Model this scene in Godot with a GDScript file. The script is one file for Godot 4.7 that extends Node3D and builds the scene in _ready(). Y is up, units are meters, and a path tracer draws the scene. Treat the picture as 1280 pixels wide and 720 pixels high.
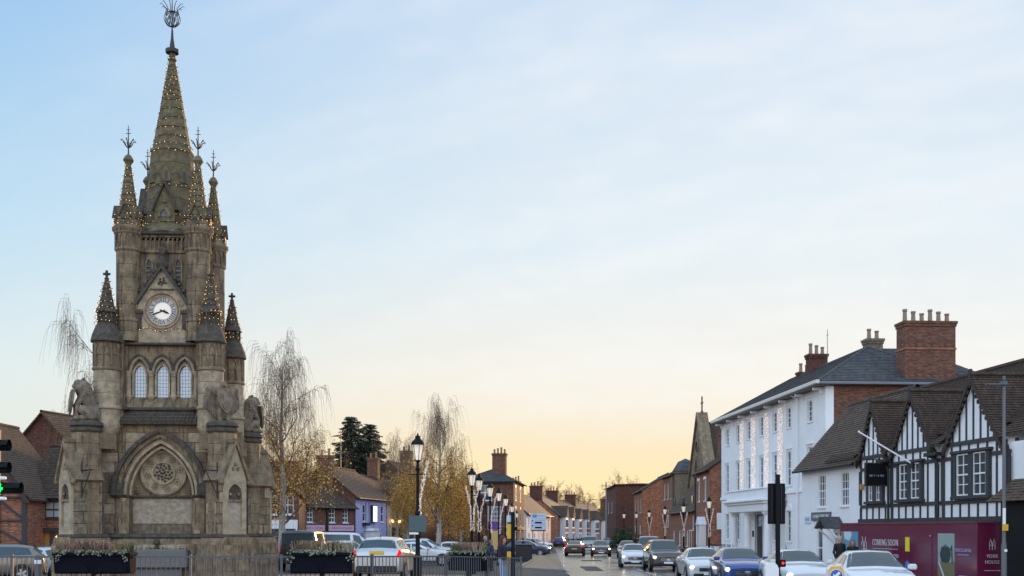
extends Node3D
# A market square at dusk: stone clock tower, parked cars and a street of old houses.
# Units are metres. The camera stands at x 0, z 0 and looks along -z; "dist" below is metres ahead of it (-z).

const EYE := 2.0

class M:
	# collects triangles; corners are given counter-clockwise as seen from outside
	var v := PackedVector3Array()
	var n := PackedVector3Array()
	var c := PackedColorArray()
	var col := Color.WHITE
	var t := Transform3D.IDENTITY
	func tri(a: Vector3, b: Vector3, d: Vector3) -> void:
		a = t * a; b = t * b; d = t * d
		var nn := (b - a).cross(d - a)
		if nn.length_squared() < 1e-16:
			return
		nn = nn.normalized()
		v.append(a); v.append(d); v.append(b)
		n.append(nn); n.append(nn); n.append(nn)
		c.append(col); c.append(col); c.append(col)
	func trin(a: Vector3, b: Vector3, d: Vector3, na: Vector3, nb: Vector3, nd: Vector3) -> void:
		v.append(t * a); v.append(t * d); v.append(t * b)
		n.append((t.basis * na).normalized()); n.append((t.basis * nd).normalized()); n.append((t.basis * nb).normalized())
		c.append(col); c.append(col); c.append(col)
	func quad(a: Vector3, b: Vector3, d: Vector3, e: Vector3) -> void:
		tri(a, b, d); tri(a, d, e)
	func quadn(a: Vector3, b: Vector3, d: Vector3, e: Vector3, na: Vector3, nb: Vector3, nd: Vector3, ne: Vector3) -> void:
		trin(a, b, d, na, nb, nd); trin(a, d, e, na, nd, ne)
	func box(x0: float, y0: float, z0: float, x1: float, y1: float, z1: float) -> void:
		var a := Vector3(x0, y0, z0); var b := Vector3(x1, y0, z0); var d := Vector3(x1, y1, z0); var e := Vector3(x0, y1, z0)
		var f := Vector3(x0, y0, z1); var g := Vector3(x1, y0, z1); var h := Vector3(x1, y1, z1); var i := Vector3(x0, y1, z1)
		quad(f, g, h, i); quad(b, a, e, d); quad(a, f, i, e); quad(g, b, d, h); quad(i, h, d, e); quad(a, b, g, f)
	func cbox(cx: float, cy: float, cz: float, sx: float, sy: float, sz: float) -> void:
		box(cx - sx / 2, cy - sy / 2, cz - sz / 2, cx + sx / 2, cy + sy / 2, cz + sz / 2)
	func bevel(x0: float, y0: float, z0: float, x1: float, y1: float, z1: float, r: float) -> void:
		# a box with chamfered edges: three crossing slabs joined by their hull
		var X := [x0, x0 + r, x1 - r, x1]; var Y := [y0, y0 + r, y1 - r, y1]; var Z := [z0, z0 + r, z1 - r, z1]
		quad(Vector3(X[1], Y[1], Z[3]), Vector3(X[2], Y[1], Z[3]), Vector3(X[2], Y[2], Z[3]), Vector3(X[1], Y[2], Z[3]))
		quad(Vector3(X[2], Y[1], Z[0]), Vector3(X[1], Y[1], Z[0]), Vector3(X[1], Y[2], Z[0]), Vector3(X[2], Y[2], Z[0]))
		quad(Vector3(X[3], Y[1], Z[2]), Vector3(X[3], Y[1], Z[1]), Vector3(X[3], Y[2], Z[1]), Vector3(X[3], Y[2], Z[2]))
		quad(Vector3(X[0], Y[1], Z[1]), Vector3(X[0], Y[1], Z[2]), Vector3(X[0], Y[2], Z[2]), Vector3(X[0], Y[2], Z[1]))
		quad(Vector3(X[1], Y[3], Z[2]), Vector3(X[2], Y[3], Z[2]), Vector3(X[2], Y[3], Z[1]), Vector3(X[1], Y[3], Z[1]))
		quad(Vector3(X[1], Y[0], Z[1]), Vector3(X[2], Y[0], Z[1]), Vector3(X[2], Y[0], Z[2]), Vector3(X[1], Y[0], Z[2]))
		for i in 2:
			for j in 2:
				var xo: float = X[3 * i]; var xi: float = X[1 + i]; var yo: float = Y[3 * j]; var yi: float = Y[1 + j]
				var zo: float = Z[3 * j]; var zi: float = Z[1 + j]; var yo2: float = Y[3 * i]; var yi2: float = Y[1 + i]
				_q(Vector3(xo, yi, Z[1]), Vector3(xo, yi, Z[2]), Vector3(xi, yo, Z[2]), Vector3(xi, yo, Z[1]), Vector3(i * 2 - 1, j * 2 - 1, 0))
				_q(Vector3(xo, Y[1], zi), Vector3(xo, Y[2], zi), Vector3(xi, Y[2], zo), Vector3(xi, Y[1], zo), Vector3(i * 2 - 1, 0, j * 2 - 1))
				_q(Vector3(X[1], yo2, zi), Vector3(X[2], yo2, zi), Vector3(X[2], yi2, zo), Vector3(X[1], yi2, zo), Vector3(0, i * 2 - 1, j * 2 - 1))
	func _q(a: Vector3, b: Vector3, d: Vector3, e: Vector3, out: Vector3) -> void:
		if (b - a).cross(d - a).dot(out) < 0:
			quad(e, d, b, a)
		else:
			quad(a, b, d, e)
	func prism(poly: PackedVector2Array, z0: float, z1: float, back := true) -> void:
		# polygon in x,y pushed out along z
		if Geometry2D.is_polygon_clockwise(poly):
			poly = poly.duplicate(); poly.reverse()
		var ix := Geometry2D.triangulate_polygon(poly)
		for k in range(0, ix.size(), 3):
			var a := poly[ix[k]]; var b := poly[ix[k + 1]]; var d := poly[ix[k + 2]]
			if (b - a).cross(d - a) < 0:
				var s := b; b = d; d = s
			tri(Vector3(a.x, a.y, z1), Vector3(b.x, b.y, z1), Vector3(d.x, d.y, z1))
			if back:
				tri(Vector3(a.x, a.y, z0), Vector3(d.x, d.y, z0), Vector3(b.x, b.y, z0))
		for k in poly.size():
			var a := poly[k]; var b := poly[(k + 1) % poly.size()]
			quad(Vector3(a.x, a.y, z0), Vector3(b.x, b.y, z0), Vector3(b.x, b.y, z1), Vector3(a.x, a.y, z1))
	func lathe(prof: Array, seg: int, cx := 0.0, cz := 0.0, turn := 0.0, smooth := true) -> void:
		# profile of (radius, height) from bottom to top
		var nn := []
		for k in prof.size():
			var p: Vector2 = prof[maxi(k - 1, 0)]; var q: Vector2 = prof[mini(k + 1, prof.size() - 1)]
			var d := (q - p).normalized()
			nn.append(Vector2(d.y, -d.x))
		for s in seg:
			var a0 := turn + TAU * s / seg; var a1 := turn + TAU * (s + 1) / seg
			var d0 := Vector3(sin(a0), 0, cos(a0)); var d1 := Vector3(sin(a1), 0, cos(a1))
			for k in prof.size() - 1:
				var p: Vector2 = prof[k]; var q: Vector2 = prof[k + 1]
				var A := Vector3(cx, p.y, cz) + d0 * p.x; var B := Vector3(cx, p.y, cz) + d1 * p.x
				var C := Vector3(cx, q.y, cz) + d1 * q.x; var D := Vector3(cx, q.y, cz) + d0 * q.x
				if smooth:
					var e := (q - p).normalized(); var f := Vector2(e.y, -e.x)
					var n0: Vector2 = nn[k] if f.dot(nn[k]) > 0.9 else f
					var n1: Vector2 = nn[k + 1] if f.dot(nn[k + 1]) > 0.9 else f
					quadn(A, B, C, D, d0 * n0.x + Vector3.UP * n0.y, d1 * n0.x + Vector3.UP * n0.y, d1 * n1.x + Vector3.UP * n1.y, d0 * n1.x + Vector3.UP * n1.y)
				else:
					quad(A, B, C, D)
	func tube(pts: Array, r0: float, r1: float, seg := 5) -> void:
		var last := []
		var lastn := []
		var up := Vector3(0.31, 0.2, 0.93)
		for k in pts.size():
			var p: Vector3 = pts[k]
			var d: Vector3 = (pts[mini(k + 1, pts.size() - 1)] - pts[maxi(k - 1, 0)]).normalized()
			var x := d.cross(up)
			if x.length_squared() < 1e-4:
				x = d.cross(Vector3.RIGHT)
			x = x.normalized(); var y := x.cross(d)
			var r := lerpf(r0, r1, float(k) / maxi(pts.size() - 1, 1))
			var ring := []; var rn := []
			for s in seg:
				var a := TAU * s / seg
				var o := x * cos(a) + y * sin(a)
				ring.append(p + o * r); rn.append(o)
			if k > 0:
				for s in seg:
					var s2 := (s + 1) % seg
					quadn(last[s], ring[s], ring[s2], last[s2], lastn[s], rn[s], rn[s2], lastn[s2])
			last = ring; lastn = rn
	func ball(p: Vector3, r: float, seg := 8, rings := 5, sq := Vector3.ONE) -> void:
		for i in rings:
			var b0 := -PI / 2 + PI * i / rings; var b1 := -PI / 2 + PI * (i + 1) / rings
			for s in seg:
				var a0 := TAU * s / seg; var a1 := TAU * (s + 1) / seg
				var A := Vector3(sin(a0) * cos(b0), sin(b0), cos(a0) * cos(b0)); var B := Vector3(sin(a1) * cos(b0), sin(b0), cos(a1) * cos(b0))
				var C := Vector3(sin(a1) * cos(b1), sin(b1), cos(a1) * cos(b1)); var D := Vector3(sin(a0) * cos(b1), sin(b1), cos(a0) * cos(b1))
				quadn(p + A * sq * r, p + B * sq * r, p + C * sq * r, p + D * sq * r, A / sq, B / sq, C / sq, D / sq)
	func bead(p: Vector3, r: float) -> void:
		# eight faces
		var a := p + Vector3(r, 0, 0); var b := p + Vector3(0, 0, r); var d := p - Vector3(r, 0, 0); var e := p - Vector3(0, 0, r)
		var f := p + Vector3(0, r, 0); var g := p - Vector3(0, r, 0)
		tri(b, a, f); tri(d, b, f); tri(e, d, f); tri(a, e, f); tri(a, b, g); tri(b, d, g); tri(d, e, g); tri(e, a, g)
	func bar(a: Vector3, b: Vector3, w: float, h: float) -> void:
		# a square bar from a to b
		var d := (b - a).normalized()
		var x := d.cross(Vector3.UP)
		if x.length_squared() < 1e-5:
			x = Vector3.RIGHT
		x = x.normalized() * w / 2; var y := x.cross(d).normalized() * h / 2
		var A := [a - x - y, a + x - y, a + x + y, a - x + y]; var B := [b - x - y, b + x - y, b + x + y, b - x + y]
		for k in 4:
			var j := (k + 1) % 4
			_q(A[k], A[j], B[j], B[k], (A[k] + A[j]) / 2 - a)
		_q(A[0], A[1], A[2], A[3], -d); _q(B[0], B[1], B[2], B[3], d)
	func mesh() -> ArrayMesh:
		var arr := []
		arr.resize(Mesh.ARRAY_MAX)
		arr[Mesh.ARRAY_VERTEX] = v; arr[Mesh.ARRAY_NORMAL] = n; arr[Mesh.ARRAY_COLOR] = c
		var me := ArrayMesh.new()
		if v.size():
			me.add_surface_from_arrays(Mesh.PRIMITIVE_TRIANGLES, arr)
		return me

var taken := {}
var mats := {}
var rng := RandomNumberGenerator.new()

func rnd(a: float, b: float) -> float:
	return rng.randf_range(a, b)

func numbered(called: String) -> String:
	taken[called] = taken.get(called, -1) + 1
	return called if taken[called] == 0 else "%s_%03d" % [called, taken[called]]

func thing(called: String, label: String, category: String, group := "", xf := Transform3D.IDENTITY) -> Node3D:
	var o := Node3D.new()
	o.name = numbered(called)
	o.transform = xf
	add_child(o)
	o.set_meta("label", label); o.set_meta("category", category)
	if group != "":
		o.set_meta("group", group)
	return o

func part(parent: Node, called: String, m: M, ma: Material) -> MeshInstance3D:
	return inst(parent, called, m.mesh(), ma)

func inst(parent: Node, called: String, me: Mesh, ma: Material) -> MeshInstance3D:
	var o := MeshInstance3D.new()
	o.name = called
	o.mesh = me
	o.material_override = ma
	parent.add_child(o, true)
	return o

func setting(called: String, m: M, ma: Material) -> MeshInstance3D:
	var o := part(self, called, m, ma)
	o.set_meta("kind", "structure")
	return o

func text(parent: Node, called: String, s: String, size: float, xf: Transform3D, ma: Material, serif := false, depth := 0.006) -> MeshInstance3D:
	var tm := TextMesh.new()
	var f := SystemFont.new()
	f.font_names = PackedStringArray(["Droid Serif" if serif else "Droid Sans"])
	tm.font = f; tm.text = s; tm.font_size = 48; tm.pixel_size = size / 48.0; tm.depth = depth
	tm.horizontal_alignment = HORIZONTAL_ALIGNMENT_CENTER; tm.vertical_alignment = VERTICAL_ALIGNMENT_CENTER
	var o := inst(parent, called, tm, ma)
	o.transform = xf
	return o

# ---------------------------------------------------------------- surfaces
func lin(r: float, g: float, b: float) -> Color:
	return Color(r, g, b).linear_to_srgb()

func mat(key: String, r: float, g: float, b: float, rough := 0.8, metal := 0.0) -> StandardMaterial3D:
	if mats.has(key):
		return mats[key]
	var m := StandardMaterial3D.new()
	m.resource_name = key
	m.albedo_color = lin(r, g, b); m.roughness = rough; m.metallic = metal
	mats[key] = m
	return m

func noise_bytes(size: int, freq: float, sd: int, oct := 4) -> PackedByteArray:
	var f := FastNoiseLite.new()
	f.seed = sd; f.frequency = freq; f.fractal_octaves = oct
	f.noise_type = FastNoiseLite.TYPE_SIMPLEX_SMOOTH
	return f.get_seamless_image(size, size).get_data()

func to_tex(size: int, d: PackedByteArray) -> ImageTexture:
	return ImageTexture.create_from_image(Image.create_from_data(size, size, false, Image.FORMAT_RGB8, d))

func mottle(size: int, f1: float, c0: Color, c1: Color, f2: float, grain: float, f3: float, stain: Color, thr: float, sd: int, stretch := 1) -> ImageTexture:
	# two tones blended by broad noise, fine grain on top, stained patches where the third noise is high
	var a := noise_bytes(size, f1, sd); var b := noise_bytes(size, f2, sd + 7, 2); var e := noise_bytes(size, f3, sd + 13)
	var d := PackedByteArray(); d.resize(size * size * 3)
	for y in size:
		for x in size:
			var i := y * size + x
			var k := a[i] / 255.0
			var yy := y if stretch == 1 else mini(y, size - 1 - y) / stretch
			var w := clampf(((e[yy * size + x] / 255.0) - thr) * 3.6, 0.0, 0.85)
			var g := 1.0 - grain * (b[i] / 255.0)
			var q := c0.lerp(c1, smoothstep(0.25, 0.75, k)).lerp(stain, w)
			d[i * 3] = int(clampf(q.r * g, 0, 1) * 255.0); d[i * 3 + 1] = int(clampf(q.g * g, 0, 1) * 255.0); d[i * 3 + 2] = int(clampf(q.b * g, 0, 1) * 255.0)
	return to_tex(size, d)

func coursed(size: int, cols: int, rows: int, tones: Array, joint: Color, jw: int, jh: int, sd: int, bond := 0.5) -> Array:
	# masonry or tiling too small in the picture to tell apart: colour and relief
	var r := RandomNumberGenerator.new(); r.seed = sd
	var b := noise_bytes(size, 0.06, sd, 3)
	var d := PackedByteArray(); d.resize(size * size * 3)
	var h := PackedByteArray(); h.resize(size * size * 3)
	var bw := size / float(cols); var bh := size / float(rows)
	var pick := []
	for k in cols * rows:
		var c: Color = tones[r.randi() % tones.size()]
		var s := r.randf_range(0.82, 1.12)
		pick.append(Color(c.r * s, c.g * s, c.b * s))
	for y in size:
		var row := int(y / bh)
		var yy := int(y - row * bh)
		for x in size:
			var xs := fposmod(x + (bond * bw if row % 2 == 1 else 0.0), size)
			var cl := int(xs / bw) % cols
			var xx := int(xs - cl * bw)
			var i := y * size + x
			var g := 0.82 + 0.3 * b[i] / 255.0
			var q: Color = pick[row * cols + cl]
			var top := 200 + int(40 * pick[row * cols + cl].g)
			if xx < jw or yy < jh:
				q = joint; top = 60
			d[i * 3] = int(clampf(q.r * g, 0, 1) * 255.0); d[i * 3 + 1] = int(clampf(q.g * g, 0, 1) * 255.0); d[i * 3 + 2] = int(clampf(q.b * g, 0, 1) * 255.0)
			h[i * 3] = top; h[i * 3 + 1] = top; h[i * 3 + 2] = top
	return [to_tex(size, d), to_tex(size, h)]

func tri_mat(key: String, tex: Texture2D, metres: float, rough := 0.85, relief: Texture2D = null, cm := 0.0, tint := Color.WHITE, world := false) -> StandardMaterial3D:
	var m := StandardMaterial3D.new()
	m.resource_name = key
	m.albedo_color = tint; m.albedo_texture = tex; m.roughness = rough
	m.uv1_triplanar = true; m.uv1_world_triplanar = world; m.uv1_triplanar_sharpness = 6.0
	m.uv1_scale = Vector3.ONE / metres
	if relief:
		m.heightmap_enabled = true; m.heightmap_texture = relief; m.heightmap_scale = cm
	mats[key] = m
	return m

func glow(key: String, c: Color, energy: float) -> StandardMaterial3D:
	if mats.has(key):
		return mats[key]
	var m := StandardMaterial3D.new()
	m.resource_name = key
	m.albedo_color = c; m.emission_enabled = true; m.emission = c; m.emission_energy_multiplier = energy
	mats[key] = m
	return m

func paint(key: String, r: float, g: float, b: float, metal := 0.0) -> StandardMaterial3D:
	var m := mat(key, r, g, b, 0.32, metal)
	m.clearcoat_enabled = true; m.clearcoat = 1.0; m.clearcoat_roughness = 0.04
	return m

func make_materials() -> void:
	var st := mottle(512, 0.008, lin(0.385, 0.283, 0.168), lin(0.24, 0.174, 0.104), 0.09, 0.34, 0.03, lin(0.10, 0.08, 0.06), 0.56, 3, 6)
	tri_mat("stone", st, 2.6, 0.92)
	tri_mat("stone_buff", mottle(512, 0.01, lin(0.574, 0.451, 0.287), lin(0.389, 0.31, 0.217), 0.1, 0.28, 0.015, lin(0.186, 0.155, 0.124), 0.66, 11), 2.2, 0.92)
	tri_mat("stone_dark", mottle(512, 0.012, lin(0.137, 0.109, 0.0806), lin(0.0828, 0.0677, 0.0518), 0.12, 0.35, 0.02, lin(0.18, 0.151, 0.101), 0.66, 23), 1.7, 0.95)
	tri_mat("stone_spire", mottle(512, 0.012, lin(0.25, 0.20, 0.10), lin(0.16, 0.128, 0.07), 0.12, 0.35, 0.02, lin(0.32, 0.27, 0.17), 0.66, 29), 1.9, 0.95)
	tri_mat("stone_grey", mottle(512, 0.014, lin(0.35, 0.268, 0.18), lin(0.22, 0.17, 0.118), 0.14, 0.35, 0.03, lin(0.13, 0.11, 0.09), 0.58, 31, 5), 1.9, 0.95)
	tri_mat("stone_slab", mottle(512, 0.01, lin(0.535, 0.446, 0.334), lin(0.402, 0.334, 0.245), 0.1, 0.2, 0.025, lin(0.253, 0.2, 0.141), 0.62, 37), 1.6, 0.9)
	tri_mat("granite", mottle(256, 0.15, lin(0.30, 0.295, 0.285), lin(0.19, 0.186, 0.18), 0.3, 0.4, 0.1, lin(0.11, 0.108, 0.105), 0.55, 41), 0.9, 0.75)
	tri_mat("iron", mottle(256, 0.05, lin(0.03, 0.033, 0.038), lin(0.02, 0.02, 0.022), 0.1, 0.2, 0.05, lin(0.05, 0.04, 0.03), 0.7, 43), 0.8, 0.5)
	var br := coursed(512, 8, 24, [lin(0.33, 0.115, 0.06), lin(0.27, 0.09, 0.05), lin(0.36, 0.15, 0.08), lin(0.21, 0.075, 0.045)], lin(0.25, 0.19, 0.14), 3, 3, 5)
	tri_mat("brick", br[0], 1.8, 0.9, br[1], 0.5)
	tri_mat("brick_dull", br[0], 1.8, 0.9, br[1], 0.5, Color(0.78, 0.80, 0.82))
	tri_mat("brick_dark", br[0], 1.8, 0.9, br[1], 0.5, Color(0.62, 0.58, 0.60))
	tri_mat("brick_orange", br[0], 1.8, 0.9, br[1], 0.5, Color(1.0, 0.98, 0.92))
	var ti := coursed(512, 12, 20, [lin(0.135, 0.082, 0.052), lin(0.10, 0.06, 0.04), lin(0.165, 0.095, 0.06), lin(0.09, 0.075, 0.05)], lin(0.035, 0.028, 0.022), 2, 5, 9)
	tri_mat("roof_tile", ti[0], 2.0, 0.9, ti[1], 1.2)
	tri_mat("roof_tile_dark", ti[0], 2.0, 0.9, ti[1], 1.2, Color(0.84, 0.80, 0.78))
	var sl := coursed(512, 8, 14, [lin(0.07, 0.07, 0.075), lin(0.055, 0.056, 0.06), lin(0.082, 0.08, 0.082), lin(0.08, 0.074, 0.064)], lin(0.03, 0.03, 0.034), 2, 4, 15)
	tri_mat("slate", sl[0], 2.4, 0.75, sl[1], 0.5)
	tri_mat("white_render", mottle(512, 0.006, lin(0.84, 0.845, 0.85), lin(0.81, 0.815, 0.82), 0.1, 0.03, 0.012, lin(0.74, 0.75, 0.75), 0.74, 51), 4.0, 0.75)
	tri_mat("cream_render", mottle(256, 0.01, lin(0.6, 0.52, 0.4), lin(0.5, 0.43, 0.33), 0.1, 0.08, 0.02, lin(0.4, 0.34, 0.27), 0.7, 53), 4.0, 0.8)
	tri_mat("lilac_render", mottle(256, 0.01, lin(0.45, 0.44, 0.74), lin(0.42, 0.41, 0.70), 0.1, 0.06, 0.02, lin(0.28, 0.28, 0.55), 0.7, 57), 4.0, 0.8)
	tri_mat("pink_render", mottle(256, 0.01, lin(0.78, 0.66, 0.70), lin(0.7, 0.6, 0.64), 0.1, 0.06, 0.02, lin(0.6, 0.52, 0.54), 0.7, 59), 4.0, 0.8)
	tri_mat("plaster", mottle(512, 0.01, lin(0.85, 0.85, 0.85), lin(0.81, 0.815, 0.82), 0.12, 0.04, 0.02, lin(0.72, 0.72, 0.71), 0.72, 61), 1.5, 0.85)
	tri_mat("timber", mottle(256, 0.03, lin(0.075, 0.078, 0.085), lin(0.045, 0.047, 0.052), 0.2, 0.35, 0.05, lin(0.1, 0.098, 0.095), 0.68, 63), 0.7, 0.75)
	tri_mat("old_wood", mottle(256, 0.03, lin(0.085, 0.062, 0.045), lin(0.05, 0.037, 0.028), 0.2, 0.3, 0.05, lin(0.11, 0.085, 0.06), 0.68, 65), 0.7, 0.8)
	tri_mat("asphalt", mottle(512, 0.006, lin(0.085, 0.083, 0.08), lin(0.06, 0.059, 0.058), 0.35, 0.4, 0.01, lin(0.045, 0.044, 0.044), 0.6, 67), 6.0, 0.62, null, 0.0, Color.WHITE, true)
	var road := tri_mat("wet_road", mottle(512, 0.006, lin(0.055, 0.054, 0.053), lin(0.042, 0.041, 0.041), 0.35, 0.25, 0.006, lin(0.032, 0.032, 0.032), 0.6, 71), 31.0, 1.0, null, 0.0, Color.WHITE, true)
	var rr := mottle(512, 0.008, Color(0.22, 0.22, 0.22), Color(0.3, 0.3, 0.3), 0.3, 0.1, 0.008, Color(0.16, 0.16, 0.16), 0.5, 73)
	road.roughness_texture = rr; road.roughness_texture_channel = BaseMaterial3D.TEXTURE_CHANNEL_RED
	var pv := coursed(512, 5, 10, [lin(0.34, 0.24, 0.165), lin(0.25, 0.18, 0.125), lin(0.40, 0.30, 0.21)], lin(0.10, 0.08, 0.06), 6, 6, 77)
	tri_mat("paving", pv[0], 2.4, 0.7, pv[1], 0.4, Color.WHITE, true)
	mats["paving"].metallic_specular = 0.15
	mats["asphalt"].metallic_specular = 0.25
	tri_mat("kerb_stone", mottle(256, 0.03, lin(0.3, 0.29, 0.27), lin(0.22, 0.21, 0.2), 0.2, 0.25, 0.05, lin(0.15, 0.145, 0.14), 0.66, 79), 1.0, 0.75, null, 0.0, Color.WHITE, true)
	tri_mat("road_paint", mottle(256, 0.04, lin(0.72, 0.72, 0.70), lin(0.6, 0.6, 0.58), 0.3, 0.25, 0.05, lin(0.3, 0.3, 0.29), 0.62, 83), 1.2, 0.6, null, 0.0, Color.WHITE, true)
	tri_mat("birch_bark", mottle(256, 0.03, lin(0.62, 0.6, 0.56), lin(0.45, 0.43, 0.4), 0.2, 0.2, 0.05, lin(0.06, 0.055, 0.05), 0.56, 85), 0.9, 0.85)
	mat("bark", 0.12, 0.088, 0.062, 0.9)
	mat("twig", 0.15, 0.095, 0.058, 0.85)
	var lf := mat("leaf", 1, 1, 1, 0.7)
	lf.vertex_color_use_as_albedo = true; lf.backlight_enabled = true; lf.backlight = Color(0.55, 0.55, 0.5)
	var vc := mat("tinted", 1, 1, 1, 0.85)
	vc.vertex_color_use_as_albedo = true
	mat("white_paint", 0.8, 0.8, 0.8, 0.45)
	mat("grey_paint", 0.12, 0.125, 0.13, 0.5)
	mat("black_paint", 0.008, 0.0085, 0.010, 0.5).metallic_specular = 0.25
	mat("galvanised", 0.095, 0.105, 0.115, 0.5, 0.4)
	mat("lead", 0.17, 0.18, 0.20, 0.6)
	var g := mat("window_glass", 0.07, 0.09, 0.105, 0.05, 0.3)
	g = mat("dark_glass", 0.10, 0.115, 0.13, 0.05, 0.4)
	g.clearcoat_enabled = true; g.clearcoat = 1.0; g.clearcoat_roughness = 0.02
	mat("car_glass", 0.06, 0.078, 0.085, 0.04, 0.3)
	g = mat("lantern_glass", 0.85, 0.83, 0.78, 0.25)
	g.emission_enabled = true; g.emission = Color(1.0, 0.93, 0.8); g.emission_energy_multiplier = 0.22
	g.backlight_enabled = true; g.backlight = Color(0.9, 0.9, 0.9)
	g = mat("tower_glass", 0.33, 0.4, 0.46, 0.12, 0.4)
	g.clearcoat_enabled = true; g.clearcoat = 1.0
	mat("clay_pot", 0.30, 0.17, 0.10, 0.9)
	mat("buff_pot", 0.27, 0.21, 0.15, 0.9)
	mat("rubber", 0.016, 0.016, 0.017, 0.75)
	mat("alloy", 0.45, 0.46, 0.47, 0.3, 0.8)
	mat("trim_black", 0.011, 0.011, 0.012, 0.5)
	mat("chrome", 0.6, 0.61, 0.62, 0.15, 0.95)
	mat("door_dark", 0.025, 0.026, 0.03, 0.4)

# ---------------------------------------------------------------- ground
func profile(d: float) -> float:
	# how far the ground lies below eye level, by distance
	var z := [0.0, 25.0, 36.0, 62.0, 106.0, 140.0, 180.0, 260.0, 900.0]
	var y := [1.95, 2.0, 2.1, 2.38, 2.5, 2.6, 2.8, 3.2, 3.4]
	for k in z.size() - 1:
		if d <= z[k + 1]:
			return lerpf(y[k], y[k + 1], (d - z[k]) / (z[k + 1] - z[k]))
	return 3.4

func gy(x: float, d: float) -> float:
	var b := smoothstep(-21.0, -16.0, x) * (1.0 - smoothstep(-3.0, 4.0, x)) * (1.0 - smoothstep(62.0, 95.0, d))
	return EYE - profile(d) + 0.3 * b

func spot(x: float, d: float, lift := 0.0) -> Vector3:
	return Vector3(x, gy(x, d) + lift, -d)

func facing(x: float, d: float, yaw_deg := 0.0, lift := 0.0) -> Transform3D:
	return Transform3D(Basis(Vector3.UP, deg_to_rad(yaw_deg)), spot(x, d, lift))

func front(xl: float, dl: float, xr: float, dr: float, y: float) -> Transform3D:
	# a frame for a facade: origin at its left foot, x to the right along it, z out of it
	var a := Vector3(xl, y, -dl); var b := Vector3(xr, y, -dr)
	var x := (b - a).normalized()
	return Transform3D(Basis(x, Vector3.UP, x.cross(Vector3.UP)), a)

# ---------------------------------------------------------------- building pieces (facade frame: x along, y up, z out)
func sheet(m: M, x0: float, y0: float, x1: float, y1: float, holes: Array, deep := 0.14) -> void:
	# a wall face with openings; their reveals go back by "deep"
	var xs := [x0, x1]; var ys := [y0, y1]
	for h: Rect2 in holes:
		xs.append(h.position.x); xs.append(h.end.x); ys.append(h.position.y); ys.append(h.end.y)
	xs.sort(); ys.sort()
	for i in xs.size() - 1:
		if xs[i + 1] - xs[i] < 1e-4:
			continue
		for j in ys.size() - 1:
			if ys[j + 1] - ys[j] < 1e-4:
				continue
			var mid := Vector2((xs[i] + xs[i + 1]) / 2, (ys[j] + ys[j + 1]) / 2)
			var open := false
			for h: Rect2 in holes:
				if h.has_point(mid):
					open = true
			if not open:
				m.quad(Vector3(xs[i], ys[j], 0), Vector3(xs[i + 1], ys[j], 0), Vector3(xs[i + 1], ys[j + 1], 0), Vector3(xs[i], ys[j + 1], 0))
	for h: Rect2 in holes:
		var a := h.position; var b := h.end
		m.quad(Vector3(a.x, a.y, -deep), Vector3(a.x, a.y, 0), Vector3(a.x, b.y, 0), Vector3(a.x, b.y, -deep))
		m.quad(Vector3(b.x, a.y, 0), Vector3(b.x, a.y, -deep), Vector3(b.x, b.y, -deep), Vector3(b.x, b.y, 0))
		m.quad(Vector3(a.x, a.y, -deep), Vector3(b.x, a.y, -deep), Vector3(b.x, a.y, 0), Vector3(a.x, a.y, 0))
		m.quad(Vector3(a.x, b.y, 0), Vector3(b.x, b.y, 0), Vector3(b.x, b.y, -deep), Vector3(a.x, b.y, -deep))

func shell(m: M, x0: float, y0: float, x1: float, y1: float, deep: float) -> void:
	# the other walls of a block behind its front sheet, and a lid
	m.quad(Vector3(x0, y0, -deep), Vector3(x0, y0, 0), Vector3(x0, y1, 0), Vector3(x0, y1, -deep))
	m.quad(Vector3(x1, y0, 0), Vector3(x1, y0, -deep), Vector3(x1, y1, -deep), Vector3(x1, y1, 0))
	m.quad(Vector3(x1, y0, -deep), Vector3(x0, y0, -deep), Vector3(x0, y1, -deep), Vector3(x1, y1, -deep))
	m.quad(Vector3(x0, y1, 0), Vector3(x1, y1, 0), Vector3(x1, y1, -deep), Vector3(x0, y1, -deep))

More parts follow.
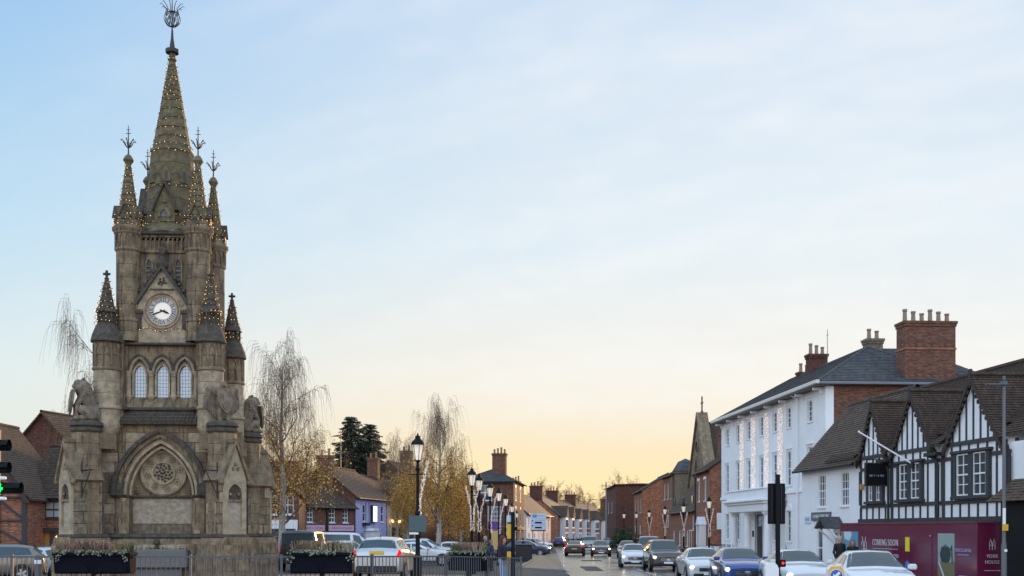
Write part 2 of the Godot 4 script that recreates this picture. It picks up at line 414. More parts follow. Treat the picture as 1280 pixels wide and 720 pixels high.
func window(b: Node, r: Rect2, cols: int, rows: int, fm: Material, gm: Material, z := -0.10, sill := true, frame := 0.06, bar := 0.028, sash := true) -> MeshInstance3D:
	var m := M.new()
	var x0 := r.position.x; var y0 := r.position.y; var x1 := r.end.x; var y1 := r.end.y
	m.box(x0, y0, z - 0.03, x0 + frame, y1, z + 0.04); m.box(x1 - frame, y0, z - 0.03, x1, y1, z + 0.04)
	m.box(x0 + frame, y0, z - 0.03, x1 - frame, y0 + frame, z + 0.04); m.box(x0 + frame, y1 - frame, z - 0.03, x1 - frame, y1, z + 0.04)
	for k in range(1, cols):
		var x := lerpf(x0 + frame, x1 - frame, k / float(cols))
		m.box(x - bar / 2, y0 + frame, z - 0.015, x + bar / 2, y1 - frame, z + 0.022)
	for k in range(1, rows):
		var y := lerpf(y0 + frame, y1 - frame, k / float(rows))
		var t := bar * (1.8 if sash and k == rows / 2 else 1.0)
		m.box(x0 + frame, y - t / 2, z - 0.015, x1 - frame, y + t / 2, z + (0.032 if sash and k == rows / 2 else 0.019))
	var w := part(b, "window", m, fm)
	if rows > 1 and sash:
		var ym := lerpf(y0 + frame, y1 - frame, (rows / 2) / float(rows))
		var g := M.new(); g.box(x0 + frame, ym, z - 0.02, x1 - frame, y1 - frame, z - 0.004); part(w, "pane", g, gm)
		g = M.new(); g.box(x0 + frame, y0 + frame, z - 0.028, x1 - frame, ym, z - 0.01); part(w, "pane", g, gm)
	else:
		var g := M.new(); g.box(x0 + frame, y0 + frame, z - 0.02, x1 - frame, y1 - frame, z - 0.004); part(w, "pane", g, gm)
	if sill:
		var s := M.new(); s.bevel(x0 - 0.07, y0 - 0.09, -0.08, x1 + 0.07, y0 - 0.002, 0.07, 0.012); part(w, "sill", s, fm)
	return w

func slope(m: M, a: Vector3, b: Vector3, c: Vector3, d: Vector3, gauge := 0.22, step := 0.025) -> void:
	# a roof slope from eave a-b to ridge d-c in overlapping courses
	var nn := (b - a).cross(c - a).normalized()
	var k := maxi(2, int(((c + d) / 2 - (a + b) / 2).length() / gauge))
	for i in k:
		var f := i / float(k); var g := (i + 1) / float(k)
		var p := a.lerp(d, f) + nn * step; var q := b.lerp(c, f) + nn * step
		var r := b.lerp(c, g); var s := a.lerp(d, g)
		m.quad(p, q, r, s)
		m.quad(a.lerp(d, f), b.lerp(c, f), q, p)

func gable_roof(m: M, x0: float, x1: float, ye: float, yr: float, zf: float, zb: float, gauge := 0.22) -> void:
	# ridge along x, midway between the eaves at zf and zb
	var zr := (zf + zb) / 2
	slope(m, Vector3(x0, ye, zf), Vector3(x1, ye, zf), Vector3(x1, yr, zr), Vector3(x0, yr, zr), gauge)
	slope(m, Vector3(x1, ye, zb), Vector3(x0, ye, zb), Vector3(x0, yr, zr), Vector3(x1, yr, zr), gauge)
	for s in [[x0, -1.0], [x1, 1.0]]:
		var x: float = s[0]
		m._q(Vector3(x, ye - 0.1, zf), Vector3(x, ye, zf), Vector3(x, yr, zr), Vector3(x, yr - 0.12, zr), Vector3(s[1], 0, 0))
		m._q(Vector3(x, ye - 0.1, zb), Vector3(x, ye, zb), Vector3(x, yr, zr), Vector3(x, yr - 0.12, zr), Vector3(s[1], 0, 0))
	m.quad(Vector3(x0, ye - 0.1, zf), Vector3(x1, ye - 0.1, zf), Vector3(x1, ye, zf), Vector3(x0, ye, zf))
	m.quad(Vector3(x0, yr - 0.12, zr), Vector3(x1, yr - 0.12, zr), Vector3(x1, ye - 0.1, zf), Vector3(x0, ye - 0.1, zf))
	m.quad(Vector3(x0, ye - 0.1, zb), Vector3(x1, ye - 0.1, zb), Vector3(x1, yr - 0.12, zr), Vector3(x0, yr - 0.12, zr))
	m.tube([Vector3(x0, yr + 0.02, zr), Vector3(x1, yr + 0.02, zr)], 0.11, 0.11, 6)

func hip_roof(m: M, x0: float, x1: float, ye: float, yr: float, zf: float, zb: float, gauge := 0.25) -> void:
	var zr := (zf + zb) / 2; var h := (zf - zb) / 2
	var a := Vector3(x0, ye, zf); var b := Vector3(x1, ye, zf); var c := Vector3(x1, ye, zb); var d := Vector3(x0, ye, zb)
	var e := Vector3(minf(x0 + h, (x0 + x1) / 2 - 0.01), yr, zr); var f := Vector3(maxf(x1 - h, (x0 + x1) / 2 + 0.01), yr, zr)
	slope(m, a, b, f, e, gauge); slope(m, c, d, e, f, gauge); slope(m, b, c, f, f, gauge); slope(m, d, a, e, e, gauge)
	for q in [[a, e], [b, f], [c, f], [d, e], [e, f]]:
		m.tube(q, 0.09, 0.09, 6)
	m.quad(d, c, b, a)

func chimney(b: Node, cx: float, cz: float, y0: float, y1: float, wx: float, wz: float, pots: int, bm: Material, pm: Material, along_x := true) -> MeshInstance3D:
	var m := M.new()
	m.box(cx - wx / 2, y0, cz - wz / 2, cx + wx / 2, y1 - 0.32, cz + wz / 2)
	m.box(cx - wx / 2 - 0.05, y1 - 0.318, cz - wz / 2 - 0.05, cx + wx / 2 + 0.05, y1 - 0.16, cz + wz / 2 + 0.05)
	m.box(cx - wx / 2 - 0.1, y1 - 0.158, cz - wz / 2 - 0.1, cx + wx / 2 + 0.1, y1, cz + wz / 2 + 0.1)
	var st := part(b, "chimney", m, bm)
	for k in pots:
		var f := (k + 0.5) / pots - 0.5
		var p := M.new()
		var hh := 0.55 + 0.12 * ((k * 7) % 3)
		p.lathe([Vector2(0.14, y1 - 0.01), Vector2(0.115, y1 + hh * 0.8), Vector2(0.145, y1 + hh * 0.84), Vector2(0.145, y1 + hh), Vector2(0.1, y1 + hh), Vector2(0.09, y1 + 0.1)], 10, cx + (f * wx if along_x else 0.0), cz + (0.0 if along_x else f * wz))
		part(st, "chimney_pot", p, pm)
	return st

func pipe(b: Node, called: String, pts: Array, r: float, ma: Material) -> void:
	var m := M.new(); m.tube(pts, r, r, 7); part(b, called, m, ma)

func door(b: Node, r: Rect2, dm: Material, fm: Material, z := -0.1) -> MeshInstance3D:
	var m := M.new()
	m.box(r.position.x, r.position.y, z - 0.05, r.end.x, r.end.y, z)
	for i in 2:
		for j in 2:
			var w := r.size.x / 2; var h := r.size.y / 2
			var x := r.position.x + w * i; var y := r.position.y + h * j
			m.box(x + w * 0.2, y + h * 0.12, z, x + w * 0.82, y + h * 0.88, z + 0.015)
	var d := part(b, "door", m, dm)
	var k := M.new(); k.ball(Vector3(r.position.x + r.size.x * 0.88, r.position.y + r.size.y * 0.47, z + 0.03), 0.035); part(d, "handle", k, mats["chrome"])
	var f := M.new()
	f.box(r.position.x - 0.09, r.position.y, -0.06, r.position.x, r.end.y + 0.09, 0.03); f.box(r.end.x, r.position.y, -0.06, r.end.x + 0.09, r.end.y + 0.09, 0.03); f.box(r.position.x, r.end.y, -0.06, r.end.x, r.end.y + 0.09, 0.029)
	part(d, "door_frame", f, fm)
	return d

# ---------------------------------------------------------------- the setting
func build_ground() -> void:
	var m := M.new()
	var xs := [-900.0, -300.0, -120.0, -70.0]
	for k in 46:
		xs.append(-46.0 + k * 2.0)
	xs.append_array([60.0, 120.0, 300.0, 900.0])
	var ds := [-60.0, 0.0]
	for k in 60:
		ds.append(10.0 + k * 3.0)
	ds.append_array([200.0, 230.0, 270.0, 340.0, 500.0, 900.0])
	for i in xs.size() - 1:
		for j in ds.size() - 1:
			m.quad(spot(xs[i], ds[j]), spot(xs[i + 1], ds[j]), spot(xs[i + 1], ds[j + 1]), spot(xs[i], ds[j + 1]))
	setting("ground", m, mats["asphalt"])

func edge_l(d: float) -> float:
	return curve_at(d, [0.0, 60.0, 115.0, 150.0, 185.0, 215.0, 250.0], [2.2, 2.9, 4.6, 5.8, 8.0, 14.0, 30.0])

func edge_r(d: float) -> float:
	return curve_at(d, [0.0, 40.0, 60.0, 115.0, 150.0, 185.0, 215.0, 250.0], [11.3, 11.3, 11.5, 13.2, 14.6, 17.5, 24.0, 41.0])

func curve_at(d: float, z: Array, y: Array) -> float:
	for k in z.size() - 1:
		if d <= z[k + 1]:
			var f: float = (d - z[k]) / (z[k + 1] - z[k])
			return lerpf(y[k], y[k + 1], f)
	return y[-1]

func ribbon(m: M, f0: Callable, f1: Callable, d0: float, d1: float, lift: float, step := 3.0) -> void:
	var n := maxi(1, int(ceil((d1 - d0) / step)))
	for k in n:
		var a := lerpf(d0, d1, k / float(n)); var b := lerpf(d0, d1, (k + 1) / float(n))
		m.quad(spot(f0.call(a), a, lift), spot(f1.call(a), a, lift), spot(f1.call(b), b, lift), spot(f0.call(b), b, lift))

func wallstrip(m: M, f: Callable, d0: float, d1: float, lift: float, side: float, step := 3.0) -> void:
	var n := maxi(1, int(ceil((d1 - d0) / step)))
	for k in n:
		var a := lerpf(d0, d1, k / float(n)); var b := lerpf(d0, d1, (k + 1) / float(n))
		m._q(spot(f.call(a), a, -0.05), spot(f.call(b), b, -0.05), spot(f.call(b), b, lift), spot(f.call(a), a, lift), Vector3(side, 0, 0))

func build_road() -> void:
	var m := M.new()
	for k in 6:
		var f := k / 6.0; var g := (k + 1) / 6.0
		ribbon(m, func(d): return lerpf(edge_l(d), edge_r(d), f), func(d): return lerpf(edge_l(d), edge_r(d), g), 0.0, 250.0, 0.012)
	setting("road", m, mats["wet_road"])
	# pavement and kerb on the hotel side
	m = M.new()
	for k in 4:
		var f := k / 4.0; var g := (k + 1) / 4.0
		ribbon(m, func(d): return edge_r(d) + 0.14 + 7.0 * f, func(d): return edge_r(d) + 0.14 + 7.0 * g, 5.0, 215.0, 0.12)
	setting("pavement", m, mats["paving"])
	m = M.new()
	ribbon(m, func(d): return edge_r(d), func(d): return edge_r(d) + 0.14, 5.0, 215.0, 0.125)
	wallstrip(m, func(d): return edge_r(d), 5.0, 215.0, 0.125, -1.0)
	setting("kerb", m, mats["kerb_stone"])
	# paved strip with kerbs on the square side
	m = M.new()
	ribbon(m, func(d): return lerpf(0.55, 1.55, clampf((d - 63.0) / 20.0, 0, 1)), func(d): return edge_l(d) - 0.15, 63.0, 114.0, 0.11)
	setting("pavement_001", m, mats["paving"])
	m = M.new()
	ribbon(m, func(d): return edge_l(d) - 0.15, func(d): return edge_l(d), 62.8, 114.0, 0.115)
	wallstrip(m, func(d): return edge_l(d), 62.8, 114.0, 0.115, 1.0)
	var inner := func(d): return lerpf(0.4, 1.4, clampf((d - 63.0) / 20.0, 0, 1))
	ribbon(m, inner, func(d): return inner.call(d) + 0.15, 62.8, 114.0, 0.18)
	wallstrip(m, inner, 62.8, 114.0, 0.18, -1.0)
	wallstrip(m, func(d): return inner.call(d) + 0.15, 62.8, 114.0, 0.18, 1.0)
	m.quad(spot(0.4, 62.8, -0.05), spot(edge_l(62.8), 62.8, -0.05), spot(edge_l(62.8), 62.8, 0.115), spot(0.4, 62.8, 0.115))
	m.quad(spot(0.4, 62.8, 0.116), spot(edge_l(62.8), 62.8, 0.116), spot(edge_l(63.05), 63.05, 0.116), spot(0.4, 63.05, 0.116))
	m.quad(spot(1.4, 113.6, 0.0), spot(edge_l(113.6), 113.6, 0.0), spot(edge_l(113.6), 113.6, 0.2), spot(1.4, 113.6, 0.2))
	setting("kerb_001", m, mats["kerb_stone"])
	# footway round the clock tower
	m = M.new()
	for i in 6:
		for j in 4:
			var x0 := -17.5 + i * 3.1; var d0 := 25.0 + j * 5.5
			m.quad(spot(x0, d0, 0.03), spot(x0 + 3.1, d0, 0.03), spot(x0 + 3.1, d0 + 5.5, 0.03), spot(x0, d0 + 5.5, 0.03))
	setting("footpath", m, mats["paving"])
	# small refuge in the middle of the road
	m = M.new()
	m.t = Transform3D(Basis(), spot(7.0, 30.0))
	var poly := PackedVector2Array()
	for k in 16:
		var a := TAU * k / 16
		poly.append(Vector2(cos(a) * 0.8 + 0.3, sin(a) * 0.8 + (6.0 if sin(a) > 0 else -6.0)))
	m.t = Transform3D(Basis(Vector3.RIGHT, -PI / 2), spot(7.0, 30.0))
	m.prism(poly, -0.1, 0.13)
	setting("kerb_002", m, mats["kerb_stone"])
	# painted lines
	m = M.new()
	var mid := func(d): return lerpf(edge_l(d), edge_r(d), 0.52)
	var d := 40.0
	while d < 180.0:
		ribbon(m, func(q): return mid.call(q) - 0.06, func(q): return mid.call(q) + 0.06, d, d + 4.0, 0.017)
		d += 6.0
	ribbon(m, func(q): return edge_r(q) - 0.5, func(q): return edge_r(q) - 0.4, 20.0, 150.0, 0.017)
	setting("road_markings", m, mats["road_paint"])
	# trench patches in the carriageway
	m = M.new()
	for q in [[4.2, 64.0, 1.1, 9.0], [8.8, 70.0, 0.9, 14.0], [5.4, 86.0, 1.6, 4.0], [7.4, 112.0, 1.2, 12.0], [9.6, 96.0, 0.8, 7.0]]:
		ribbon(m, func(e): return q[0] + (e - q[1]) * 0.02, func(e): return q[0] + q[2] + (e - q[1]) * 0.02, q[1], q[1] + q[3], 0.0145)
	setting("road_patches", m, mats["asphalt"])

func sky_image() -> ImageTexture:
	var w := 1024; var h := 512
	var f := FastNoiseLite.new(); f.seed = 5; f.frequency = 1.0; f.fractal_octaves = 5
	var f2 := FastNoiseLite.new(); f2.seed = 9; f2.frequency = 1.0; f2.fractal_octaves = 3
	var d := PackedFloat32Array(); d.resize(w * h * 3)
	var els := [0.0, 1.2, 4.0, 8.0, 14.0, 25.0, 45.0, 90.0]
	var near := [Vector3(0.455, 0.311, 0.106), Vector3(0.45, 0.32, 0.118), Vector3(0.456, 0.358, 0.19), Vector3(0.398, 0.377, 0.319), Vector3(0.264, 0.344, 0.398), Vector3(0.139, 0.253, 0.389), Vector3(0.175, 0.315, 0.475), Vector3(0.236, 0.396, 0.593)]
	var far := [Vector3(0.359, 0.37, 0.339), Vector3(0.363, 0.374, 0.348), Vector3(0.363, 0.388, 0.368), Vector3(0.332, 0.393, 0.402), Vector3(0.226, 0.334, 0.416), Vector3(0.12, 0.244, 0.398), Vector3(0.175, 0.325, 0.5), Vector3(0.236, 0.396, 0.593)]
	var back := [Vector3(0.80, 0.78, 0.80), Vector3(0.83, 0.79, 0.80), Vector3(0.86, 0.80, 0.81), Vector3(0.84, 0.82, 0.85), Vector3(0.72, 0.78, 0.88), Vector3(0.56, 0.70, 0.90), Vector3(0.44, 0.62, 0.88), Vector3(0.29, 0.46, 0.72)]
	var i := 0
	for y in h:
		var el := 90.0 - (y + 0.5) / h * 180.0
		var e := maxf(el, 0.0)
		var k := 0
		while k < els.size() - 2 and e > els[k + 1]:
			k += 1
		var t: float = (e - els[k]) / (els[k + 1] - els[k])
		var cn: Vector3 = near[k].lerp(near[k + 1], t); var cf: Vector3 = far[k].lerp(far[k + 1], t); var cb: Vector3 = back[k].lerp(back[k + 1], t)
		var ce := cos(deg_to_rad(el))
		for x in w:
			var az := wrapf((x + 0.5) / w * 360.0, -180.0, 180.0)
			var off := absf(wrapf(az - 7.0, -180.0, 180.0))
			var warm := 1.0 - smoothstep(6.0, 38.0, off)
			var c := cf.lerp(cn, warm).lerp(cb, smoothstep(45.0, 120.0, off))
			# the pale veil of high cloud towards the sunset's bright side
			var a := deg_to_rad(az)
			var p := Vector3(sin(a) * ce, sin(deg_to_rad(el)), -cos(a) * ce)
			if el > 0.0:
				var q := Vector3(p.x, p.y, p.z) / (p.y + 0.25)
				var wisp := clampf(0.5 + 0.6 * f.get_noise_3d(q.x * 1.6 + q.z * 0.9, q.z * 5.5 - q.x * 2.4, 3.0) + 0.45 * f2.get_noise_3d(q.x * 6.0 + q.z * 3.0, q.z * 22.0 - q.x * 9.0, 7.0), 0.0, 1.0)
				var veil := (1.0 - smoothstep(15.0, 70.0, absf(wrapf(az - 30.0, -180.0, 180.0)))) * smoothstep(1.0, 7.0, el) * 0.62
				var hi := smoothstep(0.45, 0.95, wisp) * 0.08 * smoothstep(1.0, 9.0, el)
				c = c.lerp(Vector3(0.475, 0.47, 0.465), clampf(veil * (0.75 + 0.3 * wisp) + hi * 0.45, 0.0, 0.9))
			else:
				c = Vector3(0.16, 0.15, 0.14)
			d[i] = c.x; d[i + 1] = c.y; d[i + 2] = c.z
			i += 3
	return ImageTexture.create_from_image(Image.create_from_data(w, h, false, Image.FORMAT_RGBF, d.to_byte_array()))

# ---------------------------------------------------------------- buildings on the hotel side
func hotel() -> void:
	var y0 := gy(17.0, 78.0) - 0.1
	var xf := front(16.83, 90.0, 18.47, 66.0, y0)
	var b := thing("hotel", "long three storey white rendered hotel with pillared porch and slate roof", "building", "", xf)
	var W := 24.06; var H := 11.0; var D := 10.0
	var white: Material = mats["white_render"]; var wp: Material = mats["white_paint"]
	var xs := [1.9, 5.0, 7.94, 11.15, 14.3, 17.3, 21.4]
	var holes := []
	var wins := []
	for x in xs:
		var r3 := Rect2(x - 0.5, 9.15, 1.0, 1.3); var r2 := Rect2(x - 0.52, 5.4, 1.04, 2.2)
		holes.append(r3); holes.append(r2); wins.append([r3, 2, 4]); wins.append([r2, 2, 4])
		if not (x > 10.0 and x < 12.0):
			var r1 := Rect2(x - 0.5, 1.75, 1.0, 2.0)
			holes.append(r1); wins.append([r1, 2, 4])
	var dr := Rect2(9.55, 0.5, 1.9, 3.1)
	holes.append(dr)
	var m := M.new()
	sheet(m, 0, -0.6, W, H, holes, 0.16)
	shell(m, 0, -0.6, W - 0.35, H, 5.0)
	m.quad(Vector3(W, -0.6, 0), Vector3(W, -0.6, -0.5), Vector3(W, H, -0.5), Vector3(W, H, 0))
	part(b, "wall", m, white)
	for w in wins:
		var o := window(b, w[0], w[1], w[2], wp, mats["window_glass"], -0.11, true, 0.055, 0.03)
		var r: Rect2 = w[0]
		var s := M.new()
		s.box(r.position.x - 0.16, r.position.y, 0.002, r.position.x - 0.02, r.end.y + 0.15, 0.05); s.box(r.end.x + 0.02, r.position.y, 0.002, r.end.x + 0.16, r.end.y + 0.15, 0.05)
		if w[0].position.y > 4.0:
			s.box(r.position.x - 0.2, r.end.y + 0.151, 0.002, r.end.x + 0.2, r.end.y + 0.25, 0.09)
		else:
			var p := PackedVector2Array()
			for k in 9:
				p.append(Vector2(r.position.x + 0.5 + cos(PI * k / 8) * 0.66, r.end.y + 0.0 + sin(PI * k / 8) * 0.42))
			s.prism(p, 0.002, 0.055)
		part(o, "surround", s, white)
	# string course, plinth, eaves
	m = M.new(); m.bevel(-0.03, 4.85, 0.002, W + 0.03, 5.05, 0.1, 0.02); m.bevel(-0.03, 5.051, 0.002, W + 0.03, 5.13, 0.06, 0.02); part(b, "string_course", m, white)
	m = M.new(); m.bevel(-0.03, -0.55, 0.002, 9.4, 0.55, 0.07, 0.02); m.bevel(12.8, -0.55, 0.002, W + 0.02, 0.55, 0.07, 0.02); part(b, "plinth", m, white)
	m = M.new(); m.box(-0.45, H - 0.02, -0.1, W + 0.45, H + 0.06, 0.72); part(b, "shaded_soffit", m, mats["trim_black"])  # black colour stands in for the shadow under the eaves
	m = M.new(); m.bevel(-0.5, H + 0.061, 0.5, W + 0.5, H + 0.3, 0.78, 0.04); part(b, "gutter", m, plain("gutter", 0.62, 0.6, 0.52))
	for k in 8:
		m = M.new(); m.box(0.4 + k * 3.3, H - 0.42, 0.002, 0.52 + k * 3.3, H - 0.03, 0.18); m.box(0.4 + k * 3.3, H - 0.2, 0.18, 0.52 + k * 3.3, H - 0.03, 0.6); part(b, "bracket", m, wp)
	pipe(b, "drainpipe", [Vector3(19.3, H, 0.55), Vector3(19.3, H - 0.25, 0.14), Vector3(19.3, 4.0, 0.14), Vector3(19.3, 0.0, 0.14)], 0.06, wp)
	# roofs
	m = M.new()
	hip_roof(m, -0.5, W + 0.4, H + 0.25, H + 3.05, 0.6, -9.2)
	part(b, "roof", m, mats["slate"])
	m = M.new()
	var e := H + 0.27
	slope(m, Vector3(W + 0.4, e, -3.5), Vector3(W + 0.4, e, -10.6), Vector3(W - 5.0, e + 2.8, -7.5), Vector3(W - 5.0, e + 2.8, -4.2), 0.25)
	slope(m, Vector3(13.6, e, -10.6), Vector3(13.6, e, -3.5), Vector3(W - 5.0, e + 2.8, -4.2), Vector3(W - 5.0, e + 2.8, -7.5), 0.25)
	slope(m, Vector3(W + 0.4, e, -10.6), Vector3(13.6, e, -10.6), Vector3(W - 5.0, e + 2.8, -7.5), Vector3(W - 5.0, e + 2.8, -7.5), 0.25)
	part(b, "wing_roof", m, mats["slate"])
	m = M.new(); m.box(14.0, -0.6, -10.2, W - 0.001, H + 0.22, -0.502); part(b, "side_wall", m, mats["brick_dull"])
	m = M.new(); m.bevel(W, H + 0.05, -10.6, W + 0.5, H + 0.22, 0.5, 0.03); part(b, "side_gutter", m, mats["lead"])
	var st := chimney(b, W - 0.6, -6.35, H - 0.2, H + 3.9, 1.2, 3.1, 6, mats["brick_dull"], mats["buff_pot"], false)
	m = M.new(); m.box(W - 1.24, H + 2.2, -7.94, W + 0.04, H + 2.32, -4.76); part(st, "chimney_band", m, mats["brick"])
	chimney(b, 9.8, -4.4, H + 2.0, H + 4.1, 0.8, 1.3, 3, mats["brick_dark"], mats["buff_pot"], false)
	chimney(b, 19.2, -4.8, H + 2.4, H + 3.6, 0.8, 1.0, 2, mats["stone_grey"], mats["buff_pot"], false)
	chimney(b, 6.4, -4.6, H + 2.2, H + 3.3, 0.5, 0.9, 2, mats["brick_dark"], mats["buff_pot"], false)
	m = M.new(); m.tube([Vector3(11.5, H + 3.0, -4.6), Vector3(11.5, H + 5.6, -4.6)], 0.03, 0.02, 5); m.bar(Vector3(11.2, H + 5.2, -4.6), Vector3(11.8, H + 5.2, -4.6), 0.02, 0.02); part(b, "aerial", m, mats["grey_paint"])
	# porch
	var px0 := 7.4; var px1 := 16.7; var pz := 1.5
	m = M.new()
	m.bevel(px0, 3.75, 0.07, px1, 4.25, pz, 0.02); m.bevel(px0 - 0.12, 4.251, 0.11, px1 + 0.12, 4.42, pz + 0.14, 0.03); m.bevel(px0 - 0.26, 4.421, 0.12, px1 + 0.26, 4.58, pz + 0.3, 0.03); m.bevel(px0 - 0.05, 4.581, 0.12, px1 + 0.05, 5.2, pz + 0.02, 0.03); m.bevel(px0 - 0.1, 5.201, 0.12, px1 + 0.1, 5.32, pz + 0.1, 0.03)
	part(b, "porch_entablature", m, white)
	for x in [7.95, 11.4, 16.2]:
		m = M.new()
		m.box(x - 0.32, 0.0, pz - 0.72, x + 0.32, 0.35, pz - 0.08)
		m.lathe([Vector2(0.31, 0.35), Vector2(0.31, 0.45), Vector2(0.25, 0.5), Vector2(0.25, 1.4), Vector2(0.215, 3.45), Vector2(0.27, 3.5), Vector2(0.29, 3.6)], 16, x, pz - 0.4)
		m.box(x - 0.31, 3.6, pz - 0.71, x + 0.31, 3.749, pz - 0.09)
		part(b, "column", m, white)
	m = M.new()
	for k in 3:
		m.box(px0 - 0.3 - 0.3 * (2 - k), -0.45 + 0.16 * k, 0.08, px1 + 0.3 + 0.3 * (2 - k), -0.29 + 0.16 * k, pz + 0.2 + 0.32 * (2 - k))
	part(b, "porch_step", m, mats["stone_grey"])
	var dd := door(b, dr, mats["door_dark"], wp, -0.14)
	m = M.new(); m.box(9.75, 2.75, -0.13, 11.3, 3.5, -0.11); part(dd, "fanlight", m, mats["dark_glass"])
	for k in 3:
		m = M.new()
		var a := 0.2 + k * 2.5 if k < 3 else 16.0
		for j in 10:
			m.box(a + j * 0.22, 0.55, 0.9, a + j * 0.22 + 0.025, 1.35, 0.925)
		m.box(a, 1.35, 0.89, a + 2.2, 1.39, 0.935)
		part(b, "area_railing", m, mats["iron"])
	m = M.new()
	for x in [0.1, 2.6, 5.1, 7.0]:
		m.bevel(x - 0.3, -0.4, 0.6, x + 0.3, 1.2, 1.2, 0.04)
	m.bevel(0.0, -0.4, 0.8, 7.2, 0.55, 1.0, 0.03)
	part(b, "forecourt_wall", m, white)
	m = M.new(); m.box(8.9, 2.0, 0.002, 9.25, 2.45, 0.05); part(b, "name_plate", m, mats["door_dark"])
	# curtains of small lamps hung between the upper windows
	var lamps := ["nearest the church end", "second from the church end", "second from the drainpipe", "nearest the drainpipe"]
	var wire := mat("lamp_wire", 0.78, 0.72, 0.69, 0.6)
	var k2 := 0
	for x in [6.47, 9.55, 12.7, 15.8]:
		var c := thing("light_curtain", "hanging curtain of tiny warm lights on the white hotel, %s" % lamps[k2], "christmas lights", "light curtains on the white hotel", xf)
		var wm := M.new(); var bm := M.new()
		for s in 9:
			var sx: float = x - 0.48 + s * 0.12
			wm.tube([Vector3(sx, 10.6, 0.12), Vector3(sx + 0.02, 8.0, 0.1), Vector3(sx - 0.015, 5.5, 0.12)], 0.01, 0.01, 4)
			for j in 40:
				if rnd(0, 1) < 0.78:
					bm.bead(Vector3(sx + rnd(-0.05, 0.05), 5.5 + 5.1 * (j + rnd(0, 0.8)) / 40.0, 0.135 + rnd(0, 0.03)), rnd(0.018, 0.034))
		part(c, "wire", wm, wire)
		part(c, "bulbs", bm, glow("curtain_lamp", Color(1.0, 0.9, 0.82), 0.38)).set_meta("kind", "stuff")
		k2 += 1

func plain(key: String, r: float, g: float, b: float) -> Material:
	return mat(key, r, g, b, 0.7)

func white_cottage() -> void:
	var y0 := gy(15.0, 54.0) + 0.05
	var xf := front(14.84, 57.3, 15.6, 50.02, y0)
	var b := thing("white_cottage", "low white rendered cottage with brown tiled roof between hotel and timber framed house", "building", "", xf)
	var W := 7.3; var H := 5.4
	var r := [Rect2(2.2, 3.35, 0.95, 1.55), Rect2(5.0, 3.35, 0.95, 1.55), Rect2(2.0, 0.3, 0.75, 2.1), Rect2(4.4, 0.1, 0.9, 2.0)]
	var m := M.new()
	sheet(m, 0, -0.6, W, H, r, 0.14); shell(m, 0, -0.6, W, H, 5.2)
	m.t = Transform3D(Basis(Vector3.UP, -PI / 2), Vector3(0, 0, 0))
	m.prism(PackedVector2Array([Vector2(-5.2, H), Vector2(0, H), Vector2(-2.6, H + 3.1)]), -0.2, 0.0)
	m.t = Transform3D.IDENTITY
	part(b, "wall", m, mats["white_render"])
	for k in 2:
		window(b, r[k], 3, 4, mats["white_paint"], mats["dark_glass"], -0.09, true, 0.05, 0.03)
	window(b, r[2], 1, 2, mats["white_paint"], mats["dark_glass"], -0.09, true, 0.06, 0.03)
	door(b, r[3], mats["white_paint"], mats["white_paint"])
	m = M.new(); gable_roof(m, -0.25, W + 0.1, H - 0.12, H + 3.25, 0.35, -5.55, 0.16); part(b, "roof", m, mats["roof_tile"])
	pipe(b, "gutter", [Vector3(-0.25, H - 0.22, 0.4), Vector3(W, H - 0.22, 0.4)], 0.07, mats["trim_black"])
	# porch hood
	m = M.new()
	m.prism(PackedVector2Array([Vector2(4.1, 2.32), Vector2(4.85, 2.85), Vector2(5.6, 2.32), Vector2(5.45, 2.28), Vector2(4.85, 2.70), Vector2(4.25, 2.28)]), 0.01, 0.95)
	part(b, "porch_hood", m, mats["slate"])
	for s in [4.3, 5.4]:
		m = M.new(); m.bar(Vector3(s, 1.6, 0.03), Vector3(s, 2.28, 0.8), 0.07, 0.07); part(b, "porch_bracket", m, mats["white_paint"])
	m = M.new(); m.bevel(1.5, 2.68, 0.01, 3.9, 3.1, 0.10, 0.015)
	var s := part(b, "shop_sign", m, mats["grey_paint"])
	scrawl(s, "lettering", 1.7, 3.75, 2.82, 0.15, 0.101, mats["white_paint"], 21)
	m = M.new(); m.bevel(0.45, 2.55, 0.01, 1.3, 2.95, 0.05, 0.01)
	s = part(b, "small_sign", m, mat("pale_blue", 0.6, 0.66, 0.75, 0.6))
	text(s, "lettering", "HOTEL", 0.2, Transform3D(Basis(), Vector3(0.88, 2.75, 0.055)), mat("sign_blue", 0.1, 0.2, 0.45, 0.6))

func sash_pair(b: Node, x: float, y: float, w: float, h: float, cols: int) -> void:
	var fr := M.new()
	for k in 3:
		fr.box(x + k * w / 2 - 0.11 * (1.0 if k == 1 else 0.5) - 0.05, y - 0.02, 0.005, x + k * w / 2 + 0.11 * (1.0 if k == 1 else 0.5) + 0.05, y + h + 0.02, 0.13)
	fr.bevel(x - 0.2, y - 0.14, 0.005, x + w + 0.2, y - 0.021, 0.2, 0.015); fr.bevel(x - 0.22, y + h + 0.021, 0.005, x + w + 0.22, y + h + 0.13, 0.2, 0.015)
	var c := part(b, "window_casing", fr, mats["timber"])
	for k in 2:
		window(b, Rect2(x + k * w / 2 + 0.125, y, w / 2 - 0.25, h), cols, 4, mats["white_paint"], mats["window_glass"], 0.06, false, 0.045, 0.03)

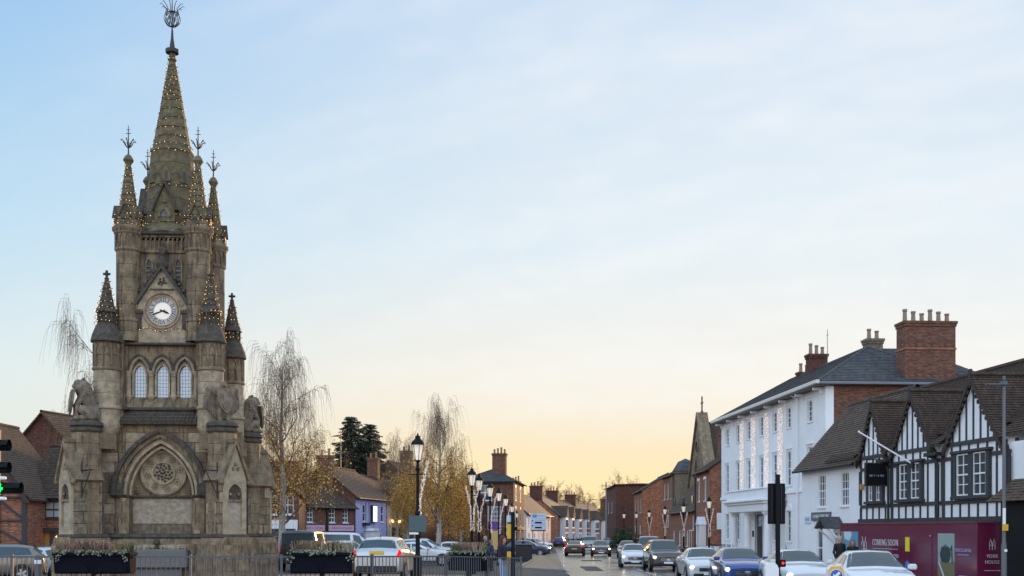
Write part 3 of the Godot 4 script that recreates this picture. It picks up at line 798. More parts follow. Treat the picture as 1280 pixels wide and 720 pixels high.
func timber_house() -> void:
	var y0 := gy(15.5, 44.0) + 0.05
	var xf := front(15.6, 50.0, 16.93, 37.5, y0)
	var b := thing("timber_framed_house", "black and white timber framed house with three steep tiled gables above purple hoarding", "building", "", xf)
	var W := 12.57; var eave := 5.28; var floor2 := 2.62
	var m := M.new()
	m.box(0.05, -0.5, -6.0, W - 0.05, floor2 - 0.3, -0.15); part(b, "ground_floor_wall", m, mats["white_render"])
	m = M.new(); m.box(0.0, floor2 - 0.3, -6.0, W, eave + 0.12, 0.0); part(b, "wall", m, mats["plaster"])
	# main roof
	m = M.new()
	var zi := -0.32; var yi := eave + 0.1 + 3.55 * (0.3 - zi) / 4.8
	slope(m, Vector3(-3.5, yi, zi), Vector3(W + 3.2, yi, zi), Vector3(W + 3.2, eave + 3.65, -4.5), Vector3(-3.5, eave + 3.65, -4.5), 0.13, 0.03)
	for seg in [[-3.5, -0.12], [2.72, 3.08], [6.92, 7.7], [11.8, W + 3.2]]:
		slope(m, Vector3(seg[0], eave + 0.1, 0.3), Vector3(seg[1], eave + 0.1, 0.3), Vector3(seg[1], yi, zi), Vector3(seg[0], yi, zi), 0.13, 0.03)
		m.quad(Vector3(seg[0], eave, 0.3), Vector3(seg[1], eave, 0.3), Vector3(seg[1], eave + 0.1, 0.3), Vector3(seg[0], eave + 0.1, 0.3))
	slope(m, Vector3(W + 3.2, eave + 0.1, -9.3), Vector3(-3.5, eave + 0.1, -9.3), Vector3(-3.5, eave + 3.65, -4.5), Vector3(W + 3.2, eave + 3.65, -4.5), 0.16, 0.03)
	m.quad(Vector3(W + 3.2, eave, 0.3), Vector3(W + 3.2, eave, -9.3), Vector3(W + 3.2, eave + 3.65, -4.5), Vector3(W + 3.2, eave + 3.65, -4.5))
	m.tube([Vector3(-3.5, eave + 3.66, -4.5), Vector3(W + 3.2, eave + 3.66, -4.5)], 0.13, 0.13, 6)
	part(b, "roof", m, mats["roof_tile_dark"])
	var gs := [[1.3, 1.35], [5.0, 1.85], [9.75, 1.98]]
	var top := eave + 2.42
	for g in gs:
		var cx: float = g[0]; var hw: float = g[1]; var fy := eave + 0.0
		var zc := -3.3
		m = M.new()
		m.prism(PackedVector2Array([Vector2(cx - hw + 0.1, fy), Vector2(cx + hw - 0.1, fy), Vector2(cx, top - 0.25)]), -0.3, 0.012); var gw := part(b, "gable_wall", m, mats["plaster"])
		m = M.new()
		slope(m, Vector3(cx - hw - 0.18, fy - 0.28, 0.42), Vector3(cx, top, 0.17), Vector3(cx, top, zc), Vector3(cx - hw - 0.18, fy - 0.28, zc), 9.0, 0.0)
		var mm := M.new()
		# courses run up the slope from the valley to the little ridge
		slope(mm, Vector3(cx + hw + 0.2, fy - 0.3, 0.17), Vector3(cx + hw + 0.2, fy - 0.3, zc + 2.6), Vector3(cx, top, zc), Vector3(cx, top, 0.17), 0.13, 0.028)
		slope(mm, Vector3(cx - hw - 0.2, fy - 0.3, zc + 2.6), Vector3(cx - hw - 0.2, fy - 0.3, 0.17), Vector3(cx, top, 0.17), Vector3(cx, top, zc), 0.13, 0.028)
		mm.tube([Vector3(cx, top + 0.03, 0.19), Vector3(cx, top + 0.03, zc)], 0.1, 0.1, 6)
		part(b, "gable_roof", mm, mats["roof_tile_dark"])
		# bargeboards with scalloped lower edge
		for s in [-1.0, 1.0]:
			m = M.new()
			var A := Vector2(cx + s * (hw + 0.2), fy - 0.33); var B := Vector2(cx, top - 0.02)
			var dn := (B - A).normalized(); var nn := Vector2(-dn.y, dn.x) * (1.0 if s < 0 else -1.0)
			m.prism(PackedVector2Array([A, B, B - nn * 0.001 - Vector2(0, 0.2), A - Vector2(0, 0.03) - nn * 0.12]), 0.12, 0.18)
			var n := int((B - A).length() / 0.27)
			for k in n:
				var c0 := A.lerp(B - Vector2(0, 0.2), (k + 0.5) / n) - nn * 0.10
				var p := PackedVector2Array()
				for q in 7:
					var a := PI * q / 6
					p.append(c0 + dn * cos(a) * 0.085 - nn * sin(a) * 0.09)
				m.prism(p, 0.125, 0.175)
			part(b, "bargeboard", m, mats["old_wood"])
		m = M.new(); m.bevel(cx - 0.045, top - 0.4, 0.08, cx + 0.045, top + 0.22, 0.21, 0.02); part(b, "finial", m, mats["timber"])
		# studs and rails in the gable
		var ns := int(round(hw * 2 / 0.48))
		for k in range(1, ns):
			var x := cx - hw + 2 * hw * k / ns
			var yt := top - 0.15 - (top - fy) * absf(x - cx) / hw
			if yt - fy > 0.25:
				m = M.new(); m.box(x - 0.04, fy + 0.101, 0.012, x + 0.04, yt, 0.05); part(b, "stud", m, mats["timber"])
		m = M.new(); m.box(cx - hw + 0.02, fy - 0.05, 0.004, cx + hw - 0.02, fy + 0.10, 0.075); part(b, "tie_beam", m, mats["timber"])
	# first floor frame
	var rails := [[floor2 - 0.3, floor2 - 0.02, 0.16], [3.08, 3.22, 0.06], [4.72, 4.86, 0.055]]
	for r in rails:
		m = M.new(); m.box(-0.02, r[0], 0.004, W + 0.02, r[1], r[2]); part(b, "rail", m, mats["timber"])
	var wins := [[0.85, 3.38, 1.45, 1.32, 2], [3.85, 3.38, 2.0, 1.42, 2], [8.55, 3.38, 2.3, 1.52, 2]]
	for w in wins:
		sash_pair(b, w[0], w[1], w[2], w[3], w[4])
	var x2 := 0.0
	while x2 <= W + 0.01:
		var big := absf(x2) < 0.01 or absf(x2 - 3.05) < 0.25 or absf(x2 - 7.4) < 0.25 or x2 > W - 0.2
		var wd := 0.16 if big else 0.07
		var clear := true
		for w in wins:
			if x2 > w[0] - 0.22 and x2 < w[0] + w[2] + 0.22:
				clear = false
		m = M.new()
		if clear:
			m.box(x2 - wd / 2, 3.221, 0.004, x2 + wd / 2, 4.719, 0.09 if big else 0.05)
			part(b, "post" if big else "stud", m, mats["timber"])
		m = M.new(); m.box(x2 - wd / 2, floor2 - 0.019, 0.004, x2 + wd / 2, 3.079, 0.05); part(b, "stud", m, mats["timber"])
		m = M.new(); m.box(x2 - wd / 2, 4.861, 0.004, x2 + wd / 2, eave - 0.06, 0.05); part(b, "stud", m, mats["timber"])
		x2 += W / 20.0
	for x in [3.05, 7.35]:
		pipe(b, "drainpipe", [Vector3(x - 0.5, eave - 0.28, 0.35), Vector3(x - 0.1, eave - 0.45, 0.2), Vector3(x, eave - 0.7, 0.15), Vector3(x, 2.5, 0.15)], 0.055, mats["trim_black"])
	for x in [2.9, 7.2]:
		m = M.new(); m.bevel(x - 0.45, eave - 0.34, 0.2, x + 0.5, eave - 0.2, 0.45, 0.02); part(b, "gutter", m, mats["trim_black"])
	m = M.new()
	for k in 60:
		var a := Vector3(7.0 + rnd(-0.3, 0.35), eave - 0.15, 0.4 + rnd(-0.1, 0.12))
		m.col = Color(rnd(0.04, 0.09), rnd(0.12, 0.2), 0.03)
		var q := a + Vector3(rnd(-0.12, 0.12), rnd(0.05, 0.4), rnd(-0.1, 0.1))
		m.tri(a, a + Vector3(0.05, 0, 0.02), q)
	part(b, "gutter_moss", m, mats["leaf"])
	m = M.new(); m.bevel(0.25, 3.9, 0.06, 0.42, 4.15, 0.2, 0.02); part(b, "alarm_box", m, mat("alarm_orange", 0.5, 0.25, 0.06, 0.5))
	# white pole leaning out of the facade
	var f := thing("flagpole", "bare white flagpole leaning out from the timber framed house", "flagpole", "", xf)
	m = M.new(); m.tube([Vector3(5.2, 4.75, 0.1), Vector3(4.2, 6.1, 1.9)], 0.036, 0.03, 8); part(f, "pole", m, mats["white_paint"])
	m = M.new(); m.ball(Vector3(4.19, 6.12, 1.92), 0.05); part(f, "finial", m, mats["white_paint"])
	m = M.new(); m.bevel(5.1, 4.6, 0.05, 5.3, 4.9, 0.2, 0.02); part(f, "bracket", m, mats["trim_black"])
	# hanging sign
	var h := thing("hanging_sign", "square black hanging sign on an iron bracket on the timber framed house", "sign", "", xf * Transform3D(Basis(), Vector3(1.85, -0.05, -0.42)))
	m = M.new(); m.bevel(1.05, 4.05, 0.55, 1.12, 4.95, 1.5, 0.015)
	var pl := part(h, "board", m, mats["black_paint"])
	m = M.new(); m.box(1.04, 4.0, 0.5, 1.13, 4.05, 1.55); m.box(1.04, 4.95, 0.5, 1.13, 5.0, 1.55); m.box(1.04, 4.05, 0.5, 1.13, 4.95, 0.548); m.box(1.04, 4.05, 1.502, 1.13, 4.95, 1.55); part(h, "board_frame", m, mats["old_wood"])
	scrawl(pl, "lettering", -0.35, 0.35, -0.04, 0.08, 0.0, mat("dull_white", 0.45, 0.45, 0.45, 0.6), 22, Transform3D(Basis(Vector3.UP, PI / 2), Vector3(1.122, 4.45, 1.02)))
	m = M.new(); m.tube([Vector3(1.085, 5.12, 0.0), Vector3(1.085, 5.12, 1.6)], 0.025, 0.025, 6); m.tube([Vector3(1.085, 5.0, 0.7), Vector3(1.085, 5.12, 0.7)], 0.012, 0.012, 4); m.tube([Vector3(1.085, 5.0, 1.35), Vector3(1.085, 5.12, 1.35)], 0.012, 0.012, 4); m.tube([Vector3(1.085, 5.12, 1.5), Vector3(1.085, 5.5, 0.8), Vector3(1.085, 5.6, 0.0)], 0.012, 0.012, 4); part(h, "bracket", m, mats["iron"])

func hoarding() -> void:
	var y0 := gy(15.0, 44.0) + 0.05
	var xf := front(14.47, 49.4, 15.69, 37.8, y0)
	var b := thing("hoarding", "glossy purple building site hoarding with white lettering below timber framed house", "hoarding", "", xf)
	var W := 11.66; var H := 2.42
	var pur := mat("hoarding_purple", 0.125, 0.014, 0.046, 0.2)
	pur.clearcoat_enabled = true; pur.clearcoat = 0.6; pur.clearcoat_roughness = 0.1
	var n := 9
	var m: M
	for k in n:
		m = M.new(); m.bevel(W * k / n + 0.003, -0.5, -0.06, W * (k + 1) / n - 0.003, H - 0.061, 0.0, 0.004); part(b, "panel", m, pur)
	m = M.new(); m.box(0.0, H - 0.06, -0.12, W, H, 0.05); part(b, "capping", m, mat("hoarding_edge", 0.16, 0.03, 0.05, 0.5))
	# the return at the near end, square to the street
	var rt := Transform3D(Basis(Vector3.UP, deg_to_rad(90.0 - 6.0)), Vector3(W, 0, 0.0))
	for k in 2:
		m = M.new(); m.t = rt; m.bevel(0.02 + k * 0.66, -0.5, -0.06, 0.02 + (k + 1) * 0.66 - 0.004, H - 0.061, 0.0, 0.004); part(b, "panel", m, pur)
	m = M.new(); m.t = rt; m.box(0.0, H - 0.06, -0.1, 1.36, H, 0.05); part(b, "capping", m, mats["hoarding_edge"])
	var wh := mat("print_white", 0.62, 0.6, 0.62, 0.5)
	text(b, "lettering", "COMING SOON", 0.34, Transform3D(Basis(), Vector3(4.55, 1.62, 0.006)), wh)
	text(b, "lettering", "EIGHT LUXURY TOWNHOUSES", 0.19, Transform3D(Basis(), Vector3(4.5, 1.10, 0.006)), wh)
	text(b, "lettering", "& APARTMENTS", 0.19, Transform3D(Basis(), Vector3(4.5, 0.85, 0.006)), wh)
	m = M.new(); m.box(3.4, 1.36, 0.001, 5.7, 1.375, 0.006); part(b, "printed_line", m, wh)
	emblem(b, Transform3D(Basis(), Vector3(2.55, 1.35, 0.004)), 0.55, wh)
	m = M.new(); m.box(6.35, 1.3, 0.001, 6.7, 1.85, 0.012); part(b, "yellow_notice", m, mat("notice_yellow", 0.7, 0.62, 0.03, 0.6))
	m = M.new(); m.ball(Vector3(6.5, 0.75, 0.002), 0.2, 14, 4, Vector3(1, 1, 0.03)); part(b, "blue_notice", m, mat("notice_blue", 0.05, 0.16, 0.5, 0.6))
	text(b, "lettering", "PORCELANOSA", 0.15, Transform3D(Basis(), Vector3(10.75, 1.42, 0.006)), mat("print_mauve", 0.4, 0.38, 0.6, 0.5), true)
	text(b, "lettering", "interiors and bathrooms", 0.07, Transform3D(Basis(), Vector3(10.75, 1.27, 0.006)), mats["print_mauve"])
	for k in 4:
		m = M.new(); m.box(10.75 - 0.3 + 0.06 * k, 0.52 - 0.08 * k, 0.001, 10.75 + 0.3 - 0.06 * k, 0.54 - 0.08 * k, 0.005); part(b, "printed_line", m, mats["print_mauve"])
	# printed pictures, flat as the real ones are
	m = M.new(); m.box(0.15, 0.5, 0.001, 1.95, 2.05, 0.008)
	var p := part(b, "street_picture", m, mat("print_sky", 0.10, 0.28, 0.42, 0.4))
	m = M.new(); m.prism(PackedVector2Array([Vector2(0.15, 0.5), Vector2(0.9, 0.5), Vector2(0.7, 1.3), Vector2(0.45, 1.7), Vector2(0.3, 2.05), Vector2(0.15, 2.05)]), 0.009, 0.012); part(p, "printed_buildings", m, mat("print_stone", 0.2, 0.19, 0.16, 0.5))
	m = M.new(); m.prism(PackedVector2Array([Vector2(0.9, 0.5), Vector2(1.3, 0.5), Vector2(1.25, 1.35), Vector2(1.0, 1.55), Vector2(0.8, 1.3)]), 0.009, 0.013); part(p, "printed_buildings", m, mat("print_ochre", 0.22, 0.17, 0.09, 0.5))
	m = M.new(); m.prism(PackedVector2Array([Vector2(0.5, 1.75), Vector2(1.0, 1.65), Vector2(1.3, 1.9), Vector2(1.2, 2.05), Vector2(0.45, 2.05)]), 0.009, 0.011); part(p, "printed_cloud", m, mat("print_cloud", 0.5, 0.62, 0.68, 0.5))
	m = M.new(); m.box(8.95, 0.35, 0.001, 10.15, 2.0, 0.008)
	p = part(b, "kitchen_picture", m, mat("print_teal", 0.26, 0.34, 0.33, 0.4))
	m = M.new(); m.prism(PackedVector2Array([Vector2(8.95, 0.35), Vector2(10.15, 0.35), Vector2(10.15, 1.0), Vector2(9.6, 0.95), Vector2(8.98, 1.0)]), 0.009, 0.011); part(p, "printed_worktop", m, mat("print_olive", 0.16, 0.14, 0.07, 0.5))
	m = M.new(); m.ball(Vector3(9.5, 1.25, 0.008), 0.42, 18, 4, Vector3(1, 0.85, 0.015)); part(p, "printed_pan", m, mat("print_pan", 0.025, 0.045, 0.05, 0.4))
	m = M.new(); m.prism(PackedVector2Array([Vector2(9.75, 1.35), Vector2(10.0, 1.6), Vector2(10.05, 0.95), Vector2(9.97, 0.95), Vector2(9.93, 1.45), Vector2(9.8, 1.28)]), 0.0125, 0.0155); part(p, "printed_handle", m, mats["print_pan"])
	m = M.new(); m.prism(PackedVector2Array([Vector2(9.0, 0.95), Vector2(9.05, 1.0), Vector2(9.5, 0.4), Vector2(9.42, 0.36)]), 0.0125, 0.0145); part(p, "printed_edge", m, mats["print_cloud"])
	# return: emblem and name
	emblem(b, rt * Transform3D(Basis(), Vector3(0.52, 1.62, 0.004)), 0.22, wh)
	text(b, "lettering", "YORK", 0.16, rt * Transform3D(Basis(), Vector3(0.52, 1.24, 0.006)), wh)
	text(b, "lettering", "HOUSE", 0.16, rt * Transform3D(Basis(), Vector3(0.52, 1.04, 0.006)), wh)
	m = M.new(); m.t = rt; m.box(0.25, 0.76, 0.001, 0.95, 0.745, 0.006); part(b, "printed_line", m, wh)
	m = M.new(); m.box(7.9, -0.3, -0.004, 8.5, 1.95, 0.02); var d := part(b, "access_door", m, pur)
	m = M.new(); m.ball(Vector3(8.42, 1.9, 0.03), 0.03); part(d, "door_lamp", m, mats["chrome"])

func emblem(b: Node, xf: Transform3D, s: float, ma: Material) -> void:
	# an upright Y and H drawn as one monogram
	var m := M.new()
	m.t = xf
	var h := s
	for x in [-0.42, 0.42]:
		m.box(x * s - 0.03 * s, -0.75 * h, 0, x * s + 0.03 * s, 0.55 * h, 0.006)
	m.box(-0.42 * s, -0.08 * h, 0.0, 0.42 * s, -0.01 * h, 0.005)
	m.box(-0.04 * s, -0.8 * h, 0.001, 0.04 * s, 0.1 * h, 0.007)
	for sg in [-1.0, 1.0]:
		m.prism(PackedVector2Array([Vector2(sg * 0.04 * s, 0.02 * h), Vector2(sg * 0.36 * s, 0.9 * h), Vector2(sg * 0.28 * s, 0.9 * h), Vector2(-sg * 0.03 * s, 0.08 * h)]), 0.002, 0.008)
	part(b, "monogram", m, ma)

# ---------------------------------------------------------------- other houses
func house(called: String, label: String, xf: Transform3D, W: float, H: float, D: float, wm: Material, rm: Material, rise: float, roof: String, wins: Array, fm: Material, gm: Material, gauge := 0.24, side: Material = null) -> Node3D:
	var b := thing(called, label, "building", "", xf)
	var holes := []
	for w in wins:
		holes.append(Rect2(w[0], w[1], w[2], w[3]))
	var m := M.new()
	sheet(m, 0, -1.0, W, H, holes, 0.14)
	if side:
		part(b, "wall", m, wm)
		m = M.new()
	shell(m, 0, -1.0, W, H, D)
	if roof == "gable":
		for x in [0.0, W]:
			m.t = Transform3D(Basis(Vector3.UP, -PI / 2), Vector3(x, 0, 0))
			m.prism(PackedVector2Array([Vector2(-D, H), Vector2(0, H), Vector2(-D / 2, H + rise - 0.05)]), -0.1 if x == 0.0 else 0.0, 0.0 if x == 0.0 else 0.1)
		m.t = Transform3D.IDENTITY
	elif roof == "front":
		m.prism(PackedVector2Array([Vector2(0, H), Vector2(W, H), Vector2(W / 2, H + rise - 0.05)]), -0.2, 0.0)
		m.prism(PackedVector2Array([Vector2(0, H), Vector2(W, H), Vector2(W / 2, H + rise - 0.05)]), -D, -D + 0.2)
	part(b, "side_wall" if side else "wall", m, side if side else wm)
	for w in wins:
		window(b, Rect2(w[0], w[1], w[2], w[3]), w[4], w[5], fm, gm, -0.09, true, 0.08, 0.045)
	m = M.new()
	if roof == "gable":
		gable_roof(m, -0.18, W + 0.18, H - 0.05, H + rise, 0.32, -D - 0.32, gauge)
	elif roof == "hip":
		hip_roof(m, -0.35, W + 0.35, H + 0.02, H + rise, 0.35, -D - 0.35, gauge)
	elif roof == "front":
		m.t = Transform3D(Basis(Vector3.UP, PI / 2), Vector3(W / 2, 0, -D / 2))
		gable_roof(m, -D / 2 - 0.25, D / 2 + 0.25, H - 0.12, H + rise, W / 2 + 0.3, -W / 2 - 0.3, gauge)
		m.t = Transform3D.IDENTITY
	part(b, "roof", m, rm)
	if roof == "gable" or roof == "hip":
		pipe(b, "gutter", [Vector3(-0.2, H - 0.1, 0.38), Vector3(W + 0.2, H - 0.1, 0.38)], 0.07, mats["trim_black"])
	return b

func sign_board(b: Node, called: String, x0: float, y0: float, x1: float, y1: float, ma: Material, print_seed := 0, tm: Material = null) -> MeshInstance3D:
	var m := M.new(); m.bevel(x0, y0, 0.01, x1, y1, 0.09, 0.012)
	var o := part(b, called, m, ma)
	if print_seed > 0:
		scrawl(o, "lettering", x0 + 0.4, x1 - 0.4, (y0 + y1) / 2 - 0.09, 0.19, 0.091, tm, print_seed)
	return o

func houses_right() -> void:
	var wp: Material = mats["white_paint"]; var wg: Material = mats["window_glass"]
	var b := house("brick_house", "two storey red brick house with white lintels beside the white hotel", front(16.85, 102.6, 16.8, 95.2, gy(17, 98)), 7.4, 7.6, 8.0, mats["brick"], mats["roof_tile_dark"], 2.9, "gable", [[1.2, 5.0, 1.0, 1.8, 2, 4], [4.6, 5.0, 1.0, 1.8, 2, 4], [1.2, 1.6, 1.0, 2.0, 2, 4]], wp, wg)
	door(b, Rect2(4.5, 0.1, 1.1, 2.5), wp, wp)
	var m := M.new(); m.prism(PackedVector2Array([Vector2(4.1, 2.9), Vector2(6.0, 2.9), Vector2(5.05, 3.6)]), 0.01, 0.7); part(b, "porch_hood", m, wp)
	for x in [4.15, 5.75]:
		m = M.new(); m.bevel(x, 0.0, 0.05, x + 0.2, 2.89, 0.65, 0.02); part(b, "porch_post", m, wp)
	for x in [1.05, 4.45]:
		m = M.new(); m.bevel(x, 6.85, 0.005, x + 1.3, 7.1, 0.06, 0.01); part(b, "lintel", m, wp)
	chimney(b, 0.6, -2.4, 8.4, 11.2, 1.4, 0.8, 3, mats["brick_dull"], mats["clay_pot"])
	m = M.new(); m.bevel(7.402, 2.5, -1.9, 7.46, 3.9, -0.6, 0.01); part(b, "white_board", m, wp)
	pipe(b, "drainpipe", [Vector3(0.2, 7.5, 0.3), Vector3(0.2, 7.1, 0.1), Vector3(0.2, 0, 0.1)], 0.06, mats["trim_black"])
	b = house("low_brick_house", "low brick house with long steep brown tiled roof below the stone gable", front(17.05, 120.5, 17.05, 103.0, gy(17, 110)), 17.5, 4.3, 6.0, mats["brick"], mats["roof_tile"], 3.6, "gable", [[2.0, 0.9, 1.1, 1.5, 2, 4], [6.0, 0.9, 1.1, 1.5, 2, 4], [11.0, 0.9, 1.1, 1.5, 2, 4], [14.5, 2.5, 1.0, 1.3, 2, 4]], wp, wg)
	door(b, Rect2(8.4, 0.1, 1.1, 2.3), wp, wp); door(b, Rect2(13.0, 0.1, 1.1, 2.3), wp, wp)
	for x in [3.0, 9.0, 14.6]:
		m = M.new(); m.bevel(x, 4.9, 0.0, x + 0.9, 5.7, 0.1, 0.02); part(b, "roof_light", m, mats["window_glass"])
	# church
	var cy := gy(19, 118)
	b = thing("church", "stone church gable with a cross and dark brown tiled roof", "church", "", front(19.5, 123.0, 19.5, 112.0, cy))
	m = M.new(); m.prism(PackedVector2Array([Vector2(0, -1), Vector2(11, -1), Vector2(11, 7.4), Vector2(5.5, 14.3), Vector2(0, 7.4)]), -0.8, 0.0); var gw := part(b, "gable_wall", m, mats["stone"])
	m = M.new(); m.box(0.3, -1, -16.0, 10.7, 7.4, -0.8); part(b, "nave_wall", m, mats["stone"])
	m = M.new(); m.t = Transform3D(Basis(Vector3.UP, PI / 2), Vector3(5.5, 0, -8.4)); gable_roof(m, -8.0, 7.8, 7.2, 13.7, 5.7, -5.7, 0.25); part(b, "roof", m, mats["roof_tile_dark"])
	for s in [-1.0, 1.0]:
		m = M.new(); m.prism(PackedVector2Array([Vector2(5.5 + s * 5.9, 7.1), Vector2(5.5, 14.45), Vector2(5.5, 14.85), Vector2(5.5 + s * 6.1, 7.3)]), -1.0, 0.2); part(b, "coping", m, mats["stone"])
	m = M.new(); m.box(5.43, 14.7, -0.5, 5.57, 16.5, -0.36); m.box(4.98, 15.75, -0.49, 6.02, 15.89, -0.37); part(b, "cross", m, mats["stone"])
	m = M.new(); m.lathe([Vector2(0.3, 14.5), Vector2(0.12, 15.0)], 8, 5.5, -0.43); part(b, "cross_base", m, mats["stone"])
	var p := PackedVector2Array()
	for q in arch_pts(1.1, 7.6, 2.4, 10):
		p.append(q + Vector2(5.5, 0))
	p.append(Vector2(6.6, 4.4)); p.append(Vector2(4.4, 4.4))
	m = M.new(); m.prism(p, 0.001, 0.02); var cw := part(b, "window", m, mats["dark_glass"])
	m = M.new()
	m.t = Transform3D(Basis(), Vector3(5.5, 0, 0))
	arch_band(m, 1.1, 1.35, 7.6, 2.4, 0.0, 0.2, 12)
	m.box(-1.35, 4.3, 0, -1.1, 7.6, 0.2); m.box(1.1, 4.3, 0, 1.35, 7.6, 0.2); m.box(-0.07, 4.4, 0.02, 0.07, 8.9, 0.14); m.box(-1.45, 4.12, 0, 1.45, 4.3, 0.25)
	part(cw, "tracery", m, mats["stone"])
	m = M.new(); m.lathe([Vector2(0.0, 0.001), Vector2(0.7, 0.0), Vector2(0.7, 0.05), Vector2(0.55, 0.18)], 20); var ro := part(b, "round_window", m, mats["stone"]); ro.transform = Transform3D(Basis(Vector3.RIGHT, PI / 2), Vector3(5.5, 11.3, 0.0))
	b = thing("church_turret", "small slate capped stone stair turret beside the church gable", "tower", "", facing(19.6, 126.5))
	m = M.new(); m.lathe([Vector2(1.3, -1), Vector2(1.3, 8.8), Vector2(1.5, 8.9), Vector2(1.5, 9.1), Vector2(0, 9.1)], 8, 0, 0, 0.2, false); part(b, "wall", m, mats["stone_grey"])
	m = M.new(); m.lathe([Vector2(1.6, 9.1), Vector2(0.9, 10.2), Vector2(0.0, 10.6)], 8, 0, 0, 0.2, false); part(b, "roof", m, mats["slate"])
	b = house("brick_townhouse", "three storey orange brick town house with chimney left of the church", front(18.55, 138.0, 18.45, 127.6, gy(18, 130)), 10.4, 8.9, 8.0, mats["brick_orange"], mats["roof_tile_dark"], 2.4, "gable", [[1.4, 6.2, 1.0, 1.9, 2, 4], [4.6, 6.2, 1.0, 1.9, 2, 4], [7.8, 6.2, 1.0, 1.9, 2, 4], [1.4, 2.9, 1.0, 2.1, 2, 4], [4.6, 2.9, 1.0, 2.1, 2, 4], [7.8, 2.9, 1.0, 2.1, 2, 4]], wp, wg)
	chimney(b, 3.0, -4.2, 10.2, 13.0, 1.6, 0.9, 4, mats["brick_orange"], mats["clay_pot"])
	m = M.new(); m.bevel(9.7, 0, 0.01, 10.4, 8.9, 0.25, 0.02); part(b, "stone_pilaster", m, mats["stone_grey"])
	b = house("brick_corner_house", "plain orange brick house with hipped slate roof further down the street", front(17.75, 163.0, 17.4, 150.0, gy(17, 156)), 13.0, 7.9, 7.0, mats["brick_orange"], mats["slate"], 2.3, "gable", [[1.5, 5.0, 1.1, 1.9, 2, 4], [6.0, 5.0, 1.1, 1.9, 2, 4], [10.5, 5.0, 1.1, 1.9, 2, 4], [1.5, 1.2, 2.4, 2.1, 3, 2], [9.0, 1.2, 2.4, 2.1, 3, 2]], wp, wg)
	house("dark_brick_house", "flat topped dark brick building end at the far side of the street", front(15.9, 188.0, 15.9, 171.0, gy(16, 178)), 17.0, 9.6, 8.0, mats["brick_dark"], mats["roof_tile_dark"], 0.35, "hip", [[3.0, 5.5, 1.1, 1.8, 2, 4], [9.0, 5.5, 1.1, 1.8, 2, 4]], wp, wg)
	# garden wall and shrub
	b = thing("garden_wall", "low red brick garden wall beyond the waiting cars", "wall", "", front(15.4, 150.0, 13.9, 122.0, gy(14.5, 135)))
	m = M.new(); m.box(0, -0.6, -0.3, 28.0, 1.5, 0.0); part(b, "brickwork", m, mats["brick_dull"])
	m = M.new(); m.box(-0.05, 1.5, -0.36, 28.05, 1.6, 0.06); part(b, "coping", m, mats["kerb_stone"])
	for k in 5:
		m = M.new(); m.box(k * 6.9 - 0.05, -0.6, -0.38, k * 6.9 + 0.45, 1.9, 0.1); m.box(k * 6.9 - 0.1, 1.9, -0.43, k * 6.9 + 0.5, 2.0, 0.15); part(b, "pier", m, mats["brick_dull"])
	# sliver of the next building at the right edge of the view
	b = thing("bay_fronted_building", "white building with small tiled bay roof at the right edge", "building", "", front(16.6, 37.2, 17.2, 31.0, gy(17, 34)))
	m = M.new(); m.box(0, -0.5, -5.0, 6.2, 5.0, 0.0); part(b, "wall", m, mats["white_render"])
	m = M.new(); m.box(0.2, -0.4, 0.005, 3.0, 3.0, 0.5); part(b, "bay", m, mats["black_paint"])
	m = M.new(); slope(m, Vector3(-0.1, 3.0, 0.85), Vector3(3.3, 3.0, 0.85), Vector3(3.0, 3.75, 0.02), Vector3(0.2, 3.75, 0.02), 0.13); m.quad(Vector3(-0.1, 3.0, 0.0), Vector3(3.3, 3.0, 0.0), Vector3(3.3, 3.0, 0.85), Vector3(-0.1, 3.0, 0.85)); part(b, "bay_roof", m, mats["roof_tile"])
	pipe(b, "drainpipe", [Vector3(0.05, 4.9, 0.2), Vector3(0.05, 4.5, 0.1), Vector3(0.05, -0.3, 0.1)], 0.06, mats["trim_black"])

func timbers(b: Node, list: Array, z: float) -> void:
	for q in list:
		var m := M.new()
		m.bar(Vector3(q[0], q[1], z), Vector3(q[2], q[3], z), q[4], 0.09)
		part(b, "timber_beam", m, mats["timber"])

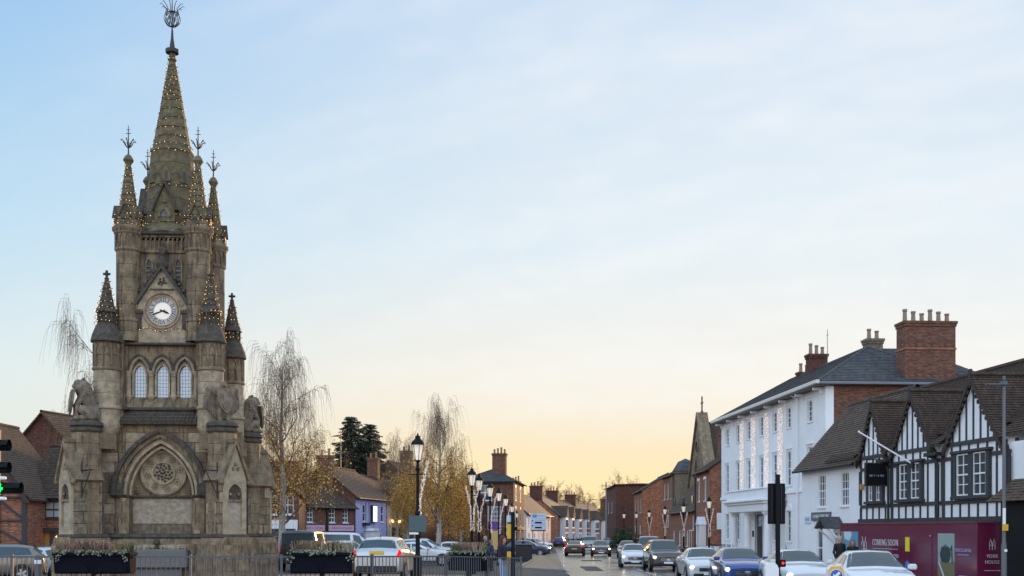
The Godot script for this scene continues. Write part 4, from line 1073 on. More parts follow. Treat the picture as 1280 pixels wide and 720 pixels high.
func houses_left() -> void:
	var wp: Material = mats["white_paint"]; var wg: Material = mats["window_glass"]
	var y0 := gy(-27, 65)
	# long brick cottage with lit doorway
	var b := house("brick_cottage", "red brick cottage with big dark tiled roof and lit doorway behind the silver car", front(-28.1, 65.0, -20.1, 65.0, y0), 8.0, 4.3, 7.2, mats["brick"], mats["roof_tile_dark"], 3.2, "gable", [[0.95, 3.05, 1.5, 1.0, 3, 2]], mats["old_wood"], mat("net_curtain", 0.42, 0.44, 0.45, 0.3), 0.16)
	var m := M.new(); m.box(0.6, 0.0, 0.005, 0.85, 2.25, 0.08); m.box(0.55, 2.25, 0.005, 3.2, 2.5, 0.35); m.box(2.4, 0.0, 0.005, 2.6, 2.25, 0.08); part(b, "door_frame", m, mats["old_wood"])
	m = M.new(); m.box(0.851, 0.0, 0.005, 1.25, 2.249, 0.05); part(b, "side_panel", m, mat("amber_panel", 0.42, 0.22, 0.05, 0.5))
	m = M.new(); m.box(1.3, 0.9, 0.005, 2.4, 2.249, 0.03); part(b, "shop_window", m, mats["dark_glass"])
	m = M.new(); m.ball(Vector3(1.75, 1.95, 0.1), 0.09); m.ball(Vector3(2.2, 1.98, 0.1), 0.08); part(b, "door_lamp", m, glow("warm_lamp", Color(1.0, 0.72, 0.38), 4.0))
	m = M.new(); m.lathe([Vector2(0.1, 2.95), Vector2(0.3, 3.2), Vector2(0.28, 3.25), Vector2(0, 3.22)], 10, 0.45, 0.3); part(b, "hanging_bowl", m, mats["black_paint"])
	pipe(b, "drainpipe", [Vector3(0.3, 4.2, 0.35), Vector3(-0.15, 4.0, 0.15), Vector3(-0.15, 3.5, 0.12), Vector3(-0.15, 0, 0.12)], 0.06, mats["trim_black"])
	# timbered wing whose verge comes down at the left edge
	b = house("timbered_wing", "brick and black timber framed gable wing at the left edge", front(-33.6, 62.6, -27.05, 62.6, y0), 6.5, 4.2, 6.0, mats["brick"], mats["roof_tile"], 4.4, "front", [], mats["old_wood"], wg, 0.16)
	timbers(b, [[6.35, -0.3, 6.35, 4.1, 0.24], [4.9, -0.3, 4.9, 4.1, 0.2], [3.2, -0.3, 3.2, 4.1, 0.2], [0.0, 4.2, 6.5, 4.2, 0.26], [0.0, 1.55, 6.5, 1.55, 0.2], [0.0, 2.9, 6.4, 2.9, 0.1], [4.9, 4.1, 6.3, 2.95, 0.14], [4.8, 2.5, 6.3, 1.6, 0.16], [3.3, 2.9, 4.8, 2.0, 0.14], [3.25, 4.2, 3.25, 8.0, 0.2], [1.5, 4.2, 1.5, 6.2, 0.16], [5.0, 4.2, 5.0, 6.2, 0.16]], 0.05)
	m = M.new()
	for s in [-1.0, 1.0]:
		m.prism(PackedVector2Array([Vector2(3.25 + s * 3.55, 3.9), Vector2(3.25, 8.6), Vector2(3.25, 8.25), Vector2(3.25 + s * 3.3, 3.85)]), 0.27, 0.33)
	part(b, "bargeboard", m, mats["old_wood"])
	# taller house behind
	b = house("tall_gabled_house", "tall dull brick gabled house behind the brick cottage", Transform3D(Basis(Vector3.UP, deg_to_rad(-14)), Vector3(-37.0, gy(-33, 80), -80.5)), 7.6, 6.8, 16.0, mats["brick_dark"], mats["roof_tile"], 4.0, "front", [[3.3, 4.8, 0.9, 1.2, 2, 2]], wp, wg, 0.24)
	# gabled house beside the birch
	b = house("gabled_brick_house", "gabled brick house with white shopfront behind the birch next to the tower", Transform3D(Basis(Vector3.UP, deg_to_rad(8)), Vector3(-24.9, gy(-20, 86), -86.0)), 8.4, 5.2, 14.0, mats["brick_dull"], mats["roof_tile"], 5.0, "front", [[5.6, 3.6, 1.1, 1.5, 2, 2], [7.1, 3.6, 0.9, 1.5, 2, 2], [3.8, 6.6, 0.9, 1.2, 2, 2]], wp, wg, 0.24)
	sign_board(b, "shop_fascia", 4.0, 2.5, 8.3, 3.2, wp)
	m = M.new(); m.box(4.1, 0.0, 0.005, 8.2, 2.48, 0.05); var sf := part(b, "shop_window", m, mats["dark_glass"])
	m = M.new()
	for k in 5:
		m.box(4.03 + k * 1.03, 0.0, 0.006, 4.15 + k * 1.03, 2.49, 0.12)
	part(sf, "window_frame", m, wp)
	# brick shops with pink fascias
	var xf := front(-18.94, 99.7, -15.2, 108.0, gy(-17, 104))
	b = house("brick_shop_row", "brick shops with pink fascia boards under a mossy tiled roof", xf, 9.1, 4.6, 7.0, mats["brick_dull"], mats["roof_tile_dark"], 3.1, "gable", [[1.2, 3.15, 0.95, 1.3, 2, 3], [4.8, 3.15, 0.95, 1.3, 2, 3], [7.05, 3.15, 0.95, 1.3, 2, 3]], wp, wg)
	var pink := mat("fascia_pink", 0.62, 0.38, 0.52, 0.6); var pt := mat("fascia_print", 0.3, 0.13, 0.24, 0.6)
	sign_board(b, "shop_fascia", 0.6, 2.35, 3.9, 2.9, pink, 31, pt)
	sign_board(b, "shop_fascia", 4.6, 2.35, 8.9, 2.9, pink, 32, pt)
	pipe(b, "drainpipe", [Vector3(4.3, 4.5, 0.3), Vector3(4.3, 4.2, 0.1), Vector3(4.3, 0, 0.1)], 0.07, mats["trim_black"])
	for q in [[0.7, 3.8], [4.7, 8.8]]:
		m = M.new(); m.box(q[0], 0.4, 0.005, q[1], 2.33, 0.05); part(b, "shop_window", m, mats["dark_glass"])
	# lilac house
	b = house("lilac_house", "lilac painted house with brown tiled roof and brick chimney", front(-15.1, 108.1, -13.25, 118.0, gy(-14, 113)), 10.1, 5.65, 7.0, mats["lilac_render"], mats["roof_tile"], 3.1, "gable", [[2.2, 3.3, 1.0, 1.7, 1, 2], [8.2, 3.3, 1.0, 1.7, 1, 2], [1.6, 0.3, 1.2, 2.0, 2, 2]], wp, wg, 0.24, mats["brick_dull"])
	chimney(b, -0.15, -3.0, 5.5, 9.7, 0.9, 1.5, 2, mats["brick_dull"], mats["clay_pot"], false)
	m = M.new(); m.bevel(4.6, 3.2, 0.02, 6.1, 5.0, 0.28, 0.02)
	var sg := part(b, "lightbox_sign", m, mats["trim_black"])
	m = M.new(); m.box(4.7, 3.3, 0.281, 6.0, 4.9, 0.3); part(sg, "lightbox_screen", m, glow("lightbox", Color(0.95, 0.97, 1.0), 0.45))
	m = M.new(); m.bevel(2.9, 0.0, 0.02, 4.4, 2.4, 0.8, 0.03); m.prism(PackedVector2Array([Vector2(2.7, 2.4), Vector2(4.6, 2.4), Vector2(4.4, 2.65), Vector2(2.9, 2.65)]), 0.02, 0.95); part(b, "bay", m, wp)
	m = M.new(); m.bevel(5.0, 0.0, 0.02, 6.6, 2.2, 0.5, 0.03); part(b, "porch", m, wp)
	m = M.new(); m.box(2.0, 2.9, 0.05, 3.4, 3.2, 0.4); m.tube([Vector3(2.2, 5.2, 0.3), Vector3(2.2, 3.2, 0.3)], 0.03, 0.03, 4); m.tube([Vector3(3.3, 5.2, 0.3), Vector3(3.3, 3.2, 0.3)], 0.03, 0.03, 4); part(b, "balcony", m, mats["iron"])
	m = M.new(); m.tube([Vector3(6.0, 8.7, -3.6), Vector3(6.0, 12.6, -3.6)], 0.05, 0.04, 5); m.bar(Vector3(5.4, 12.2, -3.6), Vector3(6.6, 12.2, -3.6), 0.04, 0.04); m.bar(Vector3(5.6, 11.8, -3.6), Vector3(6.4, 11.8, -3.6), 0.04, 0.04); part(b, "aerial", m, mats["grey_paint"])
	# cream shops behind the birches
	b = house("cream_shop", "cream fronted shop with warm wall lamps behind the golden birches", front(-13.2, 118.2, -10.95, 132.0, gy(-12, 125)), 14.0, 5.5, 7.0, mats["cream_render"], mats["roof_tile"], 2.9, "gable", [[1.6, 3.6, 1.1, 1.6, 2, 4], [6.2, 3.6, 1.1, 1.6, 2, 4], [10.8, 3.6, 1.1, 1.6, 2, 4]], wp, wg, 0.24, mats["brick_dull"])
	for x in [0.9, 3.7, 8.6, 12.6]:
		m = M.new(); m.bevel(x, 0, 0.01, x + 0.5, 3.2, 0.15, 0.02); part(b, "pilaster", m, mats["cream_render"])
		m = M.new(); m.ball(Vector3(x + 0.25, 3.45, 0.3), 0.16); part(b, "wall_lamp", m, glow("warm_lamp", Color(1.0, 0.72, 0.38), 4.0))
	for x in [1.5, 4.4, 9.3]:
		m = M.new(); m.box(x, 0.3, 0.005, x + 2.0, 2.8, 0.04); part(b, "shop_window", m, mats["dark_glass"])
	chimney(b, 7.0, -3.5, 8.0, 10.6, 1.0, 1.2, 2, mats["brick_dull"], mats["clay_pot"], false)
	b = house("tall_brick_shop", "tall brick shop with chimney showing above the golden birches", front(-10.8, 133.0, -8.7, 147.0, gy(-10, 140)), 14.1, 7.4, 8.0, mats["brick_dull"], mats["roof_tile"], 3.4, "gable", [[2.0, 4.4, 1.1, 1.8, 2, 4], [6.5, 4.4, 1.1, 1.8, 2, 4], [11.0, 4.4, 1.1, 1.8, 2, 4]], wp, wg)
	chimney(b, 9.0, -4.0, 9.9, 12.6, 1.1, 1.4, 2, mats["brick_dull"], mats["clay_pot"], false)
	house("red_brick_block", "plain red brick gable end between the birch trunks", front(-8.0, 116.0, -5.2, 116.0, gy(-6, 116)), 2.8, 5.4, 9.0, mats["brick_dark"], mats["roof_tile_dark"], 1.6, "front", [], wp, wg)
	# brown three storey house on the corner
	y0 = gy(0, 138)
	b = house("corner_townhouse", "three storey brown brick corner house with grey hipped roof and large chimney", front(-6.2, 135.6, 0.19, 135.0, y0), 6.42, 8.4, 15.0, mats["brick_dull"], mats["slate"], 1.9, "hip", [[2.1, 6.1, 1.7, 1.9, 2, 2], [4.2, 3.0, 1.0, 1.7, 2, 2]], wp, wg)
	chimney(b, 4.2, -5.0, 9.2, 12.1, 1.7, 1.5, 4, mats["brick_dull"], mats["clay_pot"])
	for k in 2:
		for j in 3:
			var o := Node3D.new()
			var r := [[6.2, 1.6], [3.1, 2.1], [0.4, 1.9]]
			m = M.new()
			m.t = Transform3D(Basis(Vector3.UP, PI / 2), Vector3(6.42, 0, -2.5 - k * 6.5))
			m.box(-0.65, r[j][0] - 0.1, 0.002, 0.65, r[j][0] + r[j][1] + 0.25, 0.07)
			var fr := part(b, "window", m, wp)
			m = M.new(); m.t = Transform3D(Basis(Vector3.UP, PI / 2), Vector3(6.42, 0, -2.5 - k * 6.5))
			m.box(-0.5, r[j][0], 0.071, -0.03, r[j][0] + r[j][1], 0.08); m.box(0.03, r[j][0], 0.071, 0.5, r[j][0] + r[j][1], 0.08)
			part(fr, "pane", m, wg)
			o.free()
	m = M.new(); m.t = Transform3D(Basis(Vector3.UP, PI / 2), Vector3(6.42, 0, 0)); m.bevel(1.0, 2.55, 0.002, 14.0, 2.9, 0.25, 0.02); part(b, "shop_fascia", m, mats["black_paint"])
	b = house("low_brick_annexe", "low brick gabled annexe in front of the brown corner house", front(-4.6, 125.0, -2.6, 125.0, gy(-3, 125)), 2.0, 4.4, 9.0, mats["brick_dark"], mats["roof_tile_dark"], 2.2, "front", [], wp, wg)
	# white and pink cottages where the road bends
	b = house("white_end_cottage", "white cottage with grey tiled roof beside the parking sign", front(1.95, 152.5, 3.8, 164.0, gy(3, 158)), 11.6, 4.9, 7.0, mats["white_render"], mats["slate"], 3.2, "gable", [[2.0, 3.1, 0.9, 1.2, 2, 2], [7.4, 3.1, 0.9, 1.2, 2, 2], [2.0, 0.9, 1.2, 1.3, 2, 2], [7.4, 0.9, 1.2, 1.3, 2, 2]], wp, wg)
	chimney(b, 0.5, -3.5, 7.4, 9.8, 0.9, 1.4, 2, mats["brick_dark"], mats["clay_pot"], false)
	b = house("pink_end_cottage", "pale pink cottage with grey roof at the bend of the road", front(3.85, 164.4, 6.2, 178.5, gy(5, 170)), 14.2, 4.9, 7.0, mats["pink_render"], mats["slate"], 3.2, "gable", [[2.0, 3.1, 1.0, 1.3, 2, 2], [6.4, 3.1, 1.0, 1.3, 2, 2], [10.8, 3.1, 1.0, 1.3, 2, 2], [4.0, 0.8, 1.2, 1.4, 2, 2], [9.0, 0.8, 1.2, 1.4, 2, 2]], wp, wg)
	chimney(b, 1.0, -3.5, 7.4, 9.9, 1.6, 1.2, 3, mats["brick_dark"], mats["clay_pot"], false)
	# brick terrace with white bays
	var tl := ["brick terrace house with white bay nearest the pink cottage", "second brick terrace house with white bay at the road bend", "third brick terrace house with white bay furthest along the road bend"]
	var q := [[8.0, 194.0, 11.4, 214.0], [11.5, 214.5, 15.8, 235.0], [16.0, 235.5, 22.0, 256.0]]
	for k in 3:
		var a: Array = q[k]
		xf = front(a[0], a[1], a[2], a[3], gy(a[0], a[1]) - 0.1)
		var W := Vector2(a[2] - a[0], a[3] - a[1]).length()
		b = house("terrace_house", tl[k], xf, W, 5.4, 8.0, mats["brick"], mats["slate"] if k != 1 else mats["roof_tile"], 3.6, "gable", [[W * 0.42, 3.2, 1.1, 1.5, 2, 2]], wp, wg)
		b.set_meta("group", "terrace houses at the bend")
		for x in [W * 0.12, W * 0.62]:
			m = M.new(); m.prism(PackedVector2Array([Vector2(x, 0.4), Vector2(x + 4.0, 0.4), Vector2(x + 4.0, 5.2), Vector2(x, 5.2)]), 0.01, 1.0); var bay := part(b, "bay", m, wp)
			for j in 2:
				for i in 3:
					m = M.new(); m.box(x + 0.25 + i * 1.25, 0.9 + j * 2.5, 1.0, x + 1.2 + i * 1.25, 2.3 + j * 2.4, 1.02); part(bay, "pane", m, wg)
			m = M.new(); m.box(x - 0.02, 2.55, 1.0, x + 4.02, 3.2, 1.05); part(bay, "tile_band", m, mats["brick_dull"])
			m = M.new(); m.prism(PackedVector2Array([Vector2(x - 0.3, 5.2), Vector2(x + 4.3, 5.2), Vector2(x + 2.0, 7.2)]), -2.0, 1.2); part(b, "bay_roof", m, mats["roof_tile_dark"])
		chimney(b, 0.4, -3.9, 8.0, 10.6, 1.0, 2.2, 4, mats["brick_dark"], mats["clay_pot"], false)
	b = house("far_house", "far off house with grey roof where the road disappears", front(26.0, 288.0, 34.0, 262.0, gy(26, 270)), 27.0, 5.2, 8.0, mats["white_render"], mats["slate"], 3.4, "gable", [[4.0, 3.0, 1.4, 1.5, 2, 2], [12.0, 3.0, 1.4, 1.5, 2, 2], [20.0, 3.0, 1.4, 1.5, 2, 2]], wp, wg)
	chimney(b, 8.0, -4.0, 8.0, 11.4, 1.4, 1.6, 4, mats["brick_dark"], mats["clay_pot"])
	b = house("far_brick_house", "far off brick house closing the view down the street", front(17.5, 300.0, 26.0, 292.0, gy(22, 296)), 11.7, 5.2, 8.0, mats["brick_dull"], mats["slate"], 3.4, "gable", [[2.0, 3.0, 1.4, 1.5, 2, 2], [8.0, 3.0, 1.4, 1.5, 2, 2]], wp, wg)
	chimney(b, 6.0, -4.0, 8.0, 11.4, 1.4, 1.6, 4, mats["brick_dark"], mats["clay_pot"])

# ---------------------------------------------------------------- sculpted shapes: tapered bones joined smoothly, meshed as surface nets
func blob(m: M, bones: Array, cell: float, k: float) -> void:
	# bones: [from, to, radius, radius, colour]
	var lo := Vector3(1e9, 1e9, 1e9); var hi := -lo
	for b in bones:
		var r := maxf(b[2], b[3]) + k + cell * 2
		for p in [b[0], b[1]]:
			lo = lo.min(p - Vector3(r, r, r)); hi = hi.max(p + Vector3(r, r, r))
	var nx := int(ceil((hi.x - lo.x) / cell)) + 1; var ny := int(ceil((hi.y - lo.y) / cell)) + 1; var nz := int(ceil((hi.z - lo.z) / cell)) + 1
	var f := PackedFloat32Array(); f.resize(nx * ny * nz); f.fill(1e3)
	var best := PackedFloat32Array(); best.resize(nx * ny * nz); best.fill(1e3)
	var own := PackedByteArray(); own.resize(nx * ny * nz)
	for bi in bones.size():
		var b: Array = bones[bi]
		var pa: Vector3 = b[0]; var pb: Vector3 = b[1]; var ra: float = b[2]; var rb: float = b[3]
		var r := maxf(ra, rb) + k + cell * 2
		var l := ((pa.min(pb) - Vector3(r, r, r) - lo) / cell).floor(); var h := ((pa.max(pb) + Vector3(r, r, r) - lo) / cell).ceil()
		var ab := pb - pa; var L := maxf(ab.length_squared(), 1e-9)
		for z in range(maxi(0, int(l.z)), mini(nz - 1, int(h.z)) + 1):
			for y in range(maxi(0, int(l.y)), mini(ny - 1, int(h.y)) + 1):
				var row := (z * ny + y) * nx
				for x in range(maxi(0, int(l.x)), mini(nx - 1, int(h.x)) + 1):
					var p := lo + Vector3(x, y, z) * cell
					var t := clampf((p - pa).dot(ab) / L, 0.0, 1.0)
					var d := (p - pa - ab * t).length() - lerpf(ra, rb, t)
					var i := row + x
					var g := f[i]
					var e := maxf(k - absf(g - d), 0.0) / k
					f[i] = minf(g, d) - e * e * k * 0.25
					if d < best[i]:
						best[i] = d; own[i] = bi
	var cellv := {}
	var corner := [0, 1, nx, nx + 1, nx * ny, nx * ny + 1, nx * ny + nx, nx * ny + nx + 1]
	for z in nz - 1:
		for y in ny - 1:
			for x in nx - 1:
				var i := (z * ny + y) * nx + x
				var neg := 0
				for c in 8:
					if f[i + corner[c]] < 0.0:
						neg += 1
				if neg == 0 or neg == 8:
					continue
				var s := Vector3.ZERO; var cnt := 0
				for c in 8:
					var px := c & 1; var py := (c >> 1) & 1; var pz := (c >> 2) & 1
					for ax in 3:
						var bit := 1 << ax
						if c & bit:
							continue
						var v0 := f[i + corner[c]]; var v1 := f[i + corner[c | bit]]
						if (v0 < 0.0) != (v1 < 0.0):
							var t := v0 / (v0 - v1)
							var q := Vector3(px, py, pz)
							q[ax] += t
							s += q; cnt += 1
				s /= cnt
				var gr := Vector3(f[i + 1] - f[i] + f[i + nx + 1] - f[i + nx], f[i + nx] - f[i] + f[i + nx + 1] - f[i + 1], f[i + nx * ny] - f[i] + f[i + nx * ny + nx] - f[i + nx])
				cellv[i] = [lo + (Vector3(x, y, z) + s) * cell, gr.normalized(), own[i]]
	for i in cellv:
		var x: int = i % nx; var y: int = (i / nx) % ny; var z: int = i / (nx * ny)
		var axes := [[1, nx, nx * ny, y, z], [nx, nx * ny, 1, z, x], [nx * ny, 1, nx, x, y]]
		for a in axes:
			if a[3] < 1 or a[4] < 1:
				continue
			var v0 := f[i]; var v1 := f[i + a[0]]
			if (v0 < 0.0) == (v1 < 0.0):
				continue
			var c0: int = i; var c1: int = i - a[1]; var c2: int = i - a[1] - a[2]; var c3: int = i - a[2]
			if not (cellv.has(c1) and cellv.has(c2) and cellv.has(c3)):
				continue
			var A: Array = cellv[c0]; var B: Array = cellv[c1]; var C: Array = cellv[c2]; var D: Array = cellv[c3]
			var bb: Array = bones[A[2]]
			m.col = bb[4] if bb.size() > 4 else Color.WHITE
			if v0 < 0.0:
				m.quadn(A[0], B[0], C[0], D[0], A[1], B[1], C[1], D[1])
			else:
				m.quadn(D[0], C[0], B[0], A[0], D[1], C[1], B[1], A[1])
	m.col = Color.WHITE

# ---------------------------------------------------------------- clock tower
func arch_pts(w: float, ys: float, rise: float, n: int) -> PackedVector2Array:
	# pointed arch from left springing over the apex to the right springing
	var R := (rise * rise + w * w) / (2.0 * w)
	var p := PackedVector2Array()
	var a1 := acos(clampf((R - w) / R, -1, 1))
	for k in n + 1:
		var a := a1 * k / n
		p.append(Vector2(R - w - R * cos(a), ys + R * sin(a)))
	for k in range(n - 1, -1, -1):
		var a := a1 * k / n
		p.append(Vector2(-(R - w - R * cos(a)), ys + R * sin(a)))
	return p

func arch_band(m: M, w0: float, w1: float, ys: float, rise: float, z0: float, z1: float, n: int) -> void:
	var R := (rise * rise + w0 * w0) / (2.0 * w0)
	var R1 := R + w1 - w0
	var r1 := sqrt(maxf(R1 * R1 - (R - w0) * (R - w0), 0.01))
	var a := arch_pts(w0, ys, rise, n); var b := arch_pts(w1, ys, r1, n)
	for k in a.size() - 1:
		var p := a[k]; var q := a[k + 1]; var r := b[k + 1]; var s := b[k]
		m.quad(Vector3(p.x, p.y, z1), Vector3(q.x, q.y, z1), Vector3(r.x, r.y, z1), Vector3(s.x, s.y, z1))
		m._q(Vector3(p.x, p.y, z0), Vector3(q.x, q.y, z0), Vector3(q.x, q.y, z1), Vector3(p.x, p.y, z1), Vector3(-p.x, -1, 0))
		m._q(Vector3(s.x, s.y, z0), Vector3(r.x, r.y, z0), Vector3(r.x, r.y, z1), Vector3(s.x, s.y, z1), Vector3(s.x, 1, 0))
	for s in [-1.0, 1.0]:
		m._q(Vector3(s * w0, ys, z0), Vector3(s * w1, ys, z0), Vector3(s * w1, ys, z1), Vector3(s * w0, ys, z1), Vector3(0, -1, 0))

func frust(m: M, h0: float, y0: float, h1: float, y1: float) -> void:
	m.lathe([Vector2(h0 * sqrt(2.0), y0), Vector2(h1 * sqrt(2.0), y1)], 4, 0, 0, PI / 4, false)

func grooved(r0: float, y0: float, r1: float, y1: float, course: float) -> Array:
	# a round shaft with sunk joints between its courses
	var n := maxi(1, int(round((y1 - y0) / course)))
	var p := []
	for k in n:
		var a := k / float(n); var b := (k + 1) / float(n)
		p.append(Vector2(lerpf(r0, r1, a), lerpf(y0, y1, a) + 0.008)); p.append(Vector2(lerpf(r0, r1, b), lerpf(y0, y1, b) - 0.008))
		if k < n - 1:
			p.append(Vector2(lerpf(r0, r1, b) - 0.02, lerpf(y0, y1, b)))
	return p

func ashlar(parent: Node, xf: Transform3D, poly: PackedVector2Array, holes: Array, course: float, length: float, ms: Array, sd: int, proud := 0.035) -> int:
	# squared stones laid in courses over a polygon, each its own piece with open joints
	var r := RandomNumberGenerator.new(); r.seed = sd
	var lo := poly[0]; var hi := poly[0]
	for p in poly:
		lo = lo.min(p); hi = hi.max(p)
	var y := lo.y; var count := 0; var row := 0
	while y < hi.y - 0.03:
		var ch := minf(course * r.randf_range(0.88, 1.12), hi.y - y)
		if hi.y - y - ch < 0.09:
			ch = hi.y - y
		var x := lo.x - (length * 0.5 if row % 2 == 1 else 0.0)
		while x < hi.x - 0.02:
			var l := length * r.randf_range(0.75, 1.3)
			var j := 0.011
			var rect := PackedVector2Array([Vector2(x + j, y + j), Vector2(x + l - j, y + j), Vector2(x + l - j, y + ch - j), Vector2(x + j, y + ch - j)])
			var bits: Array = Geometry2D.intersect_polygons(rect, poly)
			for h in holes:
				var next := []
				for q in bits:
					next.append_array(Geometry2D.clip_polygons(q, h))
				bits = next
			for q: PackedVector2Array in bits:
				if q.size() < 3 or Geometry2D.is_polygon_clockwise(q):
					continue
				var a := 0.0
				for i in q.size():
					a += q[i].cross(q[(i + 1) % q.size()])
				if absf(a) < 0.006:
					continue
				var m := M.new()
				m.prism(q, -0.04, proud + r.randf_range(-0.006, 0.006), false)
				var o := part(parent, "stone_block", m, ms[r.randi() % ms.size()])
				o.transform = xf
				count += 1
			x += l
		y += ch; row += 1
	return count

func box_poly(x0: float, y0: float, x1: float, y1: float) -> PackedVector2Array:
	return PackedVector2Array([Vector2(x0, y0), Vector2(x1, y0), Vector2(x1, y1), Vector2(x0, y1)])

func crosslet(m: M, c: Vector3, s: float) -> void:
	m.lathe([Vector2(0.05 * s, 0), Vector2(0.09 * s, 0.08 * s), Vector2(0.04 * s, 0.16 * s), Vector2(0.04 * s, 0.3 * s)], 8)

var bulbs: M
var wires: M
func string_round(pts: Array, gap: float, r := 0.011) -> void:
	# a wire through the points with small lamps along it
	wires.tube(pts, 0.011, 0.011, 3)
	var left := gap * 0.5
	for k in pts.size() - 1:
		var a: Vector3 = pts[k]; var b: Vector3 = pts[k + 1]
		var L := (b - a).length(); var d: float = left
		while d < L:
			bulbs.bead(a.lerp(b, d / L) + Vector3(rnd(-0.02, 0.02), rnd(-0.04, 0.02), rnd(-0.02, 0.02)), r * rnd(0.55, 1.4))
			d += gap * rnd(0.7, 1.3)
		left = d - L

func spiral(cx: float, cz: float, r0: float, y0: float, r1: float, y1: float, turns: float, a0: float) -> Array:
	var p := []
	var n := int(turns * 16)
	for k in n + 1:
		var f := k / float(n); var a := a0 + TAU * turns * f
		var r := lerpf(r0, r1, f) + 0.03
		p.append(Vector3(cx + sin(a) * r, lerpf(y0, y1, f) + 0.03 * sin(a * 2.3), cz + cos(a) * r))
	return p

func lights_thing(label: String, xf: Transform3D) -> void:
	var o := thing("fairy_light_string", label, "christmas lights", "fairy lights on the clock tower", xf)
	part(o, "wire", wires, mats["trim_black"])
	part(o, "bulbs", bulbs, glow("fairy_lamp", Color(1.0, 0.74, 0.38), 1.6)).set_meta("kind", "stuff")

func finial_iron(b: Node, x: float, z: float, y: float, s: float) -> void:
	var m := M.new()
	m.tube([Vector3(x, y, z), Vector3(x, y + 1.1 * s, z)], 0.028 * s, 0.012 * s, 6)
	m.lathe([Vector2(0.0, y + 0.28 * s), Vector2(0.05 * s, y + 0.32 * s), Vector2(0.0, y + 0.36 * s)], 8, x, z)
	for k in 6:
		var a := TAU * k / 6
		var d := Vector3(sin(a), 0, cos(a))
		m.tube([Vector3(x, y + 0.3 * s, z) + d * 0.02 * s, Vector3(x, y + 0.38 * s, z) + d * 0.11 * s, Vector3(x, y + 0.52 * s, z) + d * 0.17 * s, Vector3(x, y + 0.58 * s, z) + d * 0.25 * s, Vector3(x, y + 0.54 * s, z) + d * 0.27 * s, Vector3(x, y + 0.52 * s, z) + d * 0.22 * s], 0.02 * s, 0.012 * s, 5)
	m.tube([Vector3(x - 0.09 * s, y + 0.82 * s, z), Vector3(x + 0.09 * s, y + 0.82 * s, z)], 0.014 * s, 0.014 * s, 5)
	m.tube([Vector3(x - 0.06 * s, y + 0.95 * s, z), Vector3(x + 0.06 * s, y + 0.95 * s, z)], 0.012 * s, 0.012 * s, 5)
	part(b, "iron_finial", m, mats["iron"])

func gablet(m: M, x0: float, x1: float, yb: float, yf: float, ya: float, z0: float, z1: float) -> void:
	m.prism(PackedVector2Array([Vector2(x0, yb), Vector2(x1, yb), Vector2(x1, yf), Vector2((x0 + x1) / 2, ya), Vector2(x0, yf)]), z0, z1)

func gable_coping(m: M, hw: float, yf: float, ya: float, z0: float, z1: float, t: float) -> void:
	for s in [-1.0, 1.0]:
		m.prism(PackedVector2Array([Vector2(s * (hw + t * 0.7), yf - t * 0.6), Vector2(0, ya), Vector2(0, ya + t * 1.5), Vector2(s * (hw + t * 1.6), yf)]), z0, z1)

